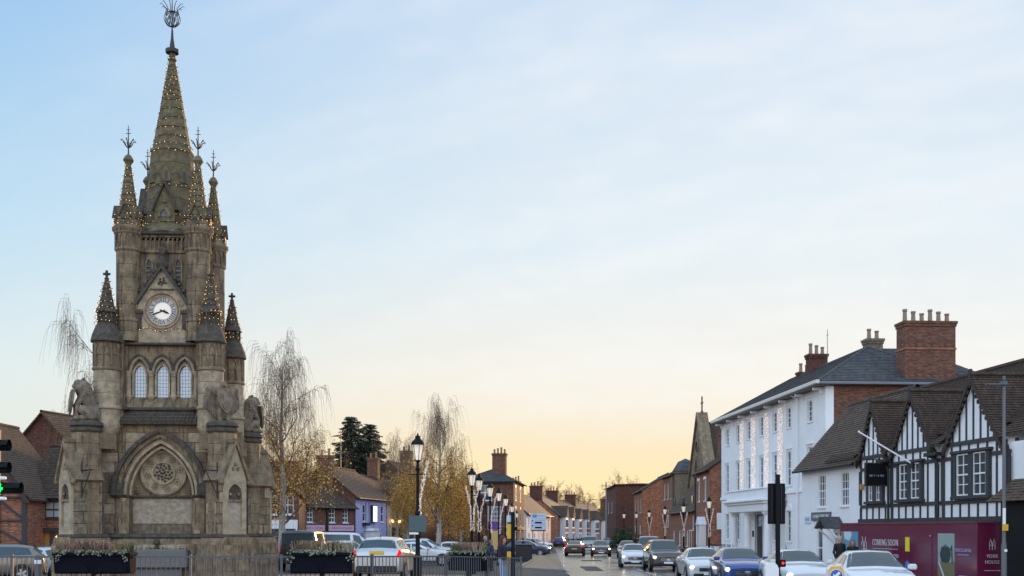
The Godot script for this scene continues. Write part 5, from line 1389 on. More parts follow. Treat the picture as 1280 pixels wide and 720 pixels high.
func clock_tower() -> void:
	var xf := facing(-12.62, 41.6, 2.5)
	var b := thing("clock_tower", "tall gothic stone clock tower and drinking fountain with spire and pinnacles", "tower", "", xf)
	var stone: Material = mats["stone"]; var buff: Material = mats["stone_buff"]; var dark: Material = mats["stone_dark"]; var spire_m: Material = mats["stone_spire"]; var grey: Material = mats["stone_grey"]
	var m := M.new()
	# core
	frust(m, 1.98, -0.2, 1.98, 1.35); frust(m, 1.98, 1.35, 1.72, 1.55); part(b, "plinth", m, stone)
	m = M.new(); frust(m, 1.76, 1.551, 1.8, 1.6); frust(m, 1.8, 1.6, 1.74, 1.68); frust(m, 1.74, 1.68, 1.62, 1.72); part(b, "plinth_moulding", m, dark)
	m = M.new(); frust(m, 1.12, 1.5, 1.12, 5.6); frust(m, 1.56, 5.2, 1.56, 5.62); frust(m, 1.56, 5.62, 1.42, 6.15); part(b, "core", m, stone)
	m = M.new(); frust(m, 1.25, 6.15, 1.25, 8.46); part(b, "window_stage_wall", m, buff)
	m = M.new(); frust(m, 1.42, 8.46, 1.22, 9.05); frust(m, 1.14, 9.05, 1.14, 12.3); part(b, "clock_stage_wall", m, stone)
	var outer_arch := arch_pts(1.63, 3.08, 2.3, 14)
	var hole := PackedVector2Array(outer_arch); hole.append(Vector2(1.63, 1.5)); hole.append(Vector2(-1.63, 1.5))
	for k in 4:
		var t := Transform3D(Basis(Vector3.UP, k * PI / 2), Vector3.ZERO)
		# wall with the great arch: stones laid round it
		m = M.new(); m.t = t
		var ww := 2.3 if k % 2 == 0 else 1.54
		for q in Geometry2D.clip_polygons(box_poly(-ww, 1.6, ww, 5.6), hole):
			m.prism(q, 1.1, 1.55)
		part(b, "arch_wall", m, stone)
		if k < 2 or k == 3:
			ashlar(b, t * Transform3D(Basis(), Vector3(0, 0, 1.55)), box_poly(-ww + 0.01, 1.72, ww - 0.01, 5.6), [hole], 0.36, 0.62, [stone, grey, stone, stone, buff], 100 + k)
		if k < 2:
			ashlar(b, t * Transform3D(Basis(), Vector3(0, 0, 1.98)), box_poly(-1.7, 0.0, 1.7, 1.34), [], 0.44, 0.8, [stone, grey, stone, buff], 400 + k, 0.03)
		# arch orders, stepping back
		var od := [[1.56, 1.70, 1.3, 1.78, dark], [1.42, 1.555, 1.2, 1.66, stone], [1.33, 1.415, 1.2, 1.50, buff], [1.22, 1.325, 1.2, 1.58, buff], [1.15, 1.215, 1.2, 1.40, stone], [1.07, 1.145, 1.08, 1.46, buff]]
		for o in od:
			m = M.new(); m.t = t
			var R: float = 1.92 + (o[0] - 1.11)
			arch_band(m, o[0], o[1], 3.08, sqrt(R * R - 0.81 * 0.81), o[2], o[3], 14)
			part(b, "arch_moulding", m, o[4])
		# the jambs and their columns under the impost
		m = M.new(); m.t = t
		for s in [-1.0, 1.0]:
			m.box(minf(s * 1.63, s * 1.11), 1.6, 1.1, maxf(s * 1.63, s * 1.11), 3.0, 1.34)
			m.box(minf(s * 1.63, s * 1.5), 1.6, 1.34, maxf(s * 1.63, s * 1.5), 3.0, 1.56)
		part(b, "jamb", m, stone)
		for s in [-1.0, 1.0]:
			m = M.new(); m.t = t
			m.lathe([Vector2(0.16, 1.72), Vector2(0.16, 1.82), Vector2(0.105, 1.9), Vector2(0.1, 2.7), Vector2(0.12, 2.74), Vector2(0.1, 2.78), Vector2(0.18, 2.96), Vector2(0.18, 3.0)], 12, s * 1.3, 1.5); part(b, "column", m, buff)
			m = M.new(); m.t = t; m.bevel(minf(s * 1.08, s * 1.72), 3.0, 1.12, maxf(s * 1.08, s * 1.72), 3.1, 1.72, 0.02); part(b, "impost", m, dark)
		# back of the recess: slab, carved roundel, water trough
		m = M.new(); m.t = t; m.box(-1.11, 1.5, 1.0, 1.11, 2.05, 1.19); part(b, "lower_slab", m, mats["stone_grey"])
		m = M.new(); m.t = t; m.bevel(-1.11, 2.05, 1.0, 1.11, 3.0, 1.23, 0.03); var slab := part(b, "inscribed_slab", m, mats["stone_slab"])
		if k == 0:
			var ink := mat("cut_letters", 0.21, 0.17, 0.12, 0.9)
			text(slab, "lettering", "HONEST WATER", 0.12, Transform3D(Basis(), Vector3(0, 2.68, 1.229)), ink, true)
			text(slab, "lettering", "WHICH NE'ER LEFT MAN I' THE MIRE", 0.092, Transform3D(Basis(), Vector3(0, 2.47, 1.229)), ink, true)
			text(slab, "lettering", "TIMON OF ATHENS", 0.08, Transform3D(Basis(), Vector3(0.1, 2.86, 1.229)), ink, true)
		m = M.new(); m.t = t; m.bevel(-1.12, 3.0, 1.1, 1.12, 3.09, 1.34, 0.02); part(b, "transom", m, dark)
		m = M.new(); m.t = t * Transform3D(Basis(Vector3.RIGHT, PI / 2), Vector3(0, 3.9, 1.1))
		m.lathe([Vector2(0.82, 0.0), Vector2(0.82, 0.14), Vector2(0.76, 0.17), Vector2(0.72, 0.13), Vector2(0.70, 0.07), Vector2(0.44, 0.07), Vector2(0.42, 0.15), Vector2(0.37, 0.15), Vector2(0.35, 0.06), Vector2(0.0, 0.06)], 40)
		var ro := part(b, "roundel", m, buff)
		m = M.new(); m.t = t * Transform3D(Basis(Vector3.RIGHT, PI / 2), Vector3(0, 3.9, 1.1))
		for j in 8:
			var a := TAU * j / 8 + 0.2
			var p := Vector3(sin(a), 0, cos(a)) * 0.575
			for i in 10:
				var c := TAU * i / 10
				m.ball(p + Vector3(sin(c), 0, cos(c)) * 0.098 + Vector3(0, 0.09, 0), 0.024, 5, 3)
			m.ball(p + Vector3(0, 0.075, 0), 0.05, 6, 4)
		part(ro, "cusping", m, stone)
		m = M.new(); m.t = t * Transform3D(Basis(Vector3.RIGHT, PI / 2), Vector3(0, 3.9, 1.1))
		for j in 26:
			var a := j * 2.4; var q := 0.33 * sqrt(j / 26.0)
			m.ball(Vector3(sin(a) * q, 0.075, cos(a) * q), 0.048, 6, 4)
		part(ro, "carved_foliage", m, dark)
		m = M.new(); m.t = t
		for s in [-1.0, 1.0]:
			for j in 9:
				m.ball(Vector3(s * (0.92 + 0.05 * (j % 3)) , 3.2 + 0.05 * (j / 3) * 2.0, 1.14), 0.05, 6, 4)
		part(b, "spandrel_carving", m, stone)
		m = M.new(); m.t = t; m.bevel(-1.0, 0.5, 1.75, 1.12, 1.17, 2.35, 0.05); m.bevel(-0.8, -0.2, 1.9, 0.9, 0.5, 2.2, 0.04)
		var tr := part(b, "water_trough", m, mats["granite"])
		m = M.new(); m.t = t; m.lathe([Vector2(0.07, 1.05), Vector2(0.05, 1.3), Vector2(0.11, 1.36), Vector2(0.12, 1.44), Vector2(0.08, 1.52), Vector2(0.0, 1.53)], 10, 0.0, 2.1); part(tr, "spout", m, dark)
		m = M.new(); m.t = t
		for j in 40:
			m.col = Color(rnd(0.04, 0.1), rnd(0.07, 0.12), 0.03)
			var p := Vector3(rnd(-0.9, 1.0), 1.16, rnd(1.9, 2.4)); m.tri(p, p + Vector3(0.05, 0.01, 0), p + Vector3(rnd(-0.05, 0.05), rnd(0.04, 0.13), 0.02))
		part(tr, "water_plants", m, mats["leaf"])
		# sloping carved ledge over the arch
		m = M.new(); m.t = t * Transform3D(Basis(Vector3.UP, -PI / 2), Vector3(1.52, 0, 0))
		m.prism(PackedVector2Array([Vector2(1.42, 5.6), Vector2(1.82, 5.6), Vector2(1.85, 5.68), Vector2(1.80, 5.72), Vector2(1.45, 6.12), Vector2(1.3, 6.14)]), 0.0, 3.04)
		var lg := part(b, "ledge", m, dark)
		m = M.new(); m.t = t
		for j in 22:
			for i in 3:
				m.ball(Vector3(-1.42 + j * 0.135, 5.74 + i * 0.11, 1.80 - i * 0.11), 0.062, 6, 4)
		part(lg, "ball_carving", m, dark)
		# three-light window stage
		m = M.new(); m.t = t; m.bevel(-1.75, 6.12, 1.1, 1.75, 6.24, 1.55, 0.03); part(b, "string_course", m, dark)
		m = M.new(); m.t = t * Transform3D(Basis(Vector3.UP, -PI / 2), Vector3(1.4, 0, 0)); m.prism(PackedVector2Array([Vector2(1.2, 6.24), Vector2(1.52, 6.24), Vector2(1.3, 6.6), Vector2(1.2, 6.62)]), 0.0, 2.8); part(b, "window_sill", m, stone)
		var head := [box_poly(-1.42, 7.54, 1.42, 8.46)]
		for x in [-0.8, 0.0, 0.8]:
			var ap := PackedVector2Array()
			for q in arch_pts(0.27, 7.5, 0.46, 8):
				ap.append(q + Vector2(x, 0))
			var nx := []
			for h in head:
				nx.append_array(Geometry2D.clip_polygons(h, ap))
			head = nx
			m = M.new(); m.t = t * Transform3D(Basis(), Vector3(x, 0, 0)); arch_band(m, 0.27, 0.36, 7.54, 0.46, 1.25, 1.43, 8); arch_band(m, 0.205, 0.268, 7.42, 0.34, 1.24, 1.36, 8); part(b, "window_arch", m, buff)
			m = M.new(); m.t = t * Transform3D(Basis(), Vector3(x, 0, 0)); arch_band(m, 0.365, 0.425, 7.54, 0.56, 1.3, 1.50, 8); part(b, "hood_mould", m, dark)
			# leaded light
			var gp := PackedVector2Array()
			for q in arch_pts(0.205, 7.42, 0.34, 6):
				gp.append(q)
			gp.append(Vector2(0.205, 6.62)); gp.append(Vector2(-0.205, 6.62))
			m = M.new(); m.t = t * Transform3D(Basis(), Vector3(x, 0, 0)); m.prism(gp, 1.245, 1.262); var gl := part(b, "window", m, mats["tower_glass"])
			m = M.new(); m.t = t * Transform3D(Basis(), Vector3(x, 0, 0))
			for j in 3:
				m.box(-0.115 + j * 0.11, 6.63, 1.262, -0.105 + j * 0.11, 7.78, 1.270)
			for j in 9:
				m.box(-0.21, 6.72 + j * 0.13, 1.262, 0.21, 6.73 + j * 0.13, 1.269)
			part(gl, "lead", m, mats["lead"])
			for s in [-1.0, 1.0]:
				m = M.new(); m.t = t; m.box(x + s * 0.237 - 0.032, 6.62, 1.24, x + s * 0.237 + 0.032, 7.42, 1.36); part(gl, "window_jamb", m, buff)
		for h in head:
			m = M.new(); m.t = t; m.prism(h, 1.2, 1.36); part(b, "spandrel", m, stone)
		for x in [-1.2, -0.4, 0.4, 1.2]:
			m = M.new(); m.t = t; m.lathe([Vector2(0.0, 6.40), Vector2(0.06, 6.45), Vector2(0.13, 6.6), Vector2(0.13, 6.66), Vector2(0.095, 6.72), Vector2(0.088, 7.34), Vector2(0.11, 7.37), Vector2(0.09, 7.4), Vector2(0.15, 7.5), Vector2(0.15, 7.545)], 10, x, 1.36); part(b, "column", m, buff)
		m = M.new(); m.t = t; m.bevel(-1.5, 8.46, 1.1, 1.5, 8.56, 1.55, 0.03); part(b, "string_course", m, dark)
		# clock dormer
		m = M.new(); m.t = t
		m.prism(PackedVector2Array([Vector2(-1.02, 8.56), Vector2(1.02, 8.56), Vector2(1.02, 8.75), Vector2(0.88, 9.05), Vector2(-0.88, 9.05), Vector2(-1.02, 8.75)]), 1.1, 1.42); part(b, "clock_base", m, buff)
		m = M.new(); m.t = t
		var gp2 := PackedVector2Array([Vector2(-0.92, 9.05), Vector2(0.92, 9.05), Vector2(0.92, 9.85), Vector2(0, 11.25), Vector2(-0.92, 9.85)])
		var circ := PackedVector2Array()
		for j in 28:
			circ.append(Vector2(cos(TAU * j / 28) * 0.68, 9.72 + sin(TAU * j / 28) * 0.68))
		m.prism(gp2, 1.1, 1.30)
		for q in Geometry2D.clip_polygons(PackedVector2Array([Vector2(-0.92, 9.05), Vector2(0, 9.05), Vector2(0, 11.25), Vector2(-0.92, 9.85)]), circ):
			m.prism(q, 1.3, 1.40)
		for q in Geometry2D.clip_polygons(PackedVector2Array([Vector2(0, 9.05), Vector2(0.92, 9.05), Vector2(0.92, 9.85), Vector2(0, 11.25)]), circ):
			m.prism(q, 1.3, 1.40)
		var dm := part(b, "clock_dormer", m, buff)
		m = M.new(); m.t = t; gable_coping(m, 0.95, 9.8, 11.22, 1.14, 1.52, 0.11); part(dm, "coping", m, dark)
		m = M.new(); m.t = t
		for s in [-1.0, 1.0]:
			for j in 7:
				var f := (j + 0.5) / 7.0
				m.ball(Vector3(s * lerpf(1.15, 0.06, f), lerpf(9.85, 11.45, f), 1.4), 0.075, 6, 4)
				m.ball(Vector3(s * lerpf(1.15, 0.06, f) + s * 0.05, lerpf(9.85, 11.45, f) + 0.06, 1.4), 0.05, 6, 4)
			m.bevel(minf(s * 0.72, s * 0.98), 9.05, 1.4, maxf(s * 0.72, s * 0.98), 9.75, 1.47, 0.02)
			m.bevel(minf(s * 0.68, s * 1.02), 9.6, 1.4, maxf(s * 0.68, s * 1.02), 9.72, 1.52, 0.02)
			m.ball(Vector3(s * 0.86, 9.98, 1.42), 0.05, 6, 4)
		for j in 9:
			m.ball(Vector3(sin(j * 2.4) * 0.05 * sqrt(j), 10.75 + cos(j * 2.4) * 0.05 * sqrt(j), 1.41), 0.045, 6, 4)
		m.box(-0.42, 10.46, 1.4, 0.42, 10.5, 1.45)
		part(dm, "crockets", m, dark)
		m = M.new(); m.t = t * Transform3D(Basis(Vector3.RIGHT, PI / 2), Vector3(0, 9.72, 1.3))
		m.lathe([Vector2(0.68, 0.1), Vector2(0.66, 0.15), Vector2(0.62, 0.15), Vector2(0.60, 0.06), Vector2(0.56, 0.06), Vector2(0.55, 0.1), Vector2(0.525, 0.1), Vector2(0.52, 0.02)], 40); part(dm, "clock_surround", m, buff)
		# clock
		m = M.new(); m.t = t * Transform3D(Basis(Vector3.RIGHT, PI / 2), Vector3(0, 9.72, 1.3)); m.lathe([Vector2(0.525, 0.0), Vector2(0.525, 0.03), Vector2(0.0, 0.031)], 40)
		var cf := part(b, "clock_face", m, glow("clock_lamp", Color(0.86, 0.83, 0.78), 0.2))
		m = M.new(); m.t = t * Transform3D(Basis(Vector3.RIGHT, PI / 2), Vector3(0, 9.72, 1.3)); m.lathe([Vector2(0.53, 0.03), Vector2(0.53, 0.06), Vector2(0.50, 0.06), Vector2(0.50, 0.03)], 40); part(cf, "bezel", m, mat("brass", 0.45, 0.32, 0.12, 0.4, 0.6))
		m = M.new(); m.t = t * Transform3D(Basis(Vector3.RIGHT, PI / 2), Vector3(0, 9.72, 1.3)); m.lathe([Vector2(0.498, 0.031), Vector2(0.498, 0.034), Vector2(0.30, 0.034), Vector2(0.30, 0.031)], 40); part(cf, "numeral_ring", m, mat("dial_ring", 0.5, 0.46, 0.43, 0.6))
		var num := ["XII", "I", "II", "III", "IIII", "V", "VI", "VII", "VIII", "IX", "X", "XI"]
		if k < 2:
			for j in 12:
				var a := -TAU * j / 12
				text(cf, "numeral", num[j], 0.185, t * Transform3D(Basis(), Vector3(0, 9.72, 1.335)) * Transform3D(Basis(Vector3.BACK, a), Vector3.ZERO) * Transform3D(Basis(), Vector3(0, 0.40, 0)), mats["black_paint"], true)
		for hnd in [[249.0, 0.42, 0.028], [111.0, 0.27, 0.04]]:
			m = M.new(); m.t = t * Transform3D(Basis(), Vector3(0, 9.72, 1.345)) * Transform3D(Basis(Vector3.BACK, -deg_to_rad(hnd[0])), Vector3.ZERO)
			var w: float = hnd[2]; var l: float = hnd[1]
			m.prism(PackedVector2Array([Vector2(-w * 0.5, -0.1), Vector2(w * 0.5, -0.1), Vector2(w, l * 0.6), Vector2(0, l), Vector2(-w, l * 0.6)]), 0.0, 0.008 if w < 0.03 else 0.016); part(cf, "clock_hand", m, mats["black_paint"])
		# statue on the gable
		m = M.new(); m.t = t
		blob(m, [[Vector3(0, 11.5, 1.35), Vector3(0, 11.8, 1.35), 0.12, 0.10], [Vector3(0, 11.8, 1.35), Vector3(0, 11.98, 1.36), 0.10, 0.08], [Vector3(-0.1, 11.93, 1.36), Vector3(0.1, 11.93, 1.36), 0.05, 0.05], [Vector3(0, 12.09, 1.38), Vector3(0, 12.14, 1.38), 0.065, 0.06], [Vector3(0.1, 11.92, 1.38), Vector3(0.05, 11.75, 1.45), 0.04, 0.035], [Vector3(-0.1, 11.92, 1.38), Vector3(-0.04, 11.78, 1.46), 0.04, 0.035]], 0.025, 0.05)
		m.lathe([Vector2(0.12, 11.22), Vector2(0.2, 11.32), Vector2(0.22, 11.42), Vector2(0.16, 11.5), Vector2(0.0, 11.5)], 10, 0, 1.35)
		part(dm, "statue", m, dark)
		# louvred slits and arcaded band
		for s in [-1.0, 1.0]:
			var sl := PackedVector2Array()
			for q in arch_pts(0.09, 11.45, 0.16, 5):
				sl.append(q + Vector2(s * 0.52, 0))
			sl.append(Vector2(s * 0.52 + 0.09, 10.75)); sl.append(Vector2(s * 0.52 - 0.09, 10.75))
			m = M.new(); m.t = t; m.prism(sl, 1.141, 1.146); var lv := part(b, "louvre_opening", m, mats["door_dark"])
			m = M.new(); m.t = t * Transform3D(Basis(), Vector3(s * 0.52, 0, 0)); arch_band(m, 0.09, 0.15, 11.45, 0.16, 1.14, 1.2, 5); m.box(-0.15, 10.7, 1.14, -0.09, 11.45, 1.2); m.box(0.09, 10.7, 1.14, 0.15, 11.45, 1.2); part(lv, "surround", m, stone)
			for j in 4:
				m = M.new(); m.t = t; m.box(s * 0.52 - 0.09, 10.85 + j * 0.16, 1.147, s * 0.52 + 0.09, 10.91 + j * 0.16, 1.19); part(lv, "louvre_slat", m, grey)
		m = M.new(); m.t = t; m.box(-0.95, 11.85, 1.1, 0.95, 11.93, 1.22); m.box(-0.95, 12.4, 1.1, 0.95, 12.48, 1.24); part(b, "string_course", m, stone)
		m = M.new(); m.t = t
		for j in 11:
			m.box(-0.8 + j * 0.16 - 0.03, 11.93, 1.139, -0.8 + j * 0.16 + 0.03, 12.32, 1.2)
			if j < 10:
				m.prism(PackedVector2Array([Vector2(-0.77 + j * 0.16, 12.32), Vector2(-0.72 + j * 0.16, 12.4), Vector2(-0.83 + j * 0.16, 12.4), Vector2(-0.83 + j * 0.16, 12.32)]), 1.139, 1.2)
		part(b, "blind_arcade", m, stone)
		m = M.new(); m.t = t; m.bevel(-1.0, 12.48, 1.0, 1.0, 12.62, 1.36, 0.03); m.bevel(-1.0, 12.621, 1.0, 1.0, 12.72, 1.3, 0.03); part(b, "cornice", m, dark)
		# big dormer on the spire
		m = M.new(); m.t = t
		gablet(m, -0.36, 0.36, 13.0, 13.5, 14.35, 0.4, 1.06)
		m.prism(PackedVector2Array([Vector2(-0.36, 12.7), Vector2(0.36, 12.7), Vector2(0.36, 13.05), Vector2(-0.36, 13.05)]), 0.4, 1.1)
		var ld := part(b, "spire_dormer", m, spire_m)
		m = M.new(); m.t = t; gable_coping(m, 0.36, 13.45, 14.4, 0.3, 1.16, 0.075); part(ld, "coping", m, dark)
		m = M.new(); m.t = t
		var dp := PackedVector2Array()
		for q in arch_pts(0.16, 13.2, 0.28, 5):
			dp.append(q)
		m.prism(dp, 1.061, 1.066); var dw := part(ld, "opening", m, mats["window_glass"])
		m = M.new(); m.t = t; arch_band(m, 0.16, 0.23, 13.18, 0.28, 1.06, 1.12, 6); m.box(-0.03, 13.18, 1.06, 0.03, 13.4, 1.10); m.lathe([Vector2(0.05, 13.68), Vector2(0.09, 13.72), Vector2(0.05, 13.76)], 8, 0, 1.06); part(dw, "tracery", m, stone)
		# turret roof gables seen past the spire
		m = M.new(); m.t = t; gablet(m, -0.16, 0.16, 14.55, 14.8, 15.2, 0.5, 0.86); part(b, "small_dormer", m, spire_m)
		m = M.new(); m.t = t; m.prism(PackedVector2Array([Vector2(-0.055, 14.62), Vector2(0.055, 14.62), Vector2(0.055, 14.88), Vector2(0, 14.98), Vector2(-0.055, 14.88)]), 0.861, 0.866); part(b, "slit", m, mats["door_dark"])
		m = M.new(); m.t = t * Transform3D(Basis(Vector3.UP, PI / 4), Vector3.ZERO); gablet(m, -0.16, 0.16, 14.55, 14.8, 15.2, 0.5, 0.86); part(b, "small_dormer", m, spire_m)
		m = M.new(); m.t = t * Transform3D(Basis(Vector3.UP, PI / 4), Vector3.ZERO); m.prism(PackedVector2Array([Vector2(-0.055, 14.62), Vector2(0.055, 14.62), Vector2(0.055, 14.88), Vector2(0, 14.98), Vector2(-0.055, 14.88)]), 0.861, 0.866); part(b, "slit", m, mats["door_dark"])
	# spire
	m = M.new()
	m.lathe([Vector2(1.42, 12.6), Vector2(1.36, 12.72), Vector2(1.12, 12.95), Vector2(1.0, 13.05)], 16, 0, 0, 0, false)
	m.lathe(grooved(1.0, 13.05, 0.76, 15.75, 0.45), 8, 0, 0, PI / 8, false)
	m.lathe([Vector2(0.76, 15.74), Vector2(0.80, 15.8), Vector2(0.78, 15.9), Vector2(0.70, 15.95)], 8, 0, 0, PI / 8, false)
	m.lathe(grooved(0.70, 15.95, 0.12, 19.25, 0.37), 8, 0, 0, PI / 8, false)
	m.lathe([Vector2(0.12, 19.24), Vector2(0.17, 19.3), Vector2(0.12, 19.36), Vector2(0.11, 19.55)], 8, 0, 0, PI / 8, false)
	part(b, "spire", m, spire_m)
	m = M.new()
	m.lathe([Vector2(0.0, 19.54), Vector2(0.24, 19.55), Vector2(0.25, 19.68), Vector2(0.1, 19.7), Vector2(0.09, 19.85), Vector2(0.05, 20.1), Vector2(0.035, 20.4)], 10)
	m.tube([Vector3(0, 20.3, 0), Vector3(0, 21.75, 0)], 0.03, 0.012, 6)
	for k in 5:
		var a := PI * k / 5
		var pts := []
		for j in 25:
			var c := TAU * j / 24
			pts.append(Vector3(sin(a) * cos(c) * 0.29, 20.82 + sin(c) * 0.29, cos(a) * cos(c) * 0.29))
		m.tube(pts, 0.012, 0.012, 5)
		for s in [-1.0, 1.0]:
			var d: Vector3 = Vector3(sin(a), 0, cos(a)) * s
			m.tube([Vector3(0, 21.0, 0) + d * 0.24, Vector3(0, 21.18, 0) + d * 0.2, Vector3(0, 21.28, 0) + d * 0.3, Vector3(0, 21.36, 0) + d * 0.4, Vector3(0, 21.3, 0) + d * 0.44], 0.016, 0.01, 4)
			m.tube([Vector3(0, 20.55, 0) + d * 0.1, Vector3(0, 20.7, 0) + d * 0.25, Vector3(0, 20.9, 0) + d * 0.12, Vector3(0, 21.0, 0) + d * 0.2], 0.014, 0.01, 4)
	part(b, "weathervane_crown", m, mats["iron"])
	# turrets and buttresses at the four corners
	for k in 4:
		var sx: float = [1.0, 1.0, -1.0, -1.0][k]; var sz: float = [1.0, -1.0, -1.0, 1.0][k]
		var ux := sx * 1.24; var uz := sz * 1.24
		m = M.new(); m.lathe(grooved(0.46, 8.6, 0.44, 9.3, 0.4) + [Vector2(0.47, 9.31), Vector2(0.47, 9.38), Vector2(0.43, 9.42)] + grooved(0.42, 9.43, 0.42, 11.82, 0.47), 20, ux, uz); part(b, "upper_turret", m, stone)
		m = M.new(); m.lathe([Vector2(0.42, 11.82), Vector2(0.48, 11.88), Vector2(0.48, 11.94), Vector2(0.43, 11.97), Vector2(0.43, 12.42), Vector2(0.5, 12.47), Vector2(0.5, 12.52), Vector2(0.56, 12.58), Vector2(0.56, 12.68), Vector2(0.46, 12.74), Vector2(0.40, 12.95)], 20, ux, uz); var cr := part(b, "turret_cornice", m, stone)
		m = M.new()
		for j in 14:
			var a := TAU * j / 14
			m.t = Transform3D(Basis(Vector3.UP, a), Vector3(ux, 0, uz)); m.box(-0.022, 11.97, 0.425, 0.022, 12.42, 0.475)
			m.prism(PackedVector2Array([Vector2(0.022, 12.3), Vector2(0.08, 12.42), Vector2(0.022, 12.42)]), 0.42, 0.47); m.prism(PackedVector2Array([Vector2(-0.022, 12.3), Vector2(-0.022, 12.42), Vector2(-0.08, 12.42)]), 0.42, 0.47)
		part(cr, "blind_arcade", m, stone)
		m = M.new(); m.lathe([Vector2(0.42, 12.72), Vector2(0.40, 12.9), Vector2(0.36, 13.35), Vector2(0.33, 13.4)], 8, ux, uz, PI / 8, false)
		m.lathe(grooved(0.32, 13.38, 0.09, 15.0, 0.22), 8, ux, uz, PI / 8, false)
		m.lathe([Vector2(0.09, 14.98), Vector2(0.15, 15.08), Vector2(0.19, 15.14), Vector2(0.15, 15.24), Vector2(0.09, 15.33), Vector2(0.03, 15.36)], 8, ux, uz, PI / 8, false)
		var sp := part(b, "spirelet", m, spire_m)
		for j in 4:
			m = M.new(); m.t = Transform3D(Basis(Vector3.UP, j * PI / 2), Vector3(ux, 0, uz)); gablet(m, -0.17, 0.17, 12.74, 13.05, 13.45, 0.1, 0.46); part(sp, "gablet", m, spire_m)
			m = M.new(); m.t = Transform3D(Basis(Vector3.UP, j * PI / 2), Vector3(ux, 0, uz)); m.prism(PackedVector2Array([Vector2(-0.06, 12.85), Vector2(0.06, 12.85), Vector2(0.06, 13.02), Vector2(0, 13.12), Vector2(-0.06, 13.02)]), 0.461, 0.466); part(sp, "opening", m, mats["door_dark"])
			m = M.new(); m.t = Transform3D(Basis(Vector3.UP, j * PI / 2), Vector3(ux, 0, uz)); gable_coping(m, 0.17, 13.03, 13.46, 0.15, 0.52, 0.035); part(sp, "coping", m, dark)
		finial_iron(b, ux, uz, 15.3, 1.0)
		# lower turret with pinnacle
		var lx := sx * 1.825; var lz := sz * 1.825
		m = M.new(); m.lathe([Vector2(0.05, 4.7), Vector2(0.2, 4.95), Vector2(0.22, 5.02), Vector2(0.4, 5.3), Vector2(0.48, 5.5)] + grooved(0.46, 5.62, 0.45, 6.1, 0.4) + [Vector2(0.5, 6.12), Vector2(0.5, 6.2), Vector2(0.45, 6.24)] + grooved(0.45, 6.25, 0.45, 7.48, 0.41), 18, lx, lz); part(b, "lower_turret", m, buff)
		m = M.new(); m.lathe([Vector2(0.45, 7.47), Vector2(0.5, 7.5), Vector2(0.5, 7.56), Vector2(0.43, 7.62), Vector2(0.43, 8.42), Vector2(0.49, 8.47)], 18, lx, lz); var bd := part(b, "turret_band", m, stone)
		m = M.new()
		for j in 10:
			m.t = Transform3D(Basis(Vector3.UP, TAU * j / 10), Vector3(lx, 0, lz)); m.box(-0.03, 7.62, 0.42, 0.03, 8.42, 0.475); m.box(-0.12, 8.02, 0.42, 0.12, 8.06, 0.455)
			m.prism(PackedVector2Array([Vector2(0.03, 8.2), Vector2(0.12, 8.4), Vector2(0.03, 8.42)]), 0.41, 0.465); m.prism(PackedVector2Array([Vector2(-0.03, 8.2), Vector2(-0.03, 8.42), Vector2(-0.12, 8.4)]), 0.41, 0.465)
		part(bd, "blind_arcade", m, stone)
		m = M.new(); m.lathe([Vector2(0.49, 8.46), Vector2(0.56, 8.5), Vector2(0.55, 8.56), Vector2(0.5, 8.75), Vector2(0.38, 9.05), Vector2(0.32, 9.15), Vector2(0.34, 9.2), Vector2(0.28, 9.24), Vector2(0.28, 9.5), Vector2(0.37, 9.54), Vector2(0.36, 9.6), Vector2(0.3, 9.75), Vector2(0.26, 9.8), Vector2(0.25, 9.9), Vector2(0.17, 10.25), Vector2(0.18, 10.3), Vector2(0.07, 10.72), Vector2(0.09, 10.76), Vector2(0.05, 10.8)], 12, lx, lz); var pn := part(b, "pinnacle", m, dark)
		m = M.new()
		for j in 8:
			m.t = Transform3D(Basis(Vector3.UP, TAU * j / 8), Vector3(lx, 0, lz)); m.box(-0.03, 9.22, 0.27, 0.03, 9.52, 0.33)
		part(pn, "lantern_ribs", m, dark)
		m = M.new()
		m.t = Transform3D(Basis(), Vector3(lx, 0, lz)); m.bevel(-0.04, 10.78, -0.04, 0.04, 11.05, 0.04, 0.015); m.bevel(-0.13, 10.88, -0.035, 0.13, 10.96, 0.035, 0.015); m.bevel(-0.035, 10.88, -0.13, 0.035, 10.96, 0.13, 0.015)
		part(pn, "cross", m, dark)
		m = M.new(); m.cbox(sx * 1.5, 7.1, sz * 1.5, 0.42, 3.2, 0.42); part(b, "corner_pier", m, stone)
		# carved head at the foot of the upper turret
		m = M.new(); blob(m, [[Vector3(sx * 1.36, 8.62, sz * 1.5), Vector3(sx * 1.36, 8.78, sz * 1.52), 0.13, 0.12], [Vector3(sx * 1.36, 8.62, sz * 1.62), Vector3(sx * 1.36, 8.62, sz * 1.7), 0.07, 0.05]], 0.04, 0.05); part(b, "carved_head", m, dark)
		# diagonal buttress: z runs out from the middle of the tower
		var t := Transform3D(Basis(Vector3.UP, atan2(sx, sz)), Vector3.ZERO)
		m = M.new(); m.t = t; m.box(-0.62, -0.2, 2.7, 0.62, 1.35, 4.28)
		m.prism(PackedVector2Array([Vector2(-0.62, 1.351), Vector2(0.62, 1.351), Vector2(0.48, 1.6), Vector2(-0.48, 1.6)]), 2.75, 4.26); part(b, "buttress_plinth", m, stone)
		m = M.new(); m.t = t; m.bevel(-0.53, 1.57, 2.8, 0.53, 1.7, 4.16, 0.03); part(b, "buttress_moulding", m, dark)
		m = M.new(); m.t = t; m.box(-0.43, 1.6, 2.9, 0.43, 3.6, 4.02); m.prism(PackedVector2Array([Vector2(-0.43, 3.6), Vector2(0.43, 3.6), Vector2(0, 4.78)]), 2.9, 4.02); part(b, "buttress", m, dark)
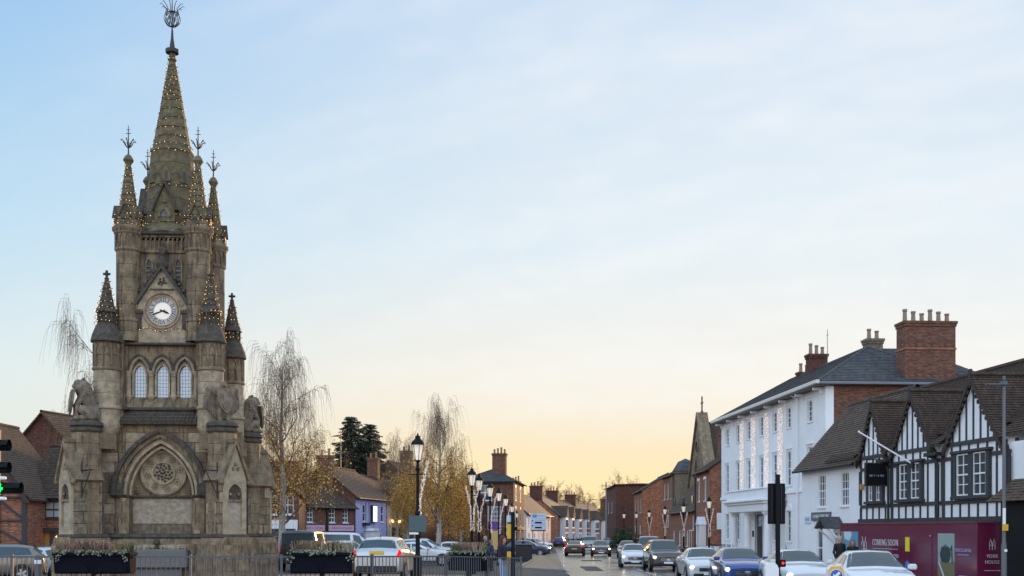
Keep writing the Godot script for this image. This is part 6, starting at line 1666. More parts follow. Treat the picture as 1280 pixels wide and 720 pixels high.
		# stones on its faces
		if k != 2:
			ashlar(b, t * Transform3D(Basis(Vector3.UP, PI / 2), Vector3(0.43, 0, 0)), box_poly(-4.02, 1.7, -3.0, 3.58), [], 0.36, 0.62, [stone, grey, stone, buff], 200 + k)
			ashlar(b, t * Transform3D(Basis(Vector3.UP, -PI / 2), Vector3(-0.43, 0, 0)), box_poly(3.0, 1.7, 4.02, 3.58), [], 0.36, 0.62, [stone, grey, stone, buff], 300 + k)
			ashlar(b, t * Transform3D(Basis(), Vector3(0, 0, 4.28)), box_poly(-0.62, 0.0, 0.62, 1.34), [], 0.44, 0.7, [stone, grey, stone], 500 + k, 0.03)
			ashlar(b, t * Transform3D(Basis(Vector3.UP, PI / 2), Vector3(0.62, 0, 0)), box_poly(-4.28, 0.0, -2.75, 1.34), [], 0.44, 0.7, [stone, grey, stone], 600 + k, 0.03)
			ashlar(b, t * Transform3D(Basis(Vector3.UP, -PI / 2), Vector3(-0.62, 0, 0)), box_poly(2.75, 0.0, 4.28, 1.34), [], 0.44, 0.7, [stone, grey, stone], 700 + k, 0.03)
		var hole2 := PackedVector2Array()
		for q in arch_pts(0.27, 3.1, 0.34, 6):
			hole2.append(q)
		hole2.append(Vector2(0.27, 1.95)); hole2.append(Vector2(-0.27, 1.95))
		m = M.new(); m.t = t
		for side in [[-0.45, 0.0], [0.0, 0.45]]:
			for q in Geometry2D.clip_polygons(PackedVector2Array([Vector2(side[0], 1.7), Vector2(side[1], 1.7), Vector2(side[1], 3.6 if side[1] > 0 else 4.8), Vector2(side[0], 4.8 if side[1] > 0 else 3.6)]), hole2):
				m.prism(q, 4.02, 4.11)
		var gf := part(b, "buttress_gable", m, buff)
		m = M.new(); m.t = t; m.box(-0.27, 1.95, 4.021, 0.27, 2.82, 4.03); part(gf, "niche_panel", m, mats["stone_slab"])
		m = M.new(); m.t = t; m.bevel(-0.3, 2.82, 4.02, 0.3, 2.9, 4.11, 0.01); m.lathe([Vector2(0.0, 4.0), Vector2(0.0, 4.0)], 4)
		for j in 3:
			m.ball(Vector3([0.0, -0.09, 0.09][j], [4.12, 3.97, 3.97][j], 4.11), 0.075, 6, 4, Vector3(1, 1, 0.5))
		for s in [-1.0, 1.0]:
			m.ball(Vector3(s * 0.17, 3.08, 4.06), 0.07, 6, 4)
		part(gf, "trefoil", m, stone)
		m = M.new(); m.t = t; gable_coping(m, 0.45, 3.58, 4.82, 3.0, 4.2, 0.10)
		for s in [-1.0, 1.0]:
			m.ball(Vector3(s * 0.57, 3.5, 4.12), 0.11, 8, 5)
		m.bevel(-0.09, 4.86, 3.4, 0.09, 5.02, 4.16, 0.02)
		part(b, "buttress_roof", m, stone)
		# pier and pedestal
		var pr := 2.35 * sqrt(2.0)
		m = M.new(); m.t = t; m.lathe(grooved(0.52, 1.7, 0.5, 5.25, 0.4), 8, 0, pr, PI / 8, false); part(b, "pier", m, stone)
		m = M.new(); m.t = t; m.lathe([Vector2(0.5, 5.24), Vector2(0.56, 5.3), Vector2(0.56, 5.36), Vector2(0.5, 5.42), Vector2(0.58, 5.48), Vector2(0.56, 5.58), Vector2(0.44, 5.66), Vector2(0, 5.68)], 16, 0, pr); part(b, "pedestal", m, dark)
		m = M.new(); m.t = t * Transform3D(Basis(Vector3.UP, -PI / 2), Vector3(0.35, 0, 0)); m.prism(PackedVector2Array([Vector2(2.4, 4.7), Vector2(3.2, 4.7), Vector2(3.1, 5.2), Vector2(2.7, 5.7), Vector2(2.4, 6.0)]), 0.0, 0.7); part(b, "buttress_shoulder", m, stone)
	# iron cross brackets on the two front piers
	for s in [-1.0, 1.0]:
		m = M.new()
		m.tube([Vector3(s * 2.3, 2.95, 3.0), Vector3(s * 2.3, 4.2, 3.0)], 0.028, 0.028, 5); m.tube([Vector3(s * 2.08, 3.9, 3.0), Vector3(s * 2.52, 3.9, 3.0)], 0.024, 0.024, 5)
		m.tube([Vector3(s * 2.3, 3.9, 3.0), Vector3(s * 1.85, 3.92, 3.25)], 0.02, 0.02, 5); m.tube([Vector3(s * 2.28, 3.1, 3.0), Vector3(s * 1.95, 3.9, 3.2)], 0.018, 0.018, 5)
		part(b, "iron_bracket", m, mats["iron"])
	statues(xf)
	tower_lights(xf)

func statues(xf: Transform3D) -> void:
	var p := 2.35
	var lion := [[Vector3(0, 0.2, -0.18), Vector3(0, 0.75, 0.02), 0.26, 0.22], [Vector3(0, 0.75, 0.02), Vector3(0, 0.98, 0.1), 0.24, 0.25], [Vector3(0, 1.08, 0.14), Vector3(0, 1.12, 0.24), 0.17, 0.14], [Vector3(0, 1.05, 0.3), Vector3(0, 1.04, 0.36), 0.085, 0.075], [Vector3(-0.2, 0.14, -0.1), Vector3(-0.24, 0.3, 0.14), 0.17, 0.15], [Vector3(0.2, 0.14, -0.1), Vector3(0.24, 0.3, 0.14), 0.17, 0.15], [Vector3(-0.26, 0.08, 0.1), Vector3(-0.26, 0.05, 0.36), 0.08, 0.07], [Vector3(0.26, 0.08, 0.1), Vector3(0.26, 0.05, 0.36), 0.08, 0.07], [Vector3(-0.17, 0.78, 0.12), Vector3(-0.13, 0.45, 0.3), 0.1, 0.08], [Vector3(0.17, 0.78, 0.12), Vector3(0.13, 0.45, 0.3), 0.1, 0.08], [Vector3(-0.13, 0.45, 0.3), Vector3(-0.12, 0.08, 0.3), 0.075, 0.08], [Vector3(0.13, 0.45, 0.3), Vector3(0.12, 0.08, 0.3), 0.075, 0.08], [Vector3(-0.12, 1.26, 0.1), Vector3(-0.12, 1.27, 0.1), 0.05, 0.05], [Vector3(0.12, 1.26, 0.1), Vector3(0.12, 1.27, 0.1), 0.05, 0.05]]
	var r := RandomNumberGenerator.new(); r.seed = 4
	for k in 16:
		var a := TAU * k / 16
		lion.append([Vector3(sin(a) * 0.22, 0.95 + cos(a) * 0.22, 0.06), Vector3(sin(a) * 0.25, 0.9 + cos(a) * 0.25, 0.0), 0.075, 0.05])
	var eagle := [[Vector3(0, 0.15, -0.05), Vector3(0, 0.7, 0.0), 0.16, 0.2], [Vector3(0, 0.7, 0.0), Vector3(0, 1.02, 0.06), 0.19, 0.11], [Vector3(0, 1.1, 0.08), Vector3(0, 1.13, 0.12), 0.11, 0.1], [Vector3(0, 1.1, 0.2), Vector3(0, 1.05, 0.27), 0.05, 0.02], [Vector3(-0.1, 0.3, 0.08), Vector3(-0.12, 0.05, 0.14), 0.09, 0.07], [Vector3(0.1, 0.3, 0.08), Vector3(0.12, 0.05, 0.14), 0.09, 0.07]]
	for s in [-1.0, 1.0]:
		eagle.append([Vector3(s * 0.18, 0.85, 0.0), Vector3(s * 0.4, 1.0, -0.06), 0.11, 0.09])
		for k in 6:
			eagle.append([Vector3(s * (0.24 + 0.045 * k), 0.9 + 0.02 * k, -0.05), Vector3(s * (0.2 + 0.07 * k), 0.12 + 0.06 * k, -0.1), 0.06, 0.035])
	var ml := M.new(); blob(ml, lion, 0.026, 0.025); var lm := ml.mesh()
	var me := M.new(); blob(me, eagle, 0.026, 0.02); var em := me.mesh()
	var sh := M.new()
	sh.prism(PackedVector2Array([Vector2(-0.26, 0.42), Vector2(0, 0.46), Vector2(0.26, 0.42), Vector2(0.25, 0.05), Vector2(0.14, -0.2), Vector2(0, -0.34), Vector2(-0.14, -0.2), Vector2(-0.25, 0.05)]), 0.0, 0.06)
	sh.prism(PackedVector2Array([Vector2(-0.2, 0.36), Vector2(0, 0.4), Vector2(0.2, 0.36), Vector2(0.19, 0.06), Vector2(0.1, -0.15), Vector2(0, -0.26), Vector2(-0.1, -0.15), Vector2(-0.19, 0.06)]), 0.06, 0.085)
	var shm := sh.mesh()
	var spots := [[-1.0, 1.0, "lion", "seated stone lion holding a shield on the front pier left of the arch", -62.0], [1.0, 1.0, "eagle", "stone eagle with folded wings holding a shield right of the arch", 32.0], [1.0, -1.0, "lion", "seated stone lion with shield on the rear pier of the tower", 118.0]]
	for q in spots:
		var at := xf * Transform3D(Basis(Vector3.UP, deg_to_rad(q[4])).scaled(Vector3(1.14, 1.14, 1.14)), Vector3(q[0] * p, 5.66, q[1] * p))
		var o := thing("stone_%s" % q[2], q[3], "statue", "heraldic statues on the tower", at)
		inst(o, "figure", lm if q[2] == "lion" else em, mats["stone_grey"])
		var s := inst(o, "shield", shm, mats["stone_grey"])
		s.transform = Transform3D(Basis(Vector3.RIGHT, -0.12), Vector3(0.0, 0.5, 0.42) if q[2] == "lion" else Vector3(0, 0.55, 0.27))

func tower_lights(xf: Transform3D) -> void:
	var names := ["right front", "right rear", "left rear", "left front"]
	bulbs = M.new(); wires = M.new()
	var y := 12.95
	var rings := [[1.12, 12.98], [1.0, 13.3], [0.88, 14.42], [0.8, 15.72], [0.74, 15.98]]
	for r in rings:
		string_round(spiral(0, 0, r[0], r[1], r[0], r[1], 1.0, 0.3), 0.2)
	string_round(spiral(0, 0, 0.70, 16.0, 0.36, 17.75, 5.0, 0.7), 0.24)
	string_round(spiral(0, 0, 0.36, 17.75, 0.12, 19.4, 9.0, 0.7), 0.18)
	lights_thing("string of warm fairy lights wound round the main spire", xf)
	for k in 4:
		var sx: float = [1.0, 1.0, -1.0, -1.0][k]; var sz: float = [1.0, -1.0, -1.0, 1.0][k]
		bulbs = M.new(); wires = M.new()
		string_round(spiral(sx * 1.24, sz * 1.24, 0.52, 12.74, 0.42, 13.3, 3.0, k * 1.7), 0.17)
		string_round(spiral(sx * 1.24, sz * 1.24, 0.33, 13.4, 0.1, 15.0, 7.0, k * 1.7), 0.16)
		lights_thing("warm fairy lights wound round the %s upper spirelet of the tower" % names[k], xf)
		bulbs = M.new(); wires = M.new()
		string_round(spiral(sx * 1.825, sz * 1.825, 0.4, 9.1, 0.36, 9.6, 2.5, k * 1.1), 0.17)
		string_round(spiral(sx * 1.825, sz * 1.825, 0.34, 9.6, 0.1, 10.7, 5.0, k * 1.1), 0.16)
		lights_thing("warm fairy lights wound round the %s lower pinnacle of the tower" % names[k], xf)
	bulbs = M.new(); wires = M.new()
	for k in 4:
		var t := Transform3D(Basis(Vector3.UP, k * PI / 2), Vector3.ZERO)
		for sw in [[-1.5, -0.45, 9.2, 9.1, 1.5], [-0.45, 0.45, 9.08, 9.08, 1.48], [0.45, 1.5, 9.1, 9.2, 1.5], [-1.5, -1.0, 9.75, 9.95, 1.62], [1.0, 1.5, 9.95, 9.75, 1.62]]:
			var pts := []
			for j in 9:
				var f := j / 8.0
				pts.append(t * Vector3(lerpf(sw[0], sw[1], f), lerpf(sw[2], sw[3], f) - 0.12 * sin(PI * f), sw[4]))
			string_round(pts, 0.14)
	lights_thing("swagged fairy lights strung below the clock faces", xf)

# ---------------------------------------------------------------- vehicles (x across, y up, z forward)
class Car:
	var st := []   # stations: z, bottom, belt, top, half width, half roof width
	func row(u: float) -> Array:
		var k := clampi(int(u), 0, st.size() - 2)
		var f := clampf(u - k, 0.0, 1.0)
		var a: Array = st[k]; var b: Array = st[k + 1]
		var r := []
		for i in 6:
			r.append(lerpf(a[i], b[i], f))
		return r
	func p(u: float, v: float, side: float) -> Vector3:
		# v 0..8 from the middle of the floor round the flank to the middle of the roof
		var s := row(u)
		var z: float = s[0]; var yb: float = s[1]; var ye: float = s[2]; var yt: float = s[3]; var w: float = s[4]; var wt: float = s[5]
		var up := yt - ye
		var ring := [Vector2(0, yb), Vector2(w * 0.86, yb), Vector2(w * 0.975, yb + 0.09), Vector2(w, lerpf(yb, ye, 0.5)), Vector2(w * 0.985, ye - minf(0.08, (ye - yb) * 0.2)), Vector2(w * 0.95, ye), Vector2(wt, yt - minf(0.07, up * 0.3)), Vector2(wt * 0.84, yt), Vector2(0, yt + 0.025)]
		var k := clampi(int(v), 0, 7)
		var q: Vector2 = ring[k].lerp(ring[k + 1], clampf(v - k, 0.0, 1.0))
		return Vector3(q.x * side, q.y, z)
	func nrm(u: float, v: float, side: float) -> Vector3:
		var n := (p(u + 0.06, v, side) - p(u - 0.06, v, side)).cross(p(u, v + 0.08, side) - p(u, v - 0.08, side)) * side
		return n.normalized() if n.length_squared() > 1e-12 else Vector3.UP

func smooth_stations(src: Array) -> Array:
	# a few more stations between the given ones, eased so that the outline is rounded
	var out := []
	for k in src.size() - 1:
		var p0: Array = src[maxi(k - 1, 0)]; var p1: Array = src[k]; var p2: Array = src[k + 1]; var p3: Array = src[mini(k + 2, src.size() - 1)]
		for j in 3:
			var t := j / 3.0
			var r := []
			for i in 6:
				var m1: float = (p2[i] - p0[i]) * 0.28; var m2: float = (p3[i] - p1[i]) * 0.28
				var t2 := t * t; var t3 := t2 * t
				r.append((2 * t3 - 3 * t2 + 1) * p1[i] + (t3 - 2 * t2 + t) * m1 + (-2 * t3 + 3 * t2) * p2[i] + (t3 - t2) * m2)
			out.append(r)
	out.append(src[-1])
	return out

func skin(m: M, c: Car, u0: float, u1: float, v0: float, v1: float, nu: int, nv: int, side: float, off := 0.0, tilt0 := 0.0, tilt1 := 0.0) -> void:
	# a patch of the body's surface lifted by "off"; tilts slide its ends along the body from the lower to the upper edge
	var P := []; var N := []
	for i in nu + 1:
		for j in nv + 1:
			var fv := j / float(nv); var fu := i / float(nu)
			var v := lerpf(v0, v1, fv)
			var u := lerpf(u0 + tilt0 * fv, u1 + tilt1 * fv, fu)
			var n := c.nrm(u, v, side)
			P.append(c.p(u, v, side) + n * off); N.append(n)
	for i in nu:
		for j in nv:
			var a := i * (nv + 1) + j; var b := a + nv + 1
			if side < 0:
				m.quadn(P[b], P[a], P[a + 1], P[b + 1], N[b], N[a], N[a + 1], N[b + 1])
			else:
				m.quadn(P[a], P[b], P[b + 1], P[a + 1], N[a], N[b], N[b + 1], N[a + 1])

var wheel_cache := {}
func wheel(b: Node, x: float, z: float, r: float, side: float, rim_m: Material) -> void:
	var key := "%.2f" % r
	if not wheel_cache.has(key):
		var t := M.new()
		t.lathe([Vector2(r * 0.66, -0.1), Vector2(r * 0.93, -0.11), Vector2(r, -0.07), Vector2(r, 0.07), Vector2(r * 0.93, 0.11), Vector2(r * 0.66, 0.1), Vector2(r * 0.64, 0.0)], 22)
		var q := M.new()
		q.lathe([Vector2(r * 0.68, 0.095), Vector2(r * 0.66, 0.105), Vector2(r * 0.60, 0.085), Vector2(r * 0.60, 0.02)], 22)
		q.lathe([Vector2(r * 0.2, 0.03), Vector2(r * 0.18, 0.085), Vector2(0, 0.09)], 12)
		for k in 5:
			q.t = Transform3D(Basis(Vector3.UP, TAU * k / 5), Vector3.ZERO)
			q.box(-0.05, 0.04, r * 0.1, 0.05, 0.085, r * 0.63)
		q.t = Transform3D.IDENTITY
		var d := M.new()
		d.lathe([Vector2(r * 0.6, 0.015), Vector2(0, 0.02)], 18)
		wheel_cache[key] = [t.mesh(), q.mesh(), d.mesh()]
	var w: Array = wheel_cache[key]
	var xf := Transform3D(Basis(Vector3.BACK, -side * PI / 2), Vector3(x, r, z))
	var o := Node3D.new(); o.name = "wheel"; o.transform = xf
	b.add_child(o, true)
	inst(o, "tyre", w[0], mats["rubber"]); inst(o, "rim", w[1], rim_m); inst(o, "brake_disc", w[2], mats["trim_black"])

func stations_for(kind: String) -> Array:
	match kind:
		"saloon":
			return [[2.32, 0.28, 0.64, 0.68, 0.70, 0.58], [2.26, 0.2, 0.71, 0.77, 0.85, 0.72], [2.02, 0.19, 0.79, 0.86, 0.895, 0.79], [1.4, 0.19, 0.87, 0.945, 0.91, 0.82], [0.85, 0.19, 0.92, 0.995, 0.91, 0.80], [0.15, 0.2, 0.92, 1.36, 0.91, 0.60], [-0.25, 0.2, 0.93, 1.42, 0.91, 0.58], [-0.95, 0.2, 0.95, 1.40, 0.91, 0.57], [-1.65, 0.2, 0.97, 1.13, 0.90, 0.66], [-2.0, 0.22, 0.97, 1.05, 0.88, 0.74], [-2.3, 0.26, 0.93, 1.01, 0.82, 0.70], [-2.37, 0.36, 0.80, 0.88, 0.72, 0.6]]
		"coupe":
			return [[2.27, 0.28, 0.61, 0.65, 0.70, 0.58], [2.2, 0.2, 0.68, 0.74, 0.84, 0.72], [1.98, 0.19, 0.76, 0.83, 0.885, 0.78], [1.35, 0.19, 0.85, 0.92, 0.90, 0.80], [0.8, 0.19, 0.90, 0.97, 0.90, 0.80], [0.0, 0.2, 0.90, 1.31, 0.90, 0.58], [-0.4, 0.2, 0.91, 1.37, 0.90, 0.56], [-1.0, 0.2, 0.93, 1.31, 0.91, 0.55], [-1.75, 0.2, 0.96, 1.06, 0.91, 0.66], [-2.05, 0.22, 0.95, 1.01, 0.88, 0.74], [-2.28, 0.26, 0.90, 0.97, 0.82, 0.70], [-2.34, 0.36, 0.78, 0.85, 0.72, 0.6]]
		"hatch":
			return [[2.07, 0.28, 0.68, 0.72, 0.68, 0.57], [2.0, 0.2, 0.75, 0.81, 0.83, 0.70], [1.8, 0.19, 0.83, 0.90, 0.88, 0.77], [1.25, 0.19, 0.91, 0.985, 0.895, 0.79], [0.85, 0.19, 0.95, 1.02, 0.895, 0.78], [0.1, 0.2, 0.95, 1.40, 0.895, 0.60], [-0.3, 0.2, 0.97, 1.46, 0.895, 0.58], [-1.1, 0.2, 1.0, 1.44, 0.895, 0.57], [-1.6, 0.22, 1.02, 1.36, 0.89, 0.56], [-1.95, 0.26, 1.0, 1.07, 0.86, 0.68], [-2.08, 0.30, 0.9, 0.97, 0.8, 0.66], [-2.12, 0.4, 0.78, 0.85, 0.72, 0.6]]
		"crossover":
			return [[2.17, 0.34, 0.76, 0.80, 0.70, 0.58], [2.1, 0.25, 0.84, 0.91, 0.85, 0.72], [1.93, 0.24, 0.91, 0.98, 0.90, 0.78], [1.3, 0.24, 0.97, 1.04, 0.915, 0.80], [0.95, 0.24, 1.0, 1.08, 0.92, 0.80], [0.2, 0.24, 1.03, 1.50, 0.92, 0.64], [-0.2, 0.24, 1.05, 1.58, 0.92, 0.62], [-1.1, 0.24, 1.08, 1.57, 0.92, 0.61], [-1.75, 0.26, 1.12, 1.48, 0.91, 0.60], [-2.05, 0.3, 1.10, 1.17, 0.88, 0.72], [-2.18, 0.32, 0.98, 1.05, 0.84, 0.72], [-2.22, 0.4, 0.84, 0.9, 0.76, 0.64]]
		"suv":
			return [[2.4, 0.4, 0.72, 0.78, 0.70, 0.6], [2.36, 0.3, 0.88, 0.98, 0.90, 0.78], [2.15, 0.28, 0.98, 1.08, 0.97, 0.84], [1.5, 0.28, 1.07, 1.15, 0.99, 0.88], [1.1, 0.28, 1.10, 1.18, 0.99, 0.86], [0.45, 0.28, 1.13, 1.68, 0.99, 0.72], [0.1, 0.28, 1.14, 1.77, 0.99, 0.70], [-1.2, 0.28, 1.17, 1.77, 0.99, 0.69], [-1.95, 0.3, 1.19, 1.68, 0.98, 0.67], [-2.25, 0.34, 1.17, 1.26, 0.95, 0.78], [-2.38, 0.36, 1.05, 1.14, 0.90, 0.78], [-2.42, 0.44, 0.9, 0.98, 0.82, 0.72]]
		"boxy":
			return [[2.1, 0.45, 0.85, 0.92, 0.80, 0.7], [2.05, 0.36, 1.02, 1.12, 0.93, 0.82], [1.8, 0.34, 1.10, 1.2, 0.97, 0.86], [1.1, 0.34, 1.13, 1.23, 0.98, 0.88], [0.85, 0.34, 1.15, 1.25, 0.98, 0.86], [0.45, 0.34, 1.17, 1.82, 0.98, 0.80], [0.15, 0.34, 1.17, 1.93, 0.98, 0.78], [-1.4, 0.34, 1.19, 1.94, 0.98, 0.78], [-2.0, 0.36, 1.2, 1.90, 0.97, 0.78], [-2.12, 0.38, 1.18, 1.62, 0.95, 0.79], [-2.18, 0.4, 1.05, 1.2, 0.92, 0.8], [-2.2, 0.46, 0.95, 1.05, 0.86, 0.76]]
		_:
			return [[2.35, 0.4, 0.75, 0.8, 0.75, 0.6], [2.3, 0.3, 0.92, 1.0, 0.90, 0.78], [2.1, 0.28, 1.02, 1.1, 0.95, 0.82], [1.6, 0.28, 1.1, 1.2, 0.96, 0.84], [1.35, 0.28, 1.13, 1.25, 0.96, 0.84], [0.7, 0.28, 1.16, 1.78, 0.96, 0.76], [0.3, 0.28, 1.17, 1.9, 0.96, 0.75], [-1.2, 0.28, 1.17, 1.92, 0.96, 0.75], [-2.15, 0.3, 1.17, 1.9, 0.95, 0.74], [-2.3, 0.34, 1.15, 1.5, 0.94, 0.76], [-2.36, 0.36, 1.0, 1.15, 0.9, 0.78], [-2.38, 0.44, 0.9, 1.0, 0.84, 0.74]]

func car(called: String, label: String, kind: String, pm: Material, xf: Transform3D, opt := {}) -> Node3D:
	var b := thing(called, label, "van" if called == "van" else "car", opt.get("group", "vehicles on the road"), xf)
	var src := stations_for(kind)
	var c := Car.new()
	c.st = smooth_stations(src)
	var N := c.st.size() - 1
	var m := M.new()
	for s in [-1.0, 1.0]:
		skin(m, c, 0.0, N, 0.0, 8.0, N, 16, s)
		# nose and tail
		for e in [[0.0, 1.0], [float(N), -1.0]]:
			var ctr := (c.p(e[0], 0.0, s) + c.p(e[0], 8.0, s)) / 2
			for j in 16:
				var A := c.p(e[0], j * 0.5, s); var B := c.p(e[0], j * 0.5 + 0.5, s)
				if (A - ctr).cross(B - ctr).z * e[1] > 0:
					m.tri(ctr, A, B)
				else:
					m.tri(ctr, B, A)
	part(b, "body", m, pm)
	var gm: Material = mats["car_glass"]
	# glass: u counts three per given station
	m = M.new()
	for s in [-1.0, 1.0]:
		skin(m, c, 12.4, 15.4, 6.15, 8.0, 5, 6, s, 0.008)
	part(b, "windscreen", m, gm)
	var rear0 := 24.2; var rear1 := 26.8
	if kind == "saloon" or kind == "coupe":
		rear0 = 21.6; rear1 = 23.9
	m = M.new()
	for s in [-1.0, 1.0]:
		skin(m, c, rear0, rear1, 6.15, 8.0, 5, 6, s, 0.008)
	part(b, "rear_window", m, opt.get("rear_glass", gm))
	for s in [-1.0, 1.0]:
		m = M.new(); skin(m, c, 13.2, 17.9, 5.12, 5.93, 5, 4, s, 0.008, 2.2, 0.2); part(b, "side_window", m, gm)
		var back := 22.6 if kind in ["saloon", "coupe"] else 24.0
		m = M.new(); skin(m, c, 18.4, back, 5.12, 5.93, 5, 4, s, 0.008, 0.1, -1.6 if kind in ["saloon", "coupe"] else -0.8); part(b, "side_window", m, gm)
		# sill and wheel arches
		m = M.new(); skin(m, c, 7.0, 26.0, 1.3, 2.15, 10, 2, s, 0.006); part(b, "sill_trim", m, mats["trim_black"])
		m = M.new(); skin(m, c, 13.0, 24.0, 3.9, 3.95, 10, 1, s, 0.005); part(b, "door_crease", m, pm)
	for s in [-1.0, 1.0]:
		for u in [13.0, 18.15, 22.6]:
			if u > 20.0 and kind == "coupe":
				continue
			m = M.new(); skin(m, c, u, u + 0.10, 2.2, 5.0, 1, 6, s, 0.004, 0.0, 0.0); part(b, "door_gap", m, mats["trim_black"])
		for u in [17.2, 21.6]:
			var hp := c.p(u, 4.1, s)
			m = M.new(); m.bevel(minf(hp.x, hp.x + s * 0.03), hp.y - 0.012, hp.z - 0.09, maxf(hp.x, hp.x + s * 0.03), hp.y + 0.014, hp.z + 0.09, 0.008); part(b, "door_handle", m, pm)
	var wr: float = {"suv": 0.38, "boxy": 0.38, "crossover": 0.35, "van": 0.35}.get(kind, 0.325)
	var L: float = src[0][0]; var R: float = src[-1][0]
	var zf := L - 0.85; var zr := R + 0.85
	var hw: float = src[4][4]
	for z in [zf, zr]:
		for s in [-1.0, 1.0]:
			m = M.new(); m.t = Transform3D(Basis(Vector3.BACK, -s * PI / 2), Vector3(s * (hw - 0.16), wr, z))
			m.lathe([Vector2(wr + 0.05, 0.0), Vector2(wr + 0.065, 0.165), Vector2(wr + 0.03, 0.172), Vector2(0, 0.173)], 22); part(b, "wheel_arch", m, mats["trim_black"])
			wheel(b, s * (hw - 0.07), z, wr, s, mats["alloy"])
	# lights, grille, plates, mirrors
	for s in [-1.0, 1.0]:
		m = M.new(); skin(m, c, 0.7, 4.6, 3.9, 5.2, 4, 3, s, 0.012, 0.5, 1.6)
		var hl := part(b, "headlight", m, mats["headlight_glass"])
		if opt.get("lit", false):
			m = M.new(); var hp := c.p(2.3, 4.4, s); m.ball(Vector3(hp.x * 0.95, hp.y, hp.z + 0.03), 0.075, 8, 6, Vector3(1.2, 0.9, 0.6)); part(hl, "headlamp_bulb", m, glow("head_lamp", Color(1.0, 0.86, 0.62), opt.get("lamp", 4.0)))
		m = M.new(); skin(m, c, N - 6.0, N - 1.2, 4.0, 5.6, 4, 3, s, 0.012)
		part(b, "tail_light", m, glow("tail_lamp", Color(0.75, 0.02, 0.03), 0.9) if opt.get("tail", false) else mats["tail_glass"])
		var mp := c.p(12.6, 5.2, s)
		m = M.new(); m.bevel(minf(mp.x, mp.x + s * 0.22), mp.y + 0.02, mp.z - 0.12, maxf(mp.x, mp.x + s * 0.22), mp.y + 0.17, mp.z + 0.02, 0.03); part(b, "wing_mirror", m, opt.get("mirror", pm))
	var f0: Array = src[1]
	var gz: float = L - 0.005; var gy0: float = src[0][1]
	m = M.new(); m.bevel(-0.47, gy0 + 0.17, gz - 0.3, 0.47, src[0][2] - 0.01, gz + 0.02, 0.03)
	var gr := part(b, "grille", m, mats["trim_black"])
	m = M.new(); m.bevel(-0.10, (gy0 + src[0][2]) / 2 + 0.05, gz + 0.015, 0.10, (gy0 + src[0][2]) / 2 + 0.14, gz + 0.035, 0.01); part(gr, "badge", m, mats["chrome"])
	for j in 3:
		m = M.new(); m.box(-0.45, gy0 + 0.2 + j * 0.055, gz + 0.015, 0.45, gy0 + 0.215 + j * 0.055, gz + 0.03); part(gr, "grille_bar", m, mats["chrome"])
	m = M.new(); m.bevel(-0.7, gy0 - 0.08, L - 0.3, 0.7, gy0 + 0.12, L + 0.015, 0.04); part(b, "bumper", m, mats["trim_black"])
	m = M.new(); m.bevel(-0.26, gy0 + 0.03, L + 0.01, 0.26, gy0 + 0.14, L + 0.03, 0.004); part(b, "number_plate", m, mats["white_paint"])
	m = M.new(); m.bevel(-0.26, 0.62 if not opt.has("plate_y") else opt["plate_y"], R - 0.03, 0.26, (0.62 if not opt.has("plate_y") else opt["plate_y"]) + 0.11, R - 0.002, 0.004); part(b, "number_plate", m, mats["plate_yellow"])
	m = M.new(); m.bevel(-0.74, src[-1][1] - 0.06, R - 0.03, 0.74, src[-1][1] + 0.16, R + 0.3, 0.03); part(b, "bumper", m, mats["trim_black"])
	if opt.get("rails", false):
		for s in [-1.0, 1.0]:
			m = M.new(); m.tube([Vector3(s * 0.58, src[6][3] - 0.03, 0.0), Vector3(s * 0.58, src[6][3] + 0.05, -0.15), Vector3(s * 0.57, src[6][3] + 0.05, -1.3), Vector3(s * 0.56, src[6][3] - 0.03, -1.5)], 0.02, 0.02, 5); part(b, "roof_rail", m, mats["alloy"])
	if opt.get("spare", false):
		m = M.new(); m.t = Transform3D(Basis(Vector3.RIGHT, -PI / 2), Vector3(0.08, 1.08, R - 0.12)); m.lathe([Vector2(0.0, 0.13), Vector2(0.3, 0.12), Vector2(0.40, 0.08), Vector2(0.40, -0.1), Vector2(0.0, -0.1)], 24); part(b, "spare_wheel", m, mats["rubber"])
		m = M.new(); m.box(-0.74, 1.28, R - 0.005, 0.74, 1.82, R + 0.05); part(b, "rear_door_window", m, gm)
	m = M.new(); m.tube([Vector3(0.0, src[7][3] + 0.02, R + 0.9), Vector3(0.0, src[7][3] + 0.16, R + 0.72)], 0.018, 0.008, 5); part(b, "aerial", m, mats["trim_black"])
	return b

func headed(x: float, d: float, yaw: float) -> Transform3D:
	return facing(x, d, yaw, 0.012)

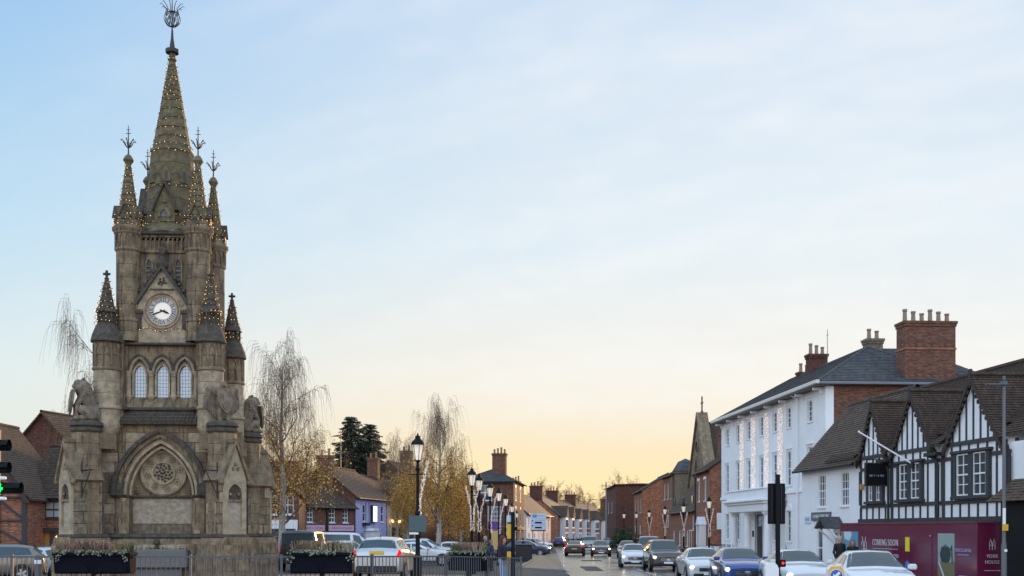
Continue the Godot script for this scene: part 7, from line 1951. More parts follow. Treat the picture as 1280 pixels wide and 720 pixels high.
func vehicles() -> void:
	var hg := mat("headlight_glass", 0.5, 0.52, 0.54, 0.08, 0.4); hg.clearcoat_enabled = true; hg.clearcoat = 1.0
	var tg := mat("tail_glass", 0.35, 0.012, 0.018, 0.12); tg.clearcoat_enabled = true; tg.clearcoat = 1.0
	mat("plate_yellow", 0.72, 0.42, 0.02, 0.5)
	var white := paint("paint_white", 0.62, 0.63, 0.64); var black := paint("paint_black", 0.02, 0.018, 0.017); var navy := paint("paint_navy", 0.012, 0.025, 0.07)
	var blue := paint("paint_blue", 0.012, 0.05, 0.22, 0.2); var silver := paint("paint_silver", 0.50, 0.50, 0.49, 0.55); var red := paint("paint_red", 0.16, 0.012, 0.03); var grey := paint("paint_grey", 0.30, 0.31, 0.30, 0.4)
	var bronze := paint("paint_bronze", 0.20, 0.17, 0.14, 0.5); var pale := paint("paint_pale_blue", 0.5, 0.57, 0.64, 0.3)
	# queue coming towards us on the hotel side; yaw 0 faces the camera
	car("hatchback", "white hatchback nearest the purple hoarding", "hatch", white, headed(9.6, 30.0, -8.0), {"group": "cars waiting on the hotel side"})
	car("white_saloon", "white car behind the traffic signal pole", "saloon", white, headed(9.75, 38.4, -1.0), {"lit": true, "group": "cars waiting on the hotel side"})
	car("blue_hatchback", "blue hatchback between two white cars in the queue", "hatch", blue, headed(8.85, 43.8, -2.0), {"lit": true, "lamp": 5.0, "group": "cars waiting on the hotel side"})
	car("saloon", "white saloon with round badge in front of the black off-roader", "saloon", white, headed(8.4, 49.6, -1.0), {"lit": true, "group": "cars waiting on the hotel side"})
	car("off_roader", "large black off-roader behind the white saloon in the queue", "suv", black, headed(8.95, 66.4, 0.0), {"lit": true, "group": "cars waiting on the hotel side"})
	car("small_white_car", "small white car peeping out behind the black off-roader", "hatch", white, headed(7.9, 72.8, -3.0), {"lit": true, "group": "cars waiting on the hotel side"})
	car("van", "dark van parked behind the small white car", "van", navy, headed(10.9, 89.0, -5.0), {"group": "cars waiting on the hotel side"})
	car("red_hatchback", "dark red hatchback near the garden wall", "hatch", red, headed(10.5, 102.0, -6.0), {"group": "cars waiting on the hotel side"})
	car("dark_hatchback", "dark hatchback with bright headlights in the middle of the road", "hatch", black, headed(8.4, 106.0, -3.0), {"lit": true, "lamp": 7.0})
	car("grey_off_roader", "grey off-roader following the dark hatchback", "suv", grey, headed(9.9, 142.0, -5.0), {"lit": true, "lamp": 4.0})
	car("pale_car", "pale blue car at the far end of the road", "hatch", pale, headed(15.0, 176.0, -20.0))
	car("dark_saloon", "dark saloon driving away with red tail lights", "saloon", black, headed(6.1, 108.4, 175.0), {"tail": true})
	car("blue_off_roader", "blue car driving away towards the bend", "crossover", blue, headed(7.75, 181.0, 170.0), {"tail": true})
	car("dark_estate", "dark car beyond the blue car at the bend", "crossover", black, headed(9.2, 194.0, 140.0))
	car("navy_hatchback", "navy hatchback parked across the paved island", "hatch", navy, headed(1.6, 106.0, 80.0), {"group": "cars parked in the square"})
	car("small_parked_car", "small white car parked below the parking sign", "hatch", white, headed(3.0, 140.0, 60.0), {"group": "cars parked in the square"})
	# the car park round the tower; yaw 180 shows the tail
	var pk := {"group": "cars parked in the square"}
	car("boxy_off_roader", "boxy black off-roader with a spare wheel parked beside the tower", "boxy", black, headed(-10.1, 55.1, 179.0), {"spare": true, "group": "cars parked in the square"})
	car("silver_crossover", "silver crossover with yellow number plate and red lights behind the railings", "crossover", silver, headed(-4.72, 42.2, 177.0), {"tail": true, "plate_y": 0.98, "group": "cars parked in the square"})
	car("white_coupe", "white coupe parked side on behind the lamp post", "coupe", white, headed(-5.4, 66.0, 86.0), pk)
	car("pale_saloon", "pale blue car parked behind the white coupe", "crossover", pale, headed(-5.6, 73.5, 84.0), pk)
	car("white_van", "small white van parked beyond the black off-roader", "van", white, headed(-9.6, 65.5, 100.0), pk)
	car("silver_hatchback", "silver hatchback showing between the off-roader and the crossover", "hatch", silver, headed(-8.7, 59.0, 150.0), pk)
	car("white_estate", "white car parked furthest from the railings", "saloon", white, headed(-3.9, 80.0, 85.0), pk)
	car("parked_dark_car", "dark car parked behind the third planter", "saloon", black, headed(-3.0, 88.0, 85.0), pk)
	car("bronze_crossover", "bronze grey crossover parked at the left edge below the brick cottage", "crossover", bronze, headed(-22.3, 47.8, -72.0), {"mirror": mats["trim_black"], "group": "cars parked by the brick cottage"})
	car("pale_hatchback", "pale blue hatchback nosed in behind the bronze crossover", "hatch", pale, headed(-21.6, 53.0, 165.0), {"group": "cars parked by the brick cottage", "tail": true})

# ---------------------------------------------------------------- street furniture
func scrawl(parent: Node, called: String, x0: float, x1: float, y: float, h: float, z: float, ma: Material, sd: int, xf := Transform3D.IDENTITY) -> void:
	# a line of small print too fine to read
	var r := RandomNumberGenerator.new(); r.seed = sd
	var m := M.new(); m.t = xf
	var x := x0
	while x < x1 - 0.02:
		var w := h * r.randf_range(0.45, 0.75)
		if r.randf() < 0.16:
			x += w; continue
		m.box(x, y, z, x + h * 0.14, y + h, z + 0.004)
		if r.randf() < 0.6:
			m.box(x + w - h * 0.14, y, z, x + w, y + h, z + 0.004)
		if r.randf() < 0.6:
			m.box(x + h * 0.14, y + h * 0.86, z, x + w - h * 0.14, y + h, z + 0.004)
		if r.randf() < 0.6:
			m.box(x + h * 0.14, y + h * 0.43, z, x + w - h * 0.14, y + h * 0.56, z + 0.004)
		x += w + h * 0.16
	part(parent, called, m, ma)

var lamp_done := {}
func street_lamp(label: String, x: float, d: float, garland: int, side: float) -> Node3D:
	var b := thing("street_lamp", label, "street lamp", "old style street lamps along the street", facing(x, d, 20.0))
	var iron: Material = mats["black_paint"]
	if lamp_done.is_empty():
		var m := M.new()
		m.lathe([Vector2(0.17, -0.1), Vector2(0.17, 0.25), Vector2(0.13, 0.3), Vector2(0.125, 0.85), Vector2(0.15, 0.9), Vector2(0.1, 0.98), Vector2(0.075, 1.05)], 12); lamp_done.base = m.mesh()
		m = M.new(); m.lathe([Vector2(0.075, 1.05), Vector2(0.06, 2.2), Vector2(0.09, 2.25), Vector2(0.09, 2.32), Vector2(0.055, 2.38), Vector2(0.045, 3.6), Vector2(0.08, 3.66), Vector2(0.05, 3.74), Vector2(0.04, 3.86), Vector2(0.09, 3.92)], 12); m.tube([Vector3(-0.3, 3.5, 0), Vector3(0.3, 3.5, 0)], 0.018, 0.018, 6); lamp_done.column = m.mesh()
		m = M.new()
		for k in 6:
			var a := TAU * k / 6; var e := Vector3(sin(a), 0, cos(a))
			m.tube([Vector3(0, 3.92, 0) + e * 0.1, Vector3(0, 4.42, 0) + e * 0.185], 0.011, 0.011, 4)
			var e2 := Vector3(sin(a + TAU / 6), 0, cos(a + TAU / 6))
			m.tube([Vector3(0, 4.42, 0) + e * 0.185, Vector3(0, 4.42, 0) + e2 * 0.185], 0.012, 0.012, 4); m.tube([Vector3(0, 3.93, 0) + e * 0.1, Vector3(0, 3.93, 0) + e2 * 0.1], 0.014, 0.014, 4)
		lamp_done.cage = m.mesh()
		m = M.new(); m.lathe([Vector2(0.215, 4.41), Vector2(0.215, 4.45), Vector2(0.17, 4.53), Vector2(0.09, 4.6), Vector2(0.075, 4.65), Vector2(0.09, 4.67), Vector2(0.03, 4.71), Vector2(0.03, 4.74), Vector2(0.0, 4.80)], 12); m.lathe([Vector2(0, 4.41), Vector2(0.215, 4.41)], 12); lamp_done.roof = m.mesh()
		m = M.new()
		var a0 := Vector3(sin(0.0), 0, cos(0.0)); var a1 := Vector3(sin(TAU / 6), 0, cos(TAU / 6))
		m.quad(Vector3(0, 3.94, 0) + a0 * 0.097, Vector3(0, 3.94, 0) + a1 * 0.097, Vector3(0, 4.41, 0) + a1 * 0.18, Vector3(0, 4.41, 0) + a0 * 0.18); lamp_done.pane = m.mesh()
	inst(b, "base", lamp_done.base, iron); inst(b, "column", lamp_done.column, iron)
	var lt := inst(b, "lantern", lamp_done.cage, iron)
	for k in 6:
		inst(lt, "pane", lamp_done.pane, mats["lantern_glass"]).transform = Transform3D(Basis(Vector3.UP, TAU * k / 6), Vector3.ZERO)
	inst(lt, "lantern_roof", lamp_done.roof, iron)
	if garland > 0:
		var w := M.new(); var q := M.new()
		var r := RandomNumberGenerator.new(); r.seed = int(d * 10)
		for s in ([-1.0, 1.0] if garland == 2 else [side]):
			var pts := []
			for k in 14:
				var f := k / 13.0
				var y := lerpf(3.95, 1.9, f)
				var out := 0.24 * (1.0 - smoothstep(0.0, 0.62, f)) + 0.05
				pts.append(Vector3(s * out, y, 0.06))
			for st in 3:
				var p2 := []
				for p in pts:
					p2.append(p + Vector3(r.randf_range(-0.05, 0.05), 0, r.randf_range(-0.03, 0.05)))
				w.tube(p2, 0.014, 0.01, 4)
				for k in 13:
					for j in 2:
						q.bead(p2[k].lerp(p2[k + 1], r.randf()) + Vector3(r.randf_range(-0.03, 0.03), 0, r.randf_range(-0.03, 0.03)), r.randf_range(0.012, 0.022))
		var g := part(b, "light_garland", w, mats["garland_wire"])
		part(g, "bulbs", q, glow("garland_lamp", Color(1.0, 0.9, 0.84), 0.2)).set_meta("kind", "stuff")
	return b

func plant_box(label: String, x: float, d: float, yaw: float, L: float, sd: int) -> void:
	var b := thing("planter", label, "planter", "planters on the railings", facing(x, d, yaw, 0.0))
	var y0 := 0.66; var y1 := 1.17
	var m := M.new()
	var prof := PackedVector2Array([Vector2(-0.17, y0), Vector2(0.17, y0), Vector2(0.25, y1), Vector2(-0.25, y1)])
	m.t = Transform3D(Basis(Vector3.UP, PI / 2), Vector3(0, 0, 0)); m.prism(prof, -L / 2, L / 2)
	var bx := part(b, "trough", m, mats["planter_plastic"])
	m = M.new(); m.bevel(-L / 2 - 0.03, y1 - 0.08, -0.285, L / 2 + 0.03, y1, 0.285, 0.015); part(b, "rim", m, mats["planter_plastic"])
	for s in [-1.0, 1.0]:
		m = M.new()
		var p := PackedVector2Array()
		for k in 13:
			var a := PI * k / 12
			p.append(Vector2(s * L / 4 + cos(a) * L * 0.21, y0 + 0.04 + sin(a) * 0.26))
		m.prism(p, 0.17, 0.235); part(bx, "moulded_arch", m, mats["planter_plastic"])
	m = M.new(); m.box(-0.05, 0.3, -0.1, 0.05, y0, 0.1); part(b, "bracket", m, mats["black_paint"])
	m = M.new(); m.box(-L / 2 + 0.02, y1 - 0.05, -0.22, L / 2 - 0.02, y1 + 0.005, 0.22); part(b, "soil", m, mat("soil", 0.03, 0.022, 0.015, 0.95))
	# heather spikes, ivy trailing over the rim
	var r := RandomNumberGenerator.new(); r.seed = sd
	var h := M.new()
	for k in 26:
		var c := Vector3(r.randf_range(-L / 2 + 0.08, L / 2 - 0.08), y1, r.randf_range(-0.18, 0.2))
		var tint := [Color(0.34, 0.22, 0.18), Color(0.2, 0.17, 0.09), Color(0.42, 0.32, 0.25), Color(0.20, 0.09, 0.09), Color(0.11, 0.13, 0.06), Color(0.3, 0.24, 0.14)][r.randi() % 6] as Color
		for j in 16:
			var o := Vector3(r.randf_range(-0.09, 0.09), 0, r.randf_range(-0.09, 0.09))
			var tip := c + o * 2.0 + Vector3(0, r.randf_range(0.12, 0.32), 0)
			h.col = tint * r.randf_range(0.7, 1.3)
			h.tri(c + o, c + o + Vector3(0.025, 0, 0.012), tip); h.tri(c + o, c + o + Vector3(-0.01, 0, 0.025), tip)
			for q in 3:
				var e: Vector3 = (c + o).lerp(tip, 0.4 + 0.2 * q)
				h.tri(e, e + Vector3(r.randf_range(-0.035, 0.035), 0.03, r.randf_range(-0.03, 0.03)), e + Vector3(0.01, 0.045, 0.01))
	part(b, "heather", h, mats["leaf"])
	h = M.new()
	for k in 60:
		var c := Vector3(r.randf_range(-L / 2 - 0.03, L / 2 + 0.03), y1 + 0.03, r.randf_range(0.2, 0.3))
		var drop := r.randf_range(0.02, 0.16) + (0.2 if absf(c.x) > L * 0.42 else 0.0)
		for j in 5:
			var e := c + Vector3(r.randf_range(-0.05, 0.05), -drop * j / 5.0, 0.02)
			h.col = Color(0.34, 0.36, 0.27) * r.randf_range(0.5, 1.2) if r.randf() < 0.6 else Color(0.08, 0.11, 0.05)
			h.quad(e, e + Vector3(0.035, 0.01, 0.01), e + Vector3(0.03, 0.045, 0.0), e + Vector3(-0.005, 0.03, 0.012))
	part(b, "trailing_ivy", h, mats["leaf"])

func railing_run(label: String, x0: float, d0: float, x1: float, d1: float) -> void:
	var a := spot(x0, d0); var c := spot(x1, d1)
	var b := thing("railing", label, "railing", "pedestrian railings in front of the square", front(x0, d0, x1, d1, a.y))
	var L := Vector2(x1 - x0, d1 - d0).length()
	var dy := (c.y - a.y) / L
	var ga: Material = mats["galvanised"]
	var m := M.new(); m.bar(Vector3(0, 1.06, 0), Vector3(L, 1.06 + dy * L, 0), 0.05, 0.04); part(b, "top_rail", m, ga)
	m = M.new(); m.bar(Vector3(0, 0.16, 0), Vector3(L, 0.16 + dy * L, 0), 0.04, 0.03); part(b, "bottom_rail", m, ga)
	m = M.new(); m.box(-0.03, -0.1, -0.03, 0.03, 1.12, 0.03); part(b, "post", m, ga)
	var bm := M.new(); bm.tube([Vector3(0, 0.16, 0), Vector3(0, 1.05, 0)], 0.011, 0.011, 6)
	var me := bm.mesh()
	var n := int(L / 0.115)
	for k in range(1, n):
		inst(b, "bar", me, ga).position = Vector3(L * k / n, dy * L * k / n, 0)

func furniture() -> void:
	mat("planter_plastic", 0.007, 0.008, 0.014, 0.85).metallic_specular = 0.2
	mat("garland_wire", 0.7, 0.64, 0.6, 0.6)
	var left := [[-2.92, 34.7, 1, "near black street lamp with a green sign back, in front of the parked cars"], [-1.79, 50.0, 2, "second black street lamp of the row on the square side"], [-1.6, 54.5, 2, "third black street lamp of the row on the square side"], [-1.2, 61.5, 1, "fourth street lamp along the square, before the brown corner house"], [-0.8, 68.5, 1, "fifth street lamp along the square, beside a red sign"], [-0.43, 77.0, 1, "sixth street lamp along the square"], [0.0, 95.0, 1, "seventh street lamp along the square"], [0.55, 128.0, 0, "last and smallest street lamp along the square"]]
	for q in left:
		street_lamp(q[3], q[0], q[1], q[2], 1.0)
	var right := [[13.9, 79.0, 2, "street lamp with glowing garland before the brick house"], [14.4, 94.0, 2, "street lamp with glowing garland before the long tiled roof"], [14.4, 105.5, 2, "third street lamp on the hotel side from the white porch"], [15.0, 122.5, 2, "fourth street lamp on the hotel side, before the orange brick houses"], [14.6, 131.5, 0, "fifth street lamp on the hotel side"], [13.3, 133.0, 0, "street lamp beside the garden wall at the far end"]]
	for q in right:
		street_lamp(q[3], q[0], q[1], q[2], 1.0)
	# sign seen from behind on the near lamp post
	var b := thing("direction_sign", "grey green back of a road sign on the near lamp post", "sign", "", facing(-2.92, 34.7, 0.0))
	var m := M.new(); m.bevel(-0.27, 1.72, 0.10, 0.27, 2.22, 0.12, 0.006); part(b, "plate", m, mat("sign_back", 0.06, 0.10, 0.105, 0.55))
	m = M.new(); m.box(-0.25, 1.64, 0.10, 0.03, 1.70, 0.115); part(b, "strip", m, mats["white_paint"])
	for y in [1.82, 2.12]:
		m = M.new(); m.lathe([Vector2(0.085, y - 0.02), Vector2(0.085, y + 0.02)], 12); m.box(-0.2, y - 0.015, 0.075, 0.2, y + 0.015, 0.099); part(b, "clip", m, mats["galvanised"])
	# planters and railings
	var names := ["long black planter of heather hung before the tower arch", "black planter of heather and ivy before the black off-roader", "black planter of mixed heather near the woman at the crossing"]
	plant_box(names[0], -10.05, 27.0, 0.0, 1.82, 1); plant_box(names[1], -4.6, 27.2, 0.0, 1.5, 2); plant_box(names[2], -1.22, 31.4, -12.0, 1.05, 3)
	var rl := ["left edge below the bronze crossover", "below the first planter", "in front of the tower plinth", "below the second planter", "in front of the silver crossover", "below the white coupe", "below the third planter", "next to the woman at the crossing"]
	var xs := [-14.2, -12.05, -9.9, -7.75, -5.6, -3.45, -1.75, -0.7, 0.23]
	var ds := [27.0, 27.0, 27.0, 27.0, 27.2, 27.6, 29.5, 31.4, 32.8]
	for k in 8:
		railing_run("galvanised railing panel, %s" % rl[k], xs[k], ds[k], xs[k + 1], ds[k + 1])
	b = thing("end_post", "short galvanised post ending the railing by the crossing", "post", "", facing(0.26, 32.9))
	m = M.new(); m.box(-0.03, -0.1, -0.03, 0.03, 1.12, 0.03); part(b, "shaft", m, mats["galvanised"])
	m = M.new(); m.bevel(-0.035, 1.12, -0.035, 0.035, 1.15, 0.035, 0.01); part(b, "cap", m, mats["black_paint"])
	b = thing("bollard", "short galvanised bollard behind the railing at the left edge", "post", "", facing(-12.1, 28.6))
	m = M.new(); m.lathe([Vector2(0.09, -0.1), Vector2(0.09, 1.0), Vector2(0.06, 1.08), Vector2(0, 1.1)], 14); part(b, "shaft", m, mats["galvanised"])
	m = M.new(); m.lathe([Vector2(0.093, 0.86), Vector2(0.093, 0.96)], 14); part(b, "band", m, mats["white_paint"])
	# crossing post with yellow push boxes
	b = thing("crossing_signal", "black crossing post with yellow push button boxes beside the woman", "traffic signal", "", facing(0.03, 33.4))
	m = M.new(); m.box(-0.055, -0.1, -0.055, 0.055, 2.42, 0.055); part(b, "pole", m, mats["black_paint"])
	var yel := mat("box_yellow", 0.62, 0.36, 0.02, 0.5)
	m = M.new(); m.bevel(-0.18, 1.62, -0.1, -0.056, 2.06, 0.06, 0.015); part(b, "display_box", m, yel)
	m = M.new(); m.bevel(-0.18, 1.0, -0.1, -0.056, 1.24, 0.06, 0.015); part(b, "push_box", m, yel)
	m = M.new(); m.bevel(-0.19, 2.12, -0.04, -0.056, 2.32, 0.0, 0.01); part(b, "notice", m, mat("pale_sign", 0.45, 0.6, 0.66, 0.5))
	# traffic signal seen from behind
	b = thing("traffic_signal", "black traffic signal seen from behind on the road refuge", "traffic signal", "", facing(8.07, 34.0, 4.0, 0.13))
	m = M.new(); m.lathe([Vector2(0.075, -0.2), Vector2(0.07, 3.62), Vector2(0.0, 3.64)], 12); part(b, "pole", m, mats["black_paint"])
	m = M.new(); m.bevel(-0.27, 2.12, -0.16, 0.27, 3.36, -0.12, 0.015); part(b, "backing_board", m, mats["black_paint"])
	m = M.new(); m.bevel(-0.15, 2.2, -0.34, 0.15, 3.28, -0.16, 0.03); part(b, "signal_head", m, mats["black_paint"])
	m = M.new(); m.bevel(-0.03, 2.16, -0.119, 0.03, 3.34, -0.10, 0.006); m.bevel(-0.16, 2.2, -0.119, -0.13, 3.3, -0.105, 0.004); m.bevel(0.13, 2.2, -0.119, 0.16, 3.3, -0.105, 0.004); part(b, "stiffener", m, mats["trim_black"])
	for k in 3:
		m = M.new(); m.t = Transform3D(Basis(Vector3.RIGHT, -PI / 2), Vector3(0, 2.38 + k * 0.36, -0.34)); m.lathe([Vector2(0.12, 0.0), Vector2(0.125, 0.2)], 14); part(b, "visor", m, mats["black_paint"])
	m = M.new(); m.bevel(-0.02, 0.82, 0.02, 0.2, 1.04, 0.16, 0.015); var bx := part(b, "push_box", m, mats["black_paint"])
	m = M.new(); m.ball(Vector3(0.11, 0.94, 0.165), 0.035); part(bx, "red_lamp", m, glow("red_lamp", Color(1.0, 0.12, 0.06), 3.0))
	# traffic signal at the left edge
	b = thing("green_traffic_light", "traffic light head showing green at the left edge", "traffic signal", "", facing(-11.16, 24.2, 0.0, -0.2))
	m = M.new(); m.lathe([Vector2(0.07, -0.2), Vector2(0.065, 4.2), Vector2(0, 4.22)], 12, -0.35, 0); part(b, "pole", m, mats["black_paint"])
	m = M.new(); m.bevel(-0.28, 2.62, -0.16, 0.06, 4.1, 0.16, 0.03); part(b, "signal_head", m, mats["black_paint"])
	for q in [[3.72, 0.06, 0.24], [3.24, 0.06, 0.24], [2.8, 0.06, 0.5]]:
		m = M.new()
		var t := Transform3D(Basis(Vector3.BACK, -PI / 2), Vector3(q[1], q[0], 0))
		var seg := 16
		for k in seg:
			if k == 0 or k == seg - 1 and false:
				continue
			var a0 := TAU * k / seg; var a1 := TAU * (k + 1) / seg
			m.t = t
			var p0 := Vector3(sin(a0) * 0.125, 0, cos(a0) * 0.125); var p1 := Vector3(sin(a1) * 0.125, 0, cos(a1) * 0.125)
			m.quad(p0, p1, p1 + Vector3(0, q[2], 0), p0 + Vector3(0, q[2], 0)); m.quad(p1 * 0.95, p0 * 0.95, p0 * 0.95 + Vector3(0, q[2], 0), p1 * 0.95 + Vector3(0, q[2], 0))
		var vs := part(b, "visor", m, mats["black_paint"])
		if q[2] < 0.4:
			m = M.new(); m.t = t; m.ball(Vector3.ZERO, 0.1, 12, 6, Vector3(1, 0.3, 1)); part(vs, "lens", m, mats["dark_glass"])
	# the green aspect faces the camera more, so its lens shows
	m = M.new(); m.t = Transform3D(Basis(Vector3.UP, deg_to_rad(38)), Vector3(0.1, 2.8, 0.13)); m.ball(Vector3.ZERO, 0.11, 14, 6, Vector3(1, 1, 0.35)); part(b, "green_lamp", m, glow("green_lamp", Color(0.05, 1.0, 0.30), 2.2))
	for y in [3.02, 2.58]:
		m = M.new(); m.bevel(-0.2, y - 0.05, 0.12, 0.30, y + 0.02, 0.2, 0.015); part(b, "bracket", m, mats["white_paint"])
	# keep-left bollards on the refuge
	b = thing("keep_left_bollard", "keep left bollard with blue arrow disc in a yellow surround", "bollard", "", facing(7.27, 25.2, 0.0, 0.13))
	m = M.new()
	m.prism(PackedVector2Array([Vector2(-0.17, 0), Vector2(0.17, 0), Vector2(0.17, 0.98), Vector2(0.12, 1.06), Vector2(-0.12, 1.06), Vector2(-0.17, 0.98)]), -0.12, 0.08); part(b, "body", m, mats["white_paint"])
	m = M.new(); m.prism(PackedVector2Array([Vector2(-0.165, 0.3), Vector2(0.165, 0.3), Vector2(0.165, 0.97), Vector2(0.115, 1.05), Vector2(-0.115, 1.05), Vector2(-0.165, 0.97)]), 0.081, 0.09); part(b, "surround", m, mat("surround_amber", 0.75, 0.42, 0.06, 0.5))
	m = M.new(); m.t = Transform3D(Basis(Vector3.RIGHT, PI / 2), Vector3(0, 0.84, 0.09)); m.lathe([Vector2(0.148, 0.0), Vector2(0.148, 0.012), Vector2(0.0, 0.0125)], 24); var ds2 := part(b, "disc", m, mats["white_paint"])
	m = M.new(); m.t = Transform3D(Basis(Vector3.RIGHT, PI / 2), Vector3(0, 0.84, 0.10)); m.lathe([Vector2(0.136, 0.0), Vector2(0.136, 0.006), Vector2(0.0, 0.0065)], 24); part(ds2, "blue_field", m, mat("sign_blue_field", 0.02, 0.12, 0.42, 0.4))
	m = M.new(); m.t = Transform3D(Basis(Vector3.BACK, deg_to_rad(45)), Vector3(0, 0.84, 0.0)); m.prism(PackedVector2Array([Vector2(-0.11, 0), Vector2(-0.02, 0.08), Vector2(-0.02, 0.03), Vector2(0.1, 0.03), Vector2(0.1, -0.03), Vector2(-0.02, -0.03), Vector2(-0.02, -0.08)]), 0.107, 0.112); part(ds2, "arrow", m, mats["white_paint"])
	b = thing("plain_bollard", "white rounded back of a traffic bollard below the signal pole", "bollard", "", facing(6.25, 27.0, 0.0, 0.13))
	m = M.new(); m.prism(PackedVector2Array([Vector2(-0.16, 0), Vector2(0.16, 0), Vector2(0.16, 0.95), Vector2(0.12, 1.04), Vector2(0.06, 1.09), Vector2(-0.06, 1.09), Vector2(-0.12, 1.04), Vector2(-0.16, 0.95)]), -0.1, 0.1); part(b, "body", m, mats["white_paint"])
	m = M.new(); m.bevel(-0.18, -0.05, -0.13, 0.18, 0.12, 0.13, 0.02); part(b, "foot", m, mats["rubber"])
	# tall modern lamp column by the hoarding
	b = thing("lamp_column", "tall grey lamp column with flat lantern in front of the timber framed house", "street lamp", "", facing(15.2, 34.6))
	m = M.new(); m.lathe([Vector2(0.085, -0.1), Vector2(0.085, 1.6), Vector2(0.06, 1.7), Vector2(0.045, 6.55), Vector2(0.0, 6.57)], 12); part(b, "column", m, mats["grey_paint"])
	m = M.new(); m.bevel(-0.55, 6.53, -0.1, 0.1, 6.6, 0.1, 0.03); m.bevel(-0.1, 6.55, -0.08, 0.1, 6.68, 0.08, 0.03); m.lathe([Vector2(0.05, 6.7), Vector2(0.05, 6.82), Vector2(0, 6.84)], 8); part(b, "lantern", m, mats["galvanised"])
	m = M.new(); m.bevel(-0.1, 2.05, 0.1, 0.08, 2.25, 0.13, 0.005); part(b, "yellow_plate", m, yel)
	m = M.new(); m.bevel(-0.09, 2.25, 0.1, 0.0, 2.75, 0.13, 0.005); part(b, "white_plate", m, mats["white_paint"])
	m = M.new(); m.bevel(-0.04, 1.4, 0.105, 0.05, 1.48, 0.12, 0.003); part(b, "sticker", m, mats["white_paint"])
	# parking sign
	b = thing("parking_sign", "white car park information board on posts at the road bend", "sign", "", facing(2.85, 121.0, 3.0))
	m = M.new(); m.bevel(-0.85, 2.5, -0.06, 0.85, 4.25, 0.0, 0.02); var pl := part(b, "board", m, mats["pale_blue"])
	for s in [-0.6, 0.6]:
		m = M.new(); m.tube([Vector3(s, -0.2, -0.1), Vector3(s, 4.2, -0.1)], 0.05, 0.05, 8); part(b, "post", m, mats["grey_paint"])
	m = M.new(); m.bevel(-0.62, 3.87, 0.001, -0.2, 4.2, 0.02, 0.01); part(pl, "blue_panel", m, mats["sign_blue_field"])
	text(pl, "lettering", "P", 0.4, Transform3D(Basis(), Vector3(-0.41, 4.03, 0.025)), mats["white_paint"])
	scrawl(pl, "lettering", -0.1, 0.6, 3.95, 0.16, 0.002, mats["sign_blue"], 3); scrawl(pl, "lettering", -0.35, 0.7, 3.5, 0.1, 0.002, mats["sign_blue"], 4); scrawl(pl, "lettering", -0.35, 0.7, 2.98, 0.1, 0.002, mats["sign_blue"], 5)
	for y in [3.22, 2.68]:
		m = M.new(); m.box(-0.37, y, 0.001, 0.37, y + 0.17, 0.015); part(pl, "display_panel", m, mats["black_paint"])
		m = M.new(); m.box(-0.7, y + 0.2, 0.001, -0.55, y + 0.34, 0.012); part(pl, "arrow", m, mats["black_paint"])
		m = M.new(); m.box(-0.84, y + 0.52, 0.001, 0.84, y + 0.535, 0.006); part(pl, "printed_line", m, mats["grey_paint"])
	m = M.new(); m.bevel(-0.8, 2.38, -0.1, 0.8, 2.49, 0.06, 0.02); part(b, "lower_rail", m, mats["trim_black"])
	# banners and small signs among the lamps
	b = thing("red_sign", "small red shop sign hung on a post among the lamps", "sign", "", facing(-0.95, 82.0, 8.0))
	m = M.new(); m.tube([Vector3(0.3, -0.1, -0.05), Vector3(0.3, 4.0, -0.05)], 0.04, 0.04, 6); part(b, "post", m, mats["trim_black"])
	m = M.new(); m.bevel(-0.2, 3.35, -0.03, 0.27, 3.85, 0.0, 0.01); part(b, "board", m, mat("sign_red", 0.5, 0.05, 0.05, 0.5))
	b = thing("banner", "printed white and purple banner standing among the lamps", "banner", "", facing(-1.25, 80.0, 6.0))
	m = M.new(); m.tube([Vector3(-0.55, -0.1, -0.04), Vector3(-0.55, 4.1, -0.04)], 0.04, 0.04, 6); m.tube([Vector3(0.55, -0.1, -0.04), Vector3(0.55, 4.1, -0.04)], 0.04, 0.04, 6); part(b, "pole", m, mats["trim_black"])
	m = M.new(); m.box(-0.5, 2.3, -0.02, 0.5, 4.0, 0.0); var sh := part(b, "sheet", m, mat("banner_grey", 0.38, 0.36, 0.38, 0.7))
	m = M.new(); m.box(-0.48, 2.32, 0.001, 0.48, 2.9, 0.004); part(sh, "printed_band", m, mat("banner_purple", 0.13, 0.06, 0.26, 0.7))
	for k in 14:
		m = M.new(); var cx := -0.4 + 0.2 * (k % 5); var cy := 3.05 + 0.3 * (k / 5); m.prism(PackedVector2Array([Vector2(cx, cy), Vector2(cx + 0.16, cy + 0.03), Vector2(cx + 0.12, cy + 0.2), Vector2(cx + 0.02, cy + 0.16)]), 0.001, 0.004); part(sh, "printed_shape", m, mats["print_pan"] if k % 2 else mats["print_ochre"])
	m = M.new(); m.box(-0.3, 0.9, -0.02, 0.3, 2.25, 0.0); part(b, "lower_sheet", m, mat("banner_cream", 0.6, 0.42, 0.16, 0.7))
	b = thing("litter_bin", "dark litter bin and cabinet behind the woman at the crossing", "cabinet", "", facing(0.9, 85.0, 5.0))
	m = M.new(); m.bevel(-0.6, -0.1, -0.4, 0.6, 1.25, 0.4, 0.03); part(b, "body", m, mats["trim_black"])
	m = M.new(); m.bevel(-0.65, 1.25, -0.45, 0.65, 1.33, 0.45, 0.03); part(b, "lid", m, mats["grey_paint"])
	b = thing("telegraph_pole", "pale telegraph pole where the road bends", "pole", "", facing(12.6, 150.0))
	m = M.new(); m.tube([Vector3(0, -0.3, 0), Vector3(0, 9.0, 0)], 0.13, 0.09, 8); part(b, "shaft", m, mats["kerb_stone"])
	m = M.new(); m.bar(Vector3(-0.6, 8.5, 0), Vector3(0.6, 8.5, 0), 0.08, 0.08); part(b, "cross_arm", m, mats["old_wood"])
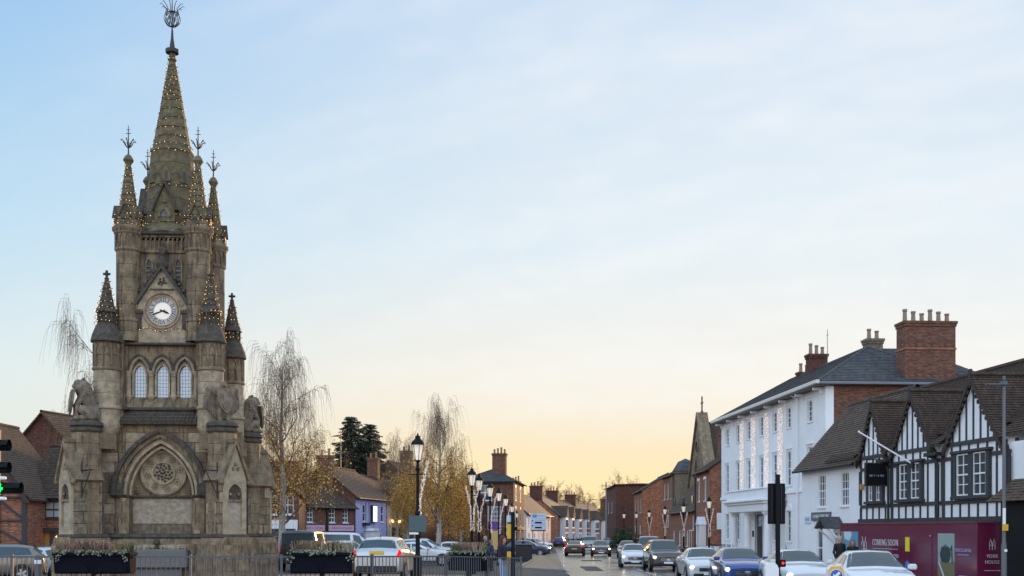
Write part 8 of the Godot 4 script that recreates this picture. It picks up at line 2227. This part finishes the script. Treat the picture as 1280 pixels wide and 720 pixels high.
	b = thing("far_pole", "slim pale lamp pole further round the bend", "pole", "", facing(14.5, 214.0))
	m = M.new(); m.tube([Vector3(0, -0.3, 0), Vector3(0, 8.0, 0), Vector3(0.3, 8.6, 0), Vector3(1.0, 8.7, 0)], 0.11, 0.07, 8); part(b, "shaft", m, mats["galvanised"])
	m = M.new(); m.bevel(0.9, 8.6, -0.1, 1.6, 8.75, 0.1, 0.03); part(b, "lantern", m, mats["galvanised"])

# ---------------------------------------------------------------- people
func person(label: String, xf: Transform3D, h: float, coat: Color, legs: Color, skin_c: Color, hair: Color, long_hair: bool, pose := {}) -> void:
	var b := thing("person", label, "person", "people in the square", xf)
	var s := h / 1.75
	var m := M.new()
	m.t = Transform3D(Basis().scaled(Vector3(s, s, s)), Vector3.ZERO)
	var st: float = pose.get("stride", 0.0)
	var shoe := Color(0.03, 0.03, 0.035)
	var B := []
	for k in 2:
		var q: float = [-1.0, 1.0][k]
		var f: float = st * q
		var hip := Vector3(q * 0.09, 0.92, 0); var knee := Vector3(q * 0.095, 0.49, f * 0.14 + 0.02); var ankle := Vector3(q * 0.095, 0.09, f * 0.26 - 0.02)
		B.append([hip, knee, 0.092, 0.062, legs]); B.append([knee, ankle, 0.06, 0.045, legs])
		B.append([ankle + Vector3(0, -0.045, -0.02), ankle + Vector3(q * 0.01, -0.055, 0.14), 0.044, 0.035, shoe])
		var sh := Vector3(q * 0.185, 1.41, -0.01)
		var el: Vector3 = pose.get("elbow", [Vector3(0.25 * q, 1.13, -0.05 - 0.06 * f), Vector3(0.25 * q, 1.13, -0.05 - 0.06 * f)])[k]
		var hd: Vector3 = pose.get("hand", [Vector3(0.25 * q, 0.87, 0.06 - 0.2 * f), Vector3(0.25 * q, 0.87, 0.06 - 0.2 * f)])[k]
		B.append([sh, el, 0.062, 0.048, coat]); B.append([el, el.lerp(hd, 0.9), 0.05, 0.038, coat])
		var d := (hd - el).normalized()
		var palm := hd + d * 0.05
		B.append([hd, palm, 0.03, 0.034, skin_c])
		for g in 4:
			var o := Vector3(0, 0, (g - 1.5) * 0.019)
			var l: float = [0.065, 0.078, 0.074, 0.058][g]
			B.append([palm + o, palm + o + d * l + Vector3(-q * 0.02, 0, 0.008), 0.010, 0.008, skin_c])
		B.append([hd + Vector3(0, 0, 0.025), hd + d * 0.06 + Vector3(-q * 0.012, 0, 0.055), 0.012, 0.009, skin_c])
	B.append([Vector3(-0.07, 0.95, 0), Vector3(0.07, 0.95, 0), 0.125, 0.125, coat if pose.get("long_coat", false) else legs])
	B.append([Vector3(0, 1.0, 0), Vector3(0, 1.22, 0.0), 0.15, 0.15, coat]); B.append([Vector3(0, 1.22, 0), Vector3(0, 1.34, 0), 0.155, 0.15, coat])
	B.append([Vector3(-0.12, 1.40, -0.01), Vector3(0.12, 1.40, -0.01), 0.085, 0.085, coat])
	B.append([Vector3(0, 1.44, -0.01), Vector3(0, 1.54, 0.01), 0.058, 0.054, skin_c])
	B.append([Vector3(0, 1.62, 0.015), Vector3(0, 1.655, 0.0), 0.082, 0.092, skin_c]); B.append([Vector3(0, 1.575, 0.045), Vector3(0, 1.57, 0.05), 0.052, 0.05, skin_c])
	B.append([Vector3(0, 1.635, 0.095), Vector3(0, 1.612, 0.112), 0.011, 0.016, skin_c])
	for q in [-1.0, 1.0]:
		B.append([Vector3(q * 0.088, 1.635, 0.0), Vector3(q * 0.09, 1.61, 0.005), 0.016, 0.013, skin_c])
	blob(m, B, 0.022, 0.03)
	part(b, "body", m, mats["tinted"])
	m = M.new(); m.t = Transform3D(Basis().scaled(Vector3(s, s, s)), Vector3.ZERO)
	var H := [[Vector3(0, 1.685, -0.015), Vector3(0, 1.68, -0.03), 0.098, 0.098, hair], [Vector3(0, 1.64, -0.05), Vector3(0, 1.58, -0.06), 0.075, 0.055, hair]]
	if long_hair:
		H.append([Vector3(0, 1.62, -0.06), Vector3(0, 1.40, -0.1), 0.085, 0.09, hair]); H.append([Vector3(0, 1.40, -0.1), Vector3(0, 1.24, -0.11), 0.09, 0.05, hair])
		for q in [-1.0, 1.0]:
			H.append([Vector3(q * 0.07, 1.67, -0.01), Vector3(q * 0.09, 1.4, -0.03), 0.05, 0.045, hair])
	blob(m, H, 0.022, 0.03)
	part(b, "hair", m, mats["tinted"])
	m = M.new(); m.t = Transform3D(Basis().scaled(Vector3(s, s, s)), Vector3.ZERO)
	m.col = Color(0.03, 0.02, 0.02)
	for q in [-1.0, 1.0]:
		m.ball(Vector3(q * 0.032, 1.64, 0.088), 0.010, 6, 4)
	m.col = Color(0.32, 0.12, 0.10); m.ball(Vector3(0, 1.572, 0.098), 0.02, 8, 4, Vector3(1.1, 0.3, 0.4))
	part(b, "face", m, mats["tinted"])
	if pose.has("bag"):
		m = M.new(); m.t = Transform3D(Basis().scaled(Vector3(s, s, s)), Vector3.ZERO)
		var p: Vector3 = pose["bag"]
		m.bevel(p.x - 0.06, p.y - 0.42, p.z - 0.16, p.x + 0.06, p.y - 0.12, p.z + 0.16, 0.02); m.tube([p + Vector3(0, -0.12, -0.08), p, p + Vector3(0, -0.12, 0.08)], 0.01, 0.01, 5)
		part(b, "bag", m, mat("bag_red", 0.42, 0.02, 0.04, 0.5))

func people() -> void:
	var skin_c := Color(0.42, 0.26, 0.19)
	person("woman with long auburn hair, dark jacket and pale jeans waiting by the crossing post", facing(-0.28, 34.6, 62.0), 1.68, Color(0.018, 0.018, 0.024), Color(0.30, 0.38, 0.50), skin_c, Color(0.085, 0.025, 0.016), true, {"elbow": [Vector3(-0.23, 1.14, 0.0), Vector3(0.22, 1.13, 0.03)], "hand": [Vector3(-0.16, 0.98, 0.16), Vector3(0.12, 1.12, 0.2)]})
	person("grey haired man in a dark coat carrying a red bag before the hoarding", facing(13.35, 45.6, 10.0, 0.12), 1.8, Color(0.013, 0.014, 0.02), Color(0.02, 0.022, 0.03), skin_c, Color(0.34, 0.33, 0.32), false, {"stride": 0.6, "long_coat": true, "bag": Vector3(-0.27, 0.84, 0.1)})
	person("woman in a dark coat and rust scarf beside the grey haired man", facing(13.9, 45.7, 0.0, 0.12), 1.66, Color(0.022, 0.016, 0.018), Color(0.02, 0.02, 0.026), skin_c, Color(0.16, 0.12, 0.10), true, {"stride": -0.6, "long_coat": true})
	person("fair haired person in a navy coat behind the third planter", facing(-1.35, 57.0, 40.0), 1.72, Color(0.02, 0.03, 0.06), Color(0.025, 0.027, 0.035), skin_c, Color(0.36, 0.29, 0.22), false, {"long_coat": true})
	person("child sized person in a blue coat beside the fair haired person", facing(-1.05, 56.6, 70.0), 1.55, Color(0.03, 0.05, 0.09), Color(0.025, 0.027, 0.035), skin_c, Color(0.2, 0.15, 0.11), false, {"long_coat": true})
	person("pedestrian in dark clothes walking past the navy hatchback", facing(0.95, 94.0, 95.0), 1.75, Color(0.015, 0.018, 0.03), Color(0.02, 0.02, 0.03), skin_c, Color(0.04, 0.03, 0.02), false, {"stride": 0.8})
	person("person leaning at the lit cottage doorway behind the tower", facing(-25.2, 62.0, 20.0), 1.7, Color(0.05, 0.035, 0.04), Color(0.03, 0.03, 0.04), skin_c, Color(0.1, 0.07, 0.05), false, {})

# ---------------------------------------------------------------- trees
func limb(m: M, tips: Array, p: Vector3, d: Vector3, len: float, r: float, depth: int, lift: float, spread: float, R: RandomNumberGenerator, fine: M, cut: int) -> void:
	var pts := [p]
	var n := 4
	var q := p; var dd := d
	for k in n:
		dd = (dd + Vector3(R.randf_range(-0.18, 0.18), R.randf_range(-0.08, 0.14) + lift, R.randf_range(-0.18, 0.18))).normalized()
		q += dd * len / n
		pts.append(q)
	(m if depth > cut else fine).tube(pts, r, r * 0.5, 5 if depth > cut else 3)
	if depth == 0:
		tips.append([pts[2], dd]); tips.append([q, dd])
		return
	if depth <= 2:
		tips.append([pts[2], dd])
	var kids := 3 if depth > 1 else 4
	for k in kids:
		var f: Vector3 = pts[1 + (k % n)] if k < kids - 1 else q
		var side := Vector3(R.randf_range(-1, 1), R.randf_range(-0.3, 0.6), R.randf_range(-1, 1)).normalized()
		var nd := (dd + side * spread).normalized()
		limb(m, tips, f, nd, len * R.randf_range(0.55, 0.78), r * 0.5, depth - 1, lift, spread, R, fine, cut)

func birch(label: String, x: float, d: float, h: float, sd: int, leaves: int, lean := 0.0, bare_top := 0.6) -> void:
	var b := thing("birch_tree", label, "tree", "weeping birches in the square", facing(x, d))
	var R := RandomNumberGenerator.new(); R.seed = sd
	var tr := M.new(); var br := M.new(); var fine := M.new(); var lf := M.new()
	var pts := []
	var q := Vector3(0, -0.2, 0)
	var n := 12
	for k in n + 1:
		pts.append(q)
		q += Vector3(lean * h / n * (0.4 + 0.6 * k / n) + R.randf_range(-0.06, 0.06), h * 0.86 / n, R.randf_range(-0.06, 0.06))
	tr.tube(pts, 0.018 * h, 0.02, 10)
	part(b, "trunk", tr, mats["birch_bark"])
	var tips := []
	var nl := 15 if leaves > 0 else 7
	for k in nl:
		var f := 0.22 + 0.76 * k / float(nl)
		var at: Vector3 = pts[clampi(int(f * n), 0, n)].lerp(pts[clampi(int(f * n) + 1, 0, n)], fposmod(f * n, 1.0))
		var a := k * 2.4 + R.randf_range(-0.4, 0.4)
		var dir := Vector3(cos(a), 0.95 + 0.3 * f, sin(a)).normalized()
		limb(br, tips, at, dir, h * lerpf(0.2, 0.1, f), 0.006 * h * (1.15 - f), 3, 0.01, 0.7, R, fine, 1)
	part(b, "limbs", br, mats["bark"])
	var made := 0
	for t in tips:
		var p: Vector3 = t[0]
		for w in 2:
			var L := R.randf_range(0.04, 0.2) * h
			L = minf(L, p.y - 1.4)
			if L < 0.3:
				continue
			var dd: Vector3 = t[1] * 0.35 + Vector3(R.randf_range(-0.25, 0.25), 0, R.randf_range(-0.25, 0.25))
			var tw := [p]
			for k in range(1, 6):
				var f := k / 5.0
				tw.append(p + Vector3(dd.x, 0, dd.z) * L * 0.8 * sqrt(f) + Vector3(R.randf_range(-0.05, 0.05), dd.y * L * 0.5 * f * (1 - f) - L * pow(f, 1.7) * 0.85, R.randf_range(-0.05, 0.05)))
			fine.tube(tw, 0.0005 * h, 0.00022 * h, 3)
			for j in leaves / 2:
				var f := R.randf()
				var e: Vector3 = tw[int(f * 4.99)].lerp(tw[int(f * 4.99) + 1], fposmod(f * 4.99, 1.0))
				var hf := e.y / h
				if R.randf() < smoothstep(bare_top - 0.22, bare_top + 0.1, hf):
					continue
				e += Vector3(R.randf_range(-0.10, 0.10), R.randf_range(-0.08, 0.04), R.randf_range(-0.10, 0.10))
				var s := R.randf_range(0.022, 0.058) * h / 11.0
				var u := Vector3(R.randf_range(-1, 1), R.randf_range(-1, 1), R.randf_range(-1, 1)).normalized() * s
				var v := u.cross(Vector3(R.randf_range(-1, 1), R.randf_range(-1, 1), R.randf_range(-1, 1))).normalized() * s * 0.75
				var g := R.randf_range(0.65, 1.25)
				lf.col = [Color(0.74, 0.42, 0.07), Color(0.62, 0.33, 0.05), Color(0.80, 0.52, 0.11), Color(0.44, 0.24, 0.05)][R.randi() % 4] * g
				lf.quad(e - u, e - v, e + u, e + v)
				made += 1
	part(b, "twigs", fine, mats["twig"])
	if made:
		part(b, "crown", lf, mats["leaf"])

func bare_tree(label: String, x: float, d: float, h: float, sd: int, tint: Color, buds := 6) -> void:
	var b := thing("bare_tree", label, "tree", "bare winter trees beyond the houses", facing(x, d))
	var R := RandomNumberGenerator.new(); R.seed = sd
	var br := M.new(); var fine := M.new(); var tips := []
	br.tube([Vector3(0, -0.5, 0), Vector3(0.1, h * 0.2, 0), Vector3(0, h * 0.36, 0.1)], h * 0.026, h * 0.018, 8)
	part(b, "trunk", br, mats["bark"])
	br = M.new()
	for k in 8:
		var a := k * 2.4
		limb(br, tips, Vector3(0, h * (0.2 + 0.02 * k), 0), Vector3(cos(a), 0.55 + 0.09 * k, sin(a)).normalized(), h * 0.3, h * 0.009, 4, 0.05, 0.85, R, fine, 2)
	part(b, "limbs", br, mats["bark"])
	var lf := M.new()
	for t in tips:
		for j in buds:
			var p: Vector3 = t[0] + Vector3(R.randf_range(-0.5, 0.5), R.randf_range(-0.4, 0.4), R.randf_range(-0.5, 0.5)) * h * 0.05
			fine.tube([t[0], p], h * 0.0007, h * 0.0004, 3)
			if R.randf() < 0.7:
				var s := h * R.randf_range(0.004, 0.008)
				lf.col = tint * R.randf_range(0.6, 1.3)
				lf.tri(p, p + Vector3(s, s * 0.5, 0), p + Vector3(0, s, s))
	part(b, "twigs", fine, mats["twig"])
	part(b, "crown", lf, mats["leaf"])

func conifer(label: String, x: float, d: float, h: float, rad: float, sd: int) -> void:
	var b := thing("conifer", label, "tree", "evergreens behind the shops", facing(x, d))
	var R := RandomNumberGenerator.new(); R.seed = sd
	var m := M.new(); m.tube([Vector3(0, -0.5, 0), Vector3(0.1, h * 0.5, 0), Vector3(0, h * 0.98, 0)], h * 0.022, 0.03, 8); part(b, "trunk", m, mats["bark"])
	var br := M.new(); var lf := M.new()
	for k in 380:
		var f := pow(k / 380.0, 0.9)
		var y := h * (0.10 + 0.89 * f)
		var L := rad * pow(1.02 - f, 0.6) * R.randf_range(0.55, 1.2) + 0.12
		var a := k * 2.4 + R.randf_range(-0.3, 0.3)
		var e := Vector3(cos(a), 0, sin(a))
		var tip := Vector3(0, y, 0) + e * L + Vector3(0, -L * R.randf_range(0.05, 0.35) + 0.15, 0)
		br.tube([Vector3(0, y, 0), Vector3(0, y + 0.1, 0) + e * L * 0.5, tip], 0.05, 0.015, 4)
		var n := int(30 + L * 60)
		for j in n:
			var g := sqrt(R.randf())
			var p := Vector3(0, y, 0).lerp(tip, g) + Vector3(R.randf_range(-1, 1), R.randf_range(-0.7, 0.4), R.randf_range(-1, 1)) * (0.95 - 0.75 * f) * (0.4 + 0.6 * (1.0 - g))
			var s := R.randf_range(0.13, 0.3) * (1.1 - 0.5 * f)
			var u := (e * 0.7 + Vector3(R.randf_range(-0.7, 0.7), R.randf_range(-0.7, 0.25), R.randf_range(-0.7, 0.7))).normalized() * s
			var v := u.cross(Vector3(R.randf_range(-1, 1), 1, R.randf_range(-1, 1))).normalized() * s * 0.28
			lf.col = Color(0.028, 0.045, 0.024) * R.randf_range(0.6, 1.6)
			lf.tri(p - v, p + v, p + u); lf.tri(p - u * 0.4, p + v + u * 0.2, p - v * 0.6 + u * 0.6)
	part(b, "limbs", br, mats["bark"])
	part(b, "crown", lf, mats["leaf"])

func shrub(label: String, x: float, d: float, w: float, h: float, dp: float, sd: int, tint: Color) -> void:
	var b := thing("shrub", label, "shrub", "shrubs by the garden wall", facing(x, d))
	var R := RandomNumberGenerator.new(); R.seed = sd
	var m := M.new()
	for k in 12:
		m.tube([Vector3(R.randf_range(-0.3, 0.3) * w, -0.1, 0), Vector3(R.randf_range(-0.45, 0.45) * w, h * 0.8, R.randf_range(-0.4, 0.4) * dp)], 0.03, 0.01, 4)
	part(b, "stems", m, mats["bark"])
	m = M.new()
	for k in 2600:
		var u := Vector3(R.randfn(0, 1), R.randfn(0, 1), R.randfn(0, 1)).normalized() * pow(R.randf(), 0.3)
		var lump := 0.8 + 0.25 * sin(u.x * 9.0) * cos(u.z * 7.0 + u.y * 5.0)
		var p := Vector3(u.x * w * 0.5, h * 0.5 + u.y * h * 0.5, u.z * dp * 0.5) * lump
		p.y = maxf(p.y, 0.05)
		var s := R.randf_range(0.07, 0.15)
		var a := Vector3(R.randf_range(-1, 1), R.randf_range(-1, 1), R.randf_range(-1, 1)).normalized() * s
		var c := a.cross(Vector3(R.randf_range(-1, 1), R.randf_range(-1, 1), R.randf_range(-1, 1))).normalized() * s * 0.6
		m.col = tint * R.randf_range(0.6, 1.5)
		m.quad(p - a, p - c, p + a, p + c)
	part(b, "crown", m, mats["leaf"])

func trees() -> void:
	birch("tall weeping birch standing behind the tower on its left", -28.4, 79.0, 19.4, 11, 0, -0.08, 0.35)
	birch("weeping birch with white trunk and golden leaves right of the tower", -12.4, 60.0, 12.8, 23, 13, -0.02, 0.56)
	birch("tall weeping golden birch in the middle of the car park", -5.0, 76.0, 11.6, 37, 20, 0.0, 0.62)
	birch("golden birch in front of the cream shop", -8.6, 92.0, 9.4, 41, 22, 0.02, 0.8)
	birch("golden birch with pale trunk before the red brick gable", -4.2, 92.0, 8.2, 53, 22, 0.03, 0.85)
	birch("bare topped birch rising behind the lilac house", -12.6, 122.0, 13.5, 59, 3, 0.05, 0.5)
	conifer("dark conifer rising behind the lilac house", -18.7, 130.0, 15.8, 4.6, 5)
	conifer("second dark conifer beside the taller one behind the shops", -16.9, 133.0, 15.2, 4.8, 8)
	bare_tree("bare golden tree behind the terrace houses, larger of the pair", 8.2, 265.0, 15.5, 3, Color(0.32, 0.17, 0.05))
	bare_tree("bare golden tree behind the terrace houses, smaller of the pair", 16.5, 270.0, 14.0, 7, Color(0.32, 0.17, 0.05))
	bare_tree("bare tree behind the dark brick building on the right of the street", 23.0, 210.0, 14.0, 13, Color(0.3, 0.17, 0.06))
	bare_tree("bare tree beyond the brown corner house", 1.5, 250.0, 11.5, 17, Color(0.3, 0.17, 0.06), 4)
	bare_tree("leafless tree behind the brick shops beside the birch", -22.0, 125.0, 12.5, 19, Color(0.3, 0.18, 0.07), 4)
	bare_tree("golden leafed tree beside the far house", 23.5, 250.0, 8.0, 29, Color(0.35, 0.22, 0.04), 10)
	shrub("rounded green shrub in front of the garden wall", 12.9, 128.0, 3.0, 2.4, 2.0, 3, Color(0.035, 0.07, 0.02))
	shrub("green and brown shrub further along the garden wall", 13.9, 139.0, 3.4, 3.2, 2.0, 4, Color(0.045, 0.065, 0.025))
	shrub("low hedge below the terrace houses", 11.5, 190.0, 5.0, 1.6, 2.0, 6, Color(0.02, 0.03, 0.018))

# ---------------------------------------------------------------- everything
func _ready() -> void:
	rng.seed = 7
	var cam := Camera3D.new()
	cam.name = "Camera"
	cam.position = Vector3(0, EYE, 0)
	cam.keep_aspect = Camera3D.KEEP_HEIGHT
	# a shifted lens keeps the uprights upright with the horizon low in the picture
	cam.set_frustum(0.1 * 720.0 / 1400.0, Vector2(0.0, 0.1 * 302.0 / 1400.0), 0.1, 3000.0)
	cam.current = true
	add_child(cam)
	var env := Environment.new()
	env.background_mode = Environment.BG_SKY
	var sky := Sky.new()
	var pan := PanoramaSkyMaterial.new()
	pan.panorama = sky_image()
	sky.sky_material = pan
	env.sky = sky
	env.ambient_light_source = Environment.AMBIENT_SOURCE_SKY
	env.tonemap_mode = Environment.TONE_MAPPER_LINEAR
	env.tonemap_exposure = 2.15
	env.background_energy_multiplier = 1.0
	env.sdfgi_enabled = true; env.ssao_enabled = true; env.ssil_enabled = true
	var we := WorldEnvironment.new()
	we.name = "WorldEnvironment"; we.environment = env
	add_child(we)
	var sun := DirectionalLight3D.new()
	sun.name = "Sun"
	sun.light_color = Color(1.0, 0.78, 0.52); sun.light_energy = 0.6; sun.light_angular_distance = 8.0; sun.shadow_enabled = true
	# the sun has just gone down ahead and to the right
	sun.look_at_from_position(Vector3.ZERO, -Vector3(sin(deg_to_rad(17.0)), 0.12, -cos(deg_to_rad(17.0))), Vector3.UP)
	add_child(sun)
	make_materials()
	print("materials")
	build_ground(); build_road()
	hotel(); white_cottage(); timber_house(); hoarding(); houses_right(); houses_left()
	print("houses")
	clock_tower()
	print("tower")
	vehicles(); print("vehicles")
	furniture(); print("furniture")
	people(); print("people")
	trees()
	print("done")
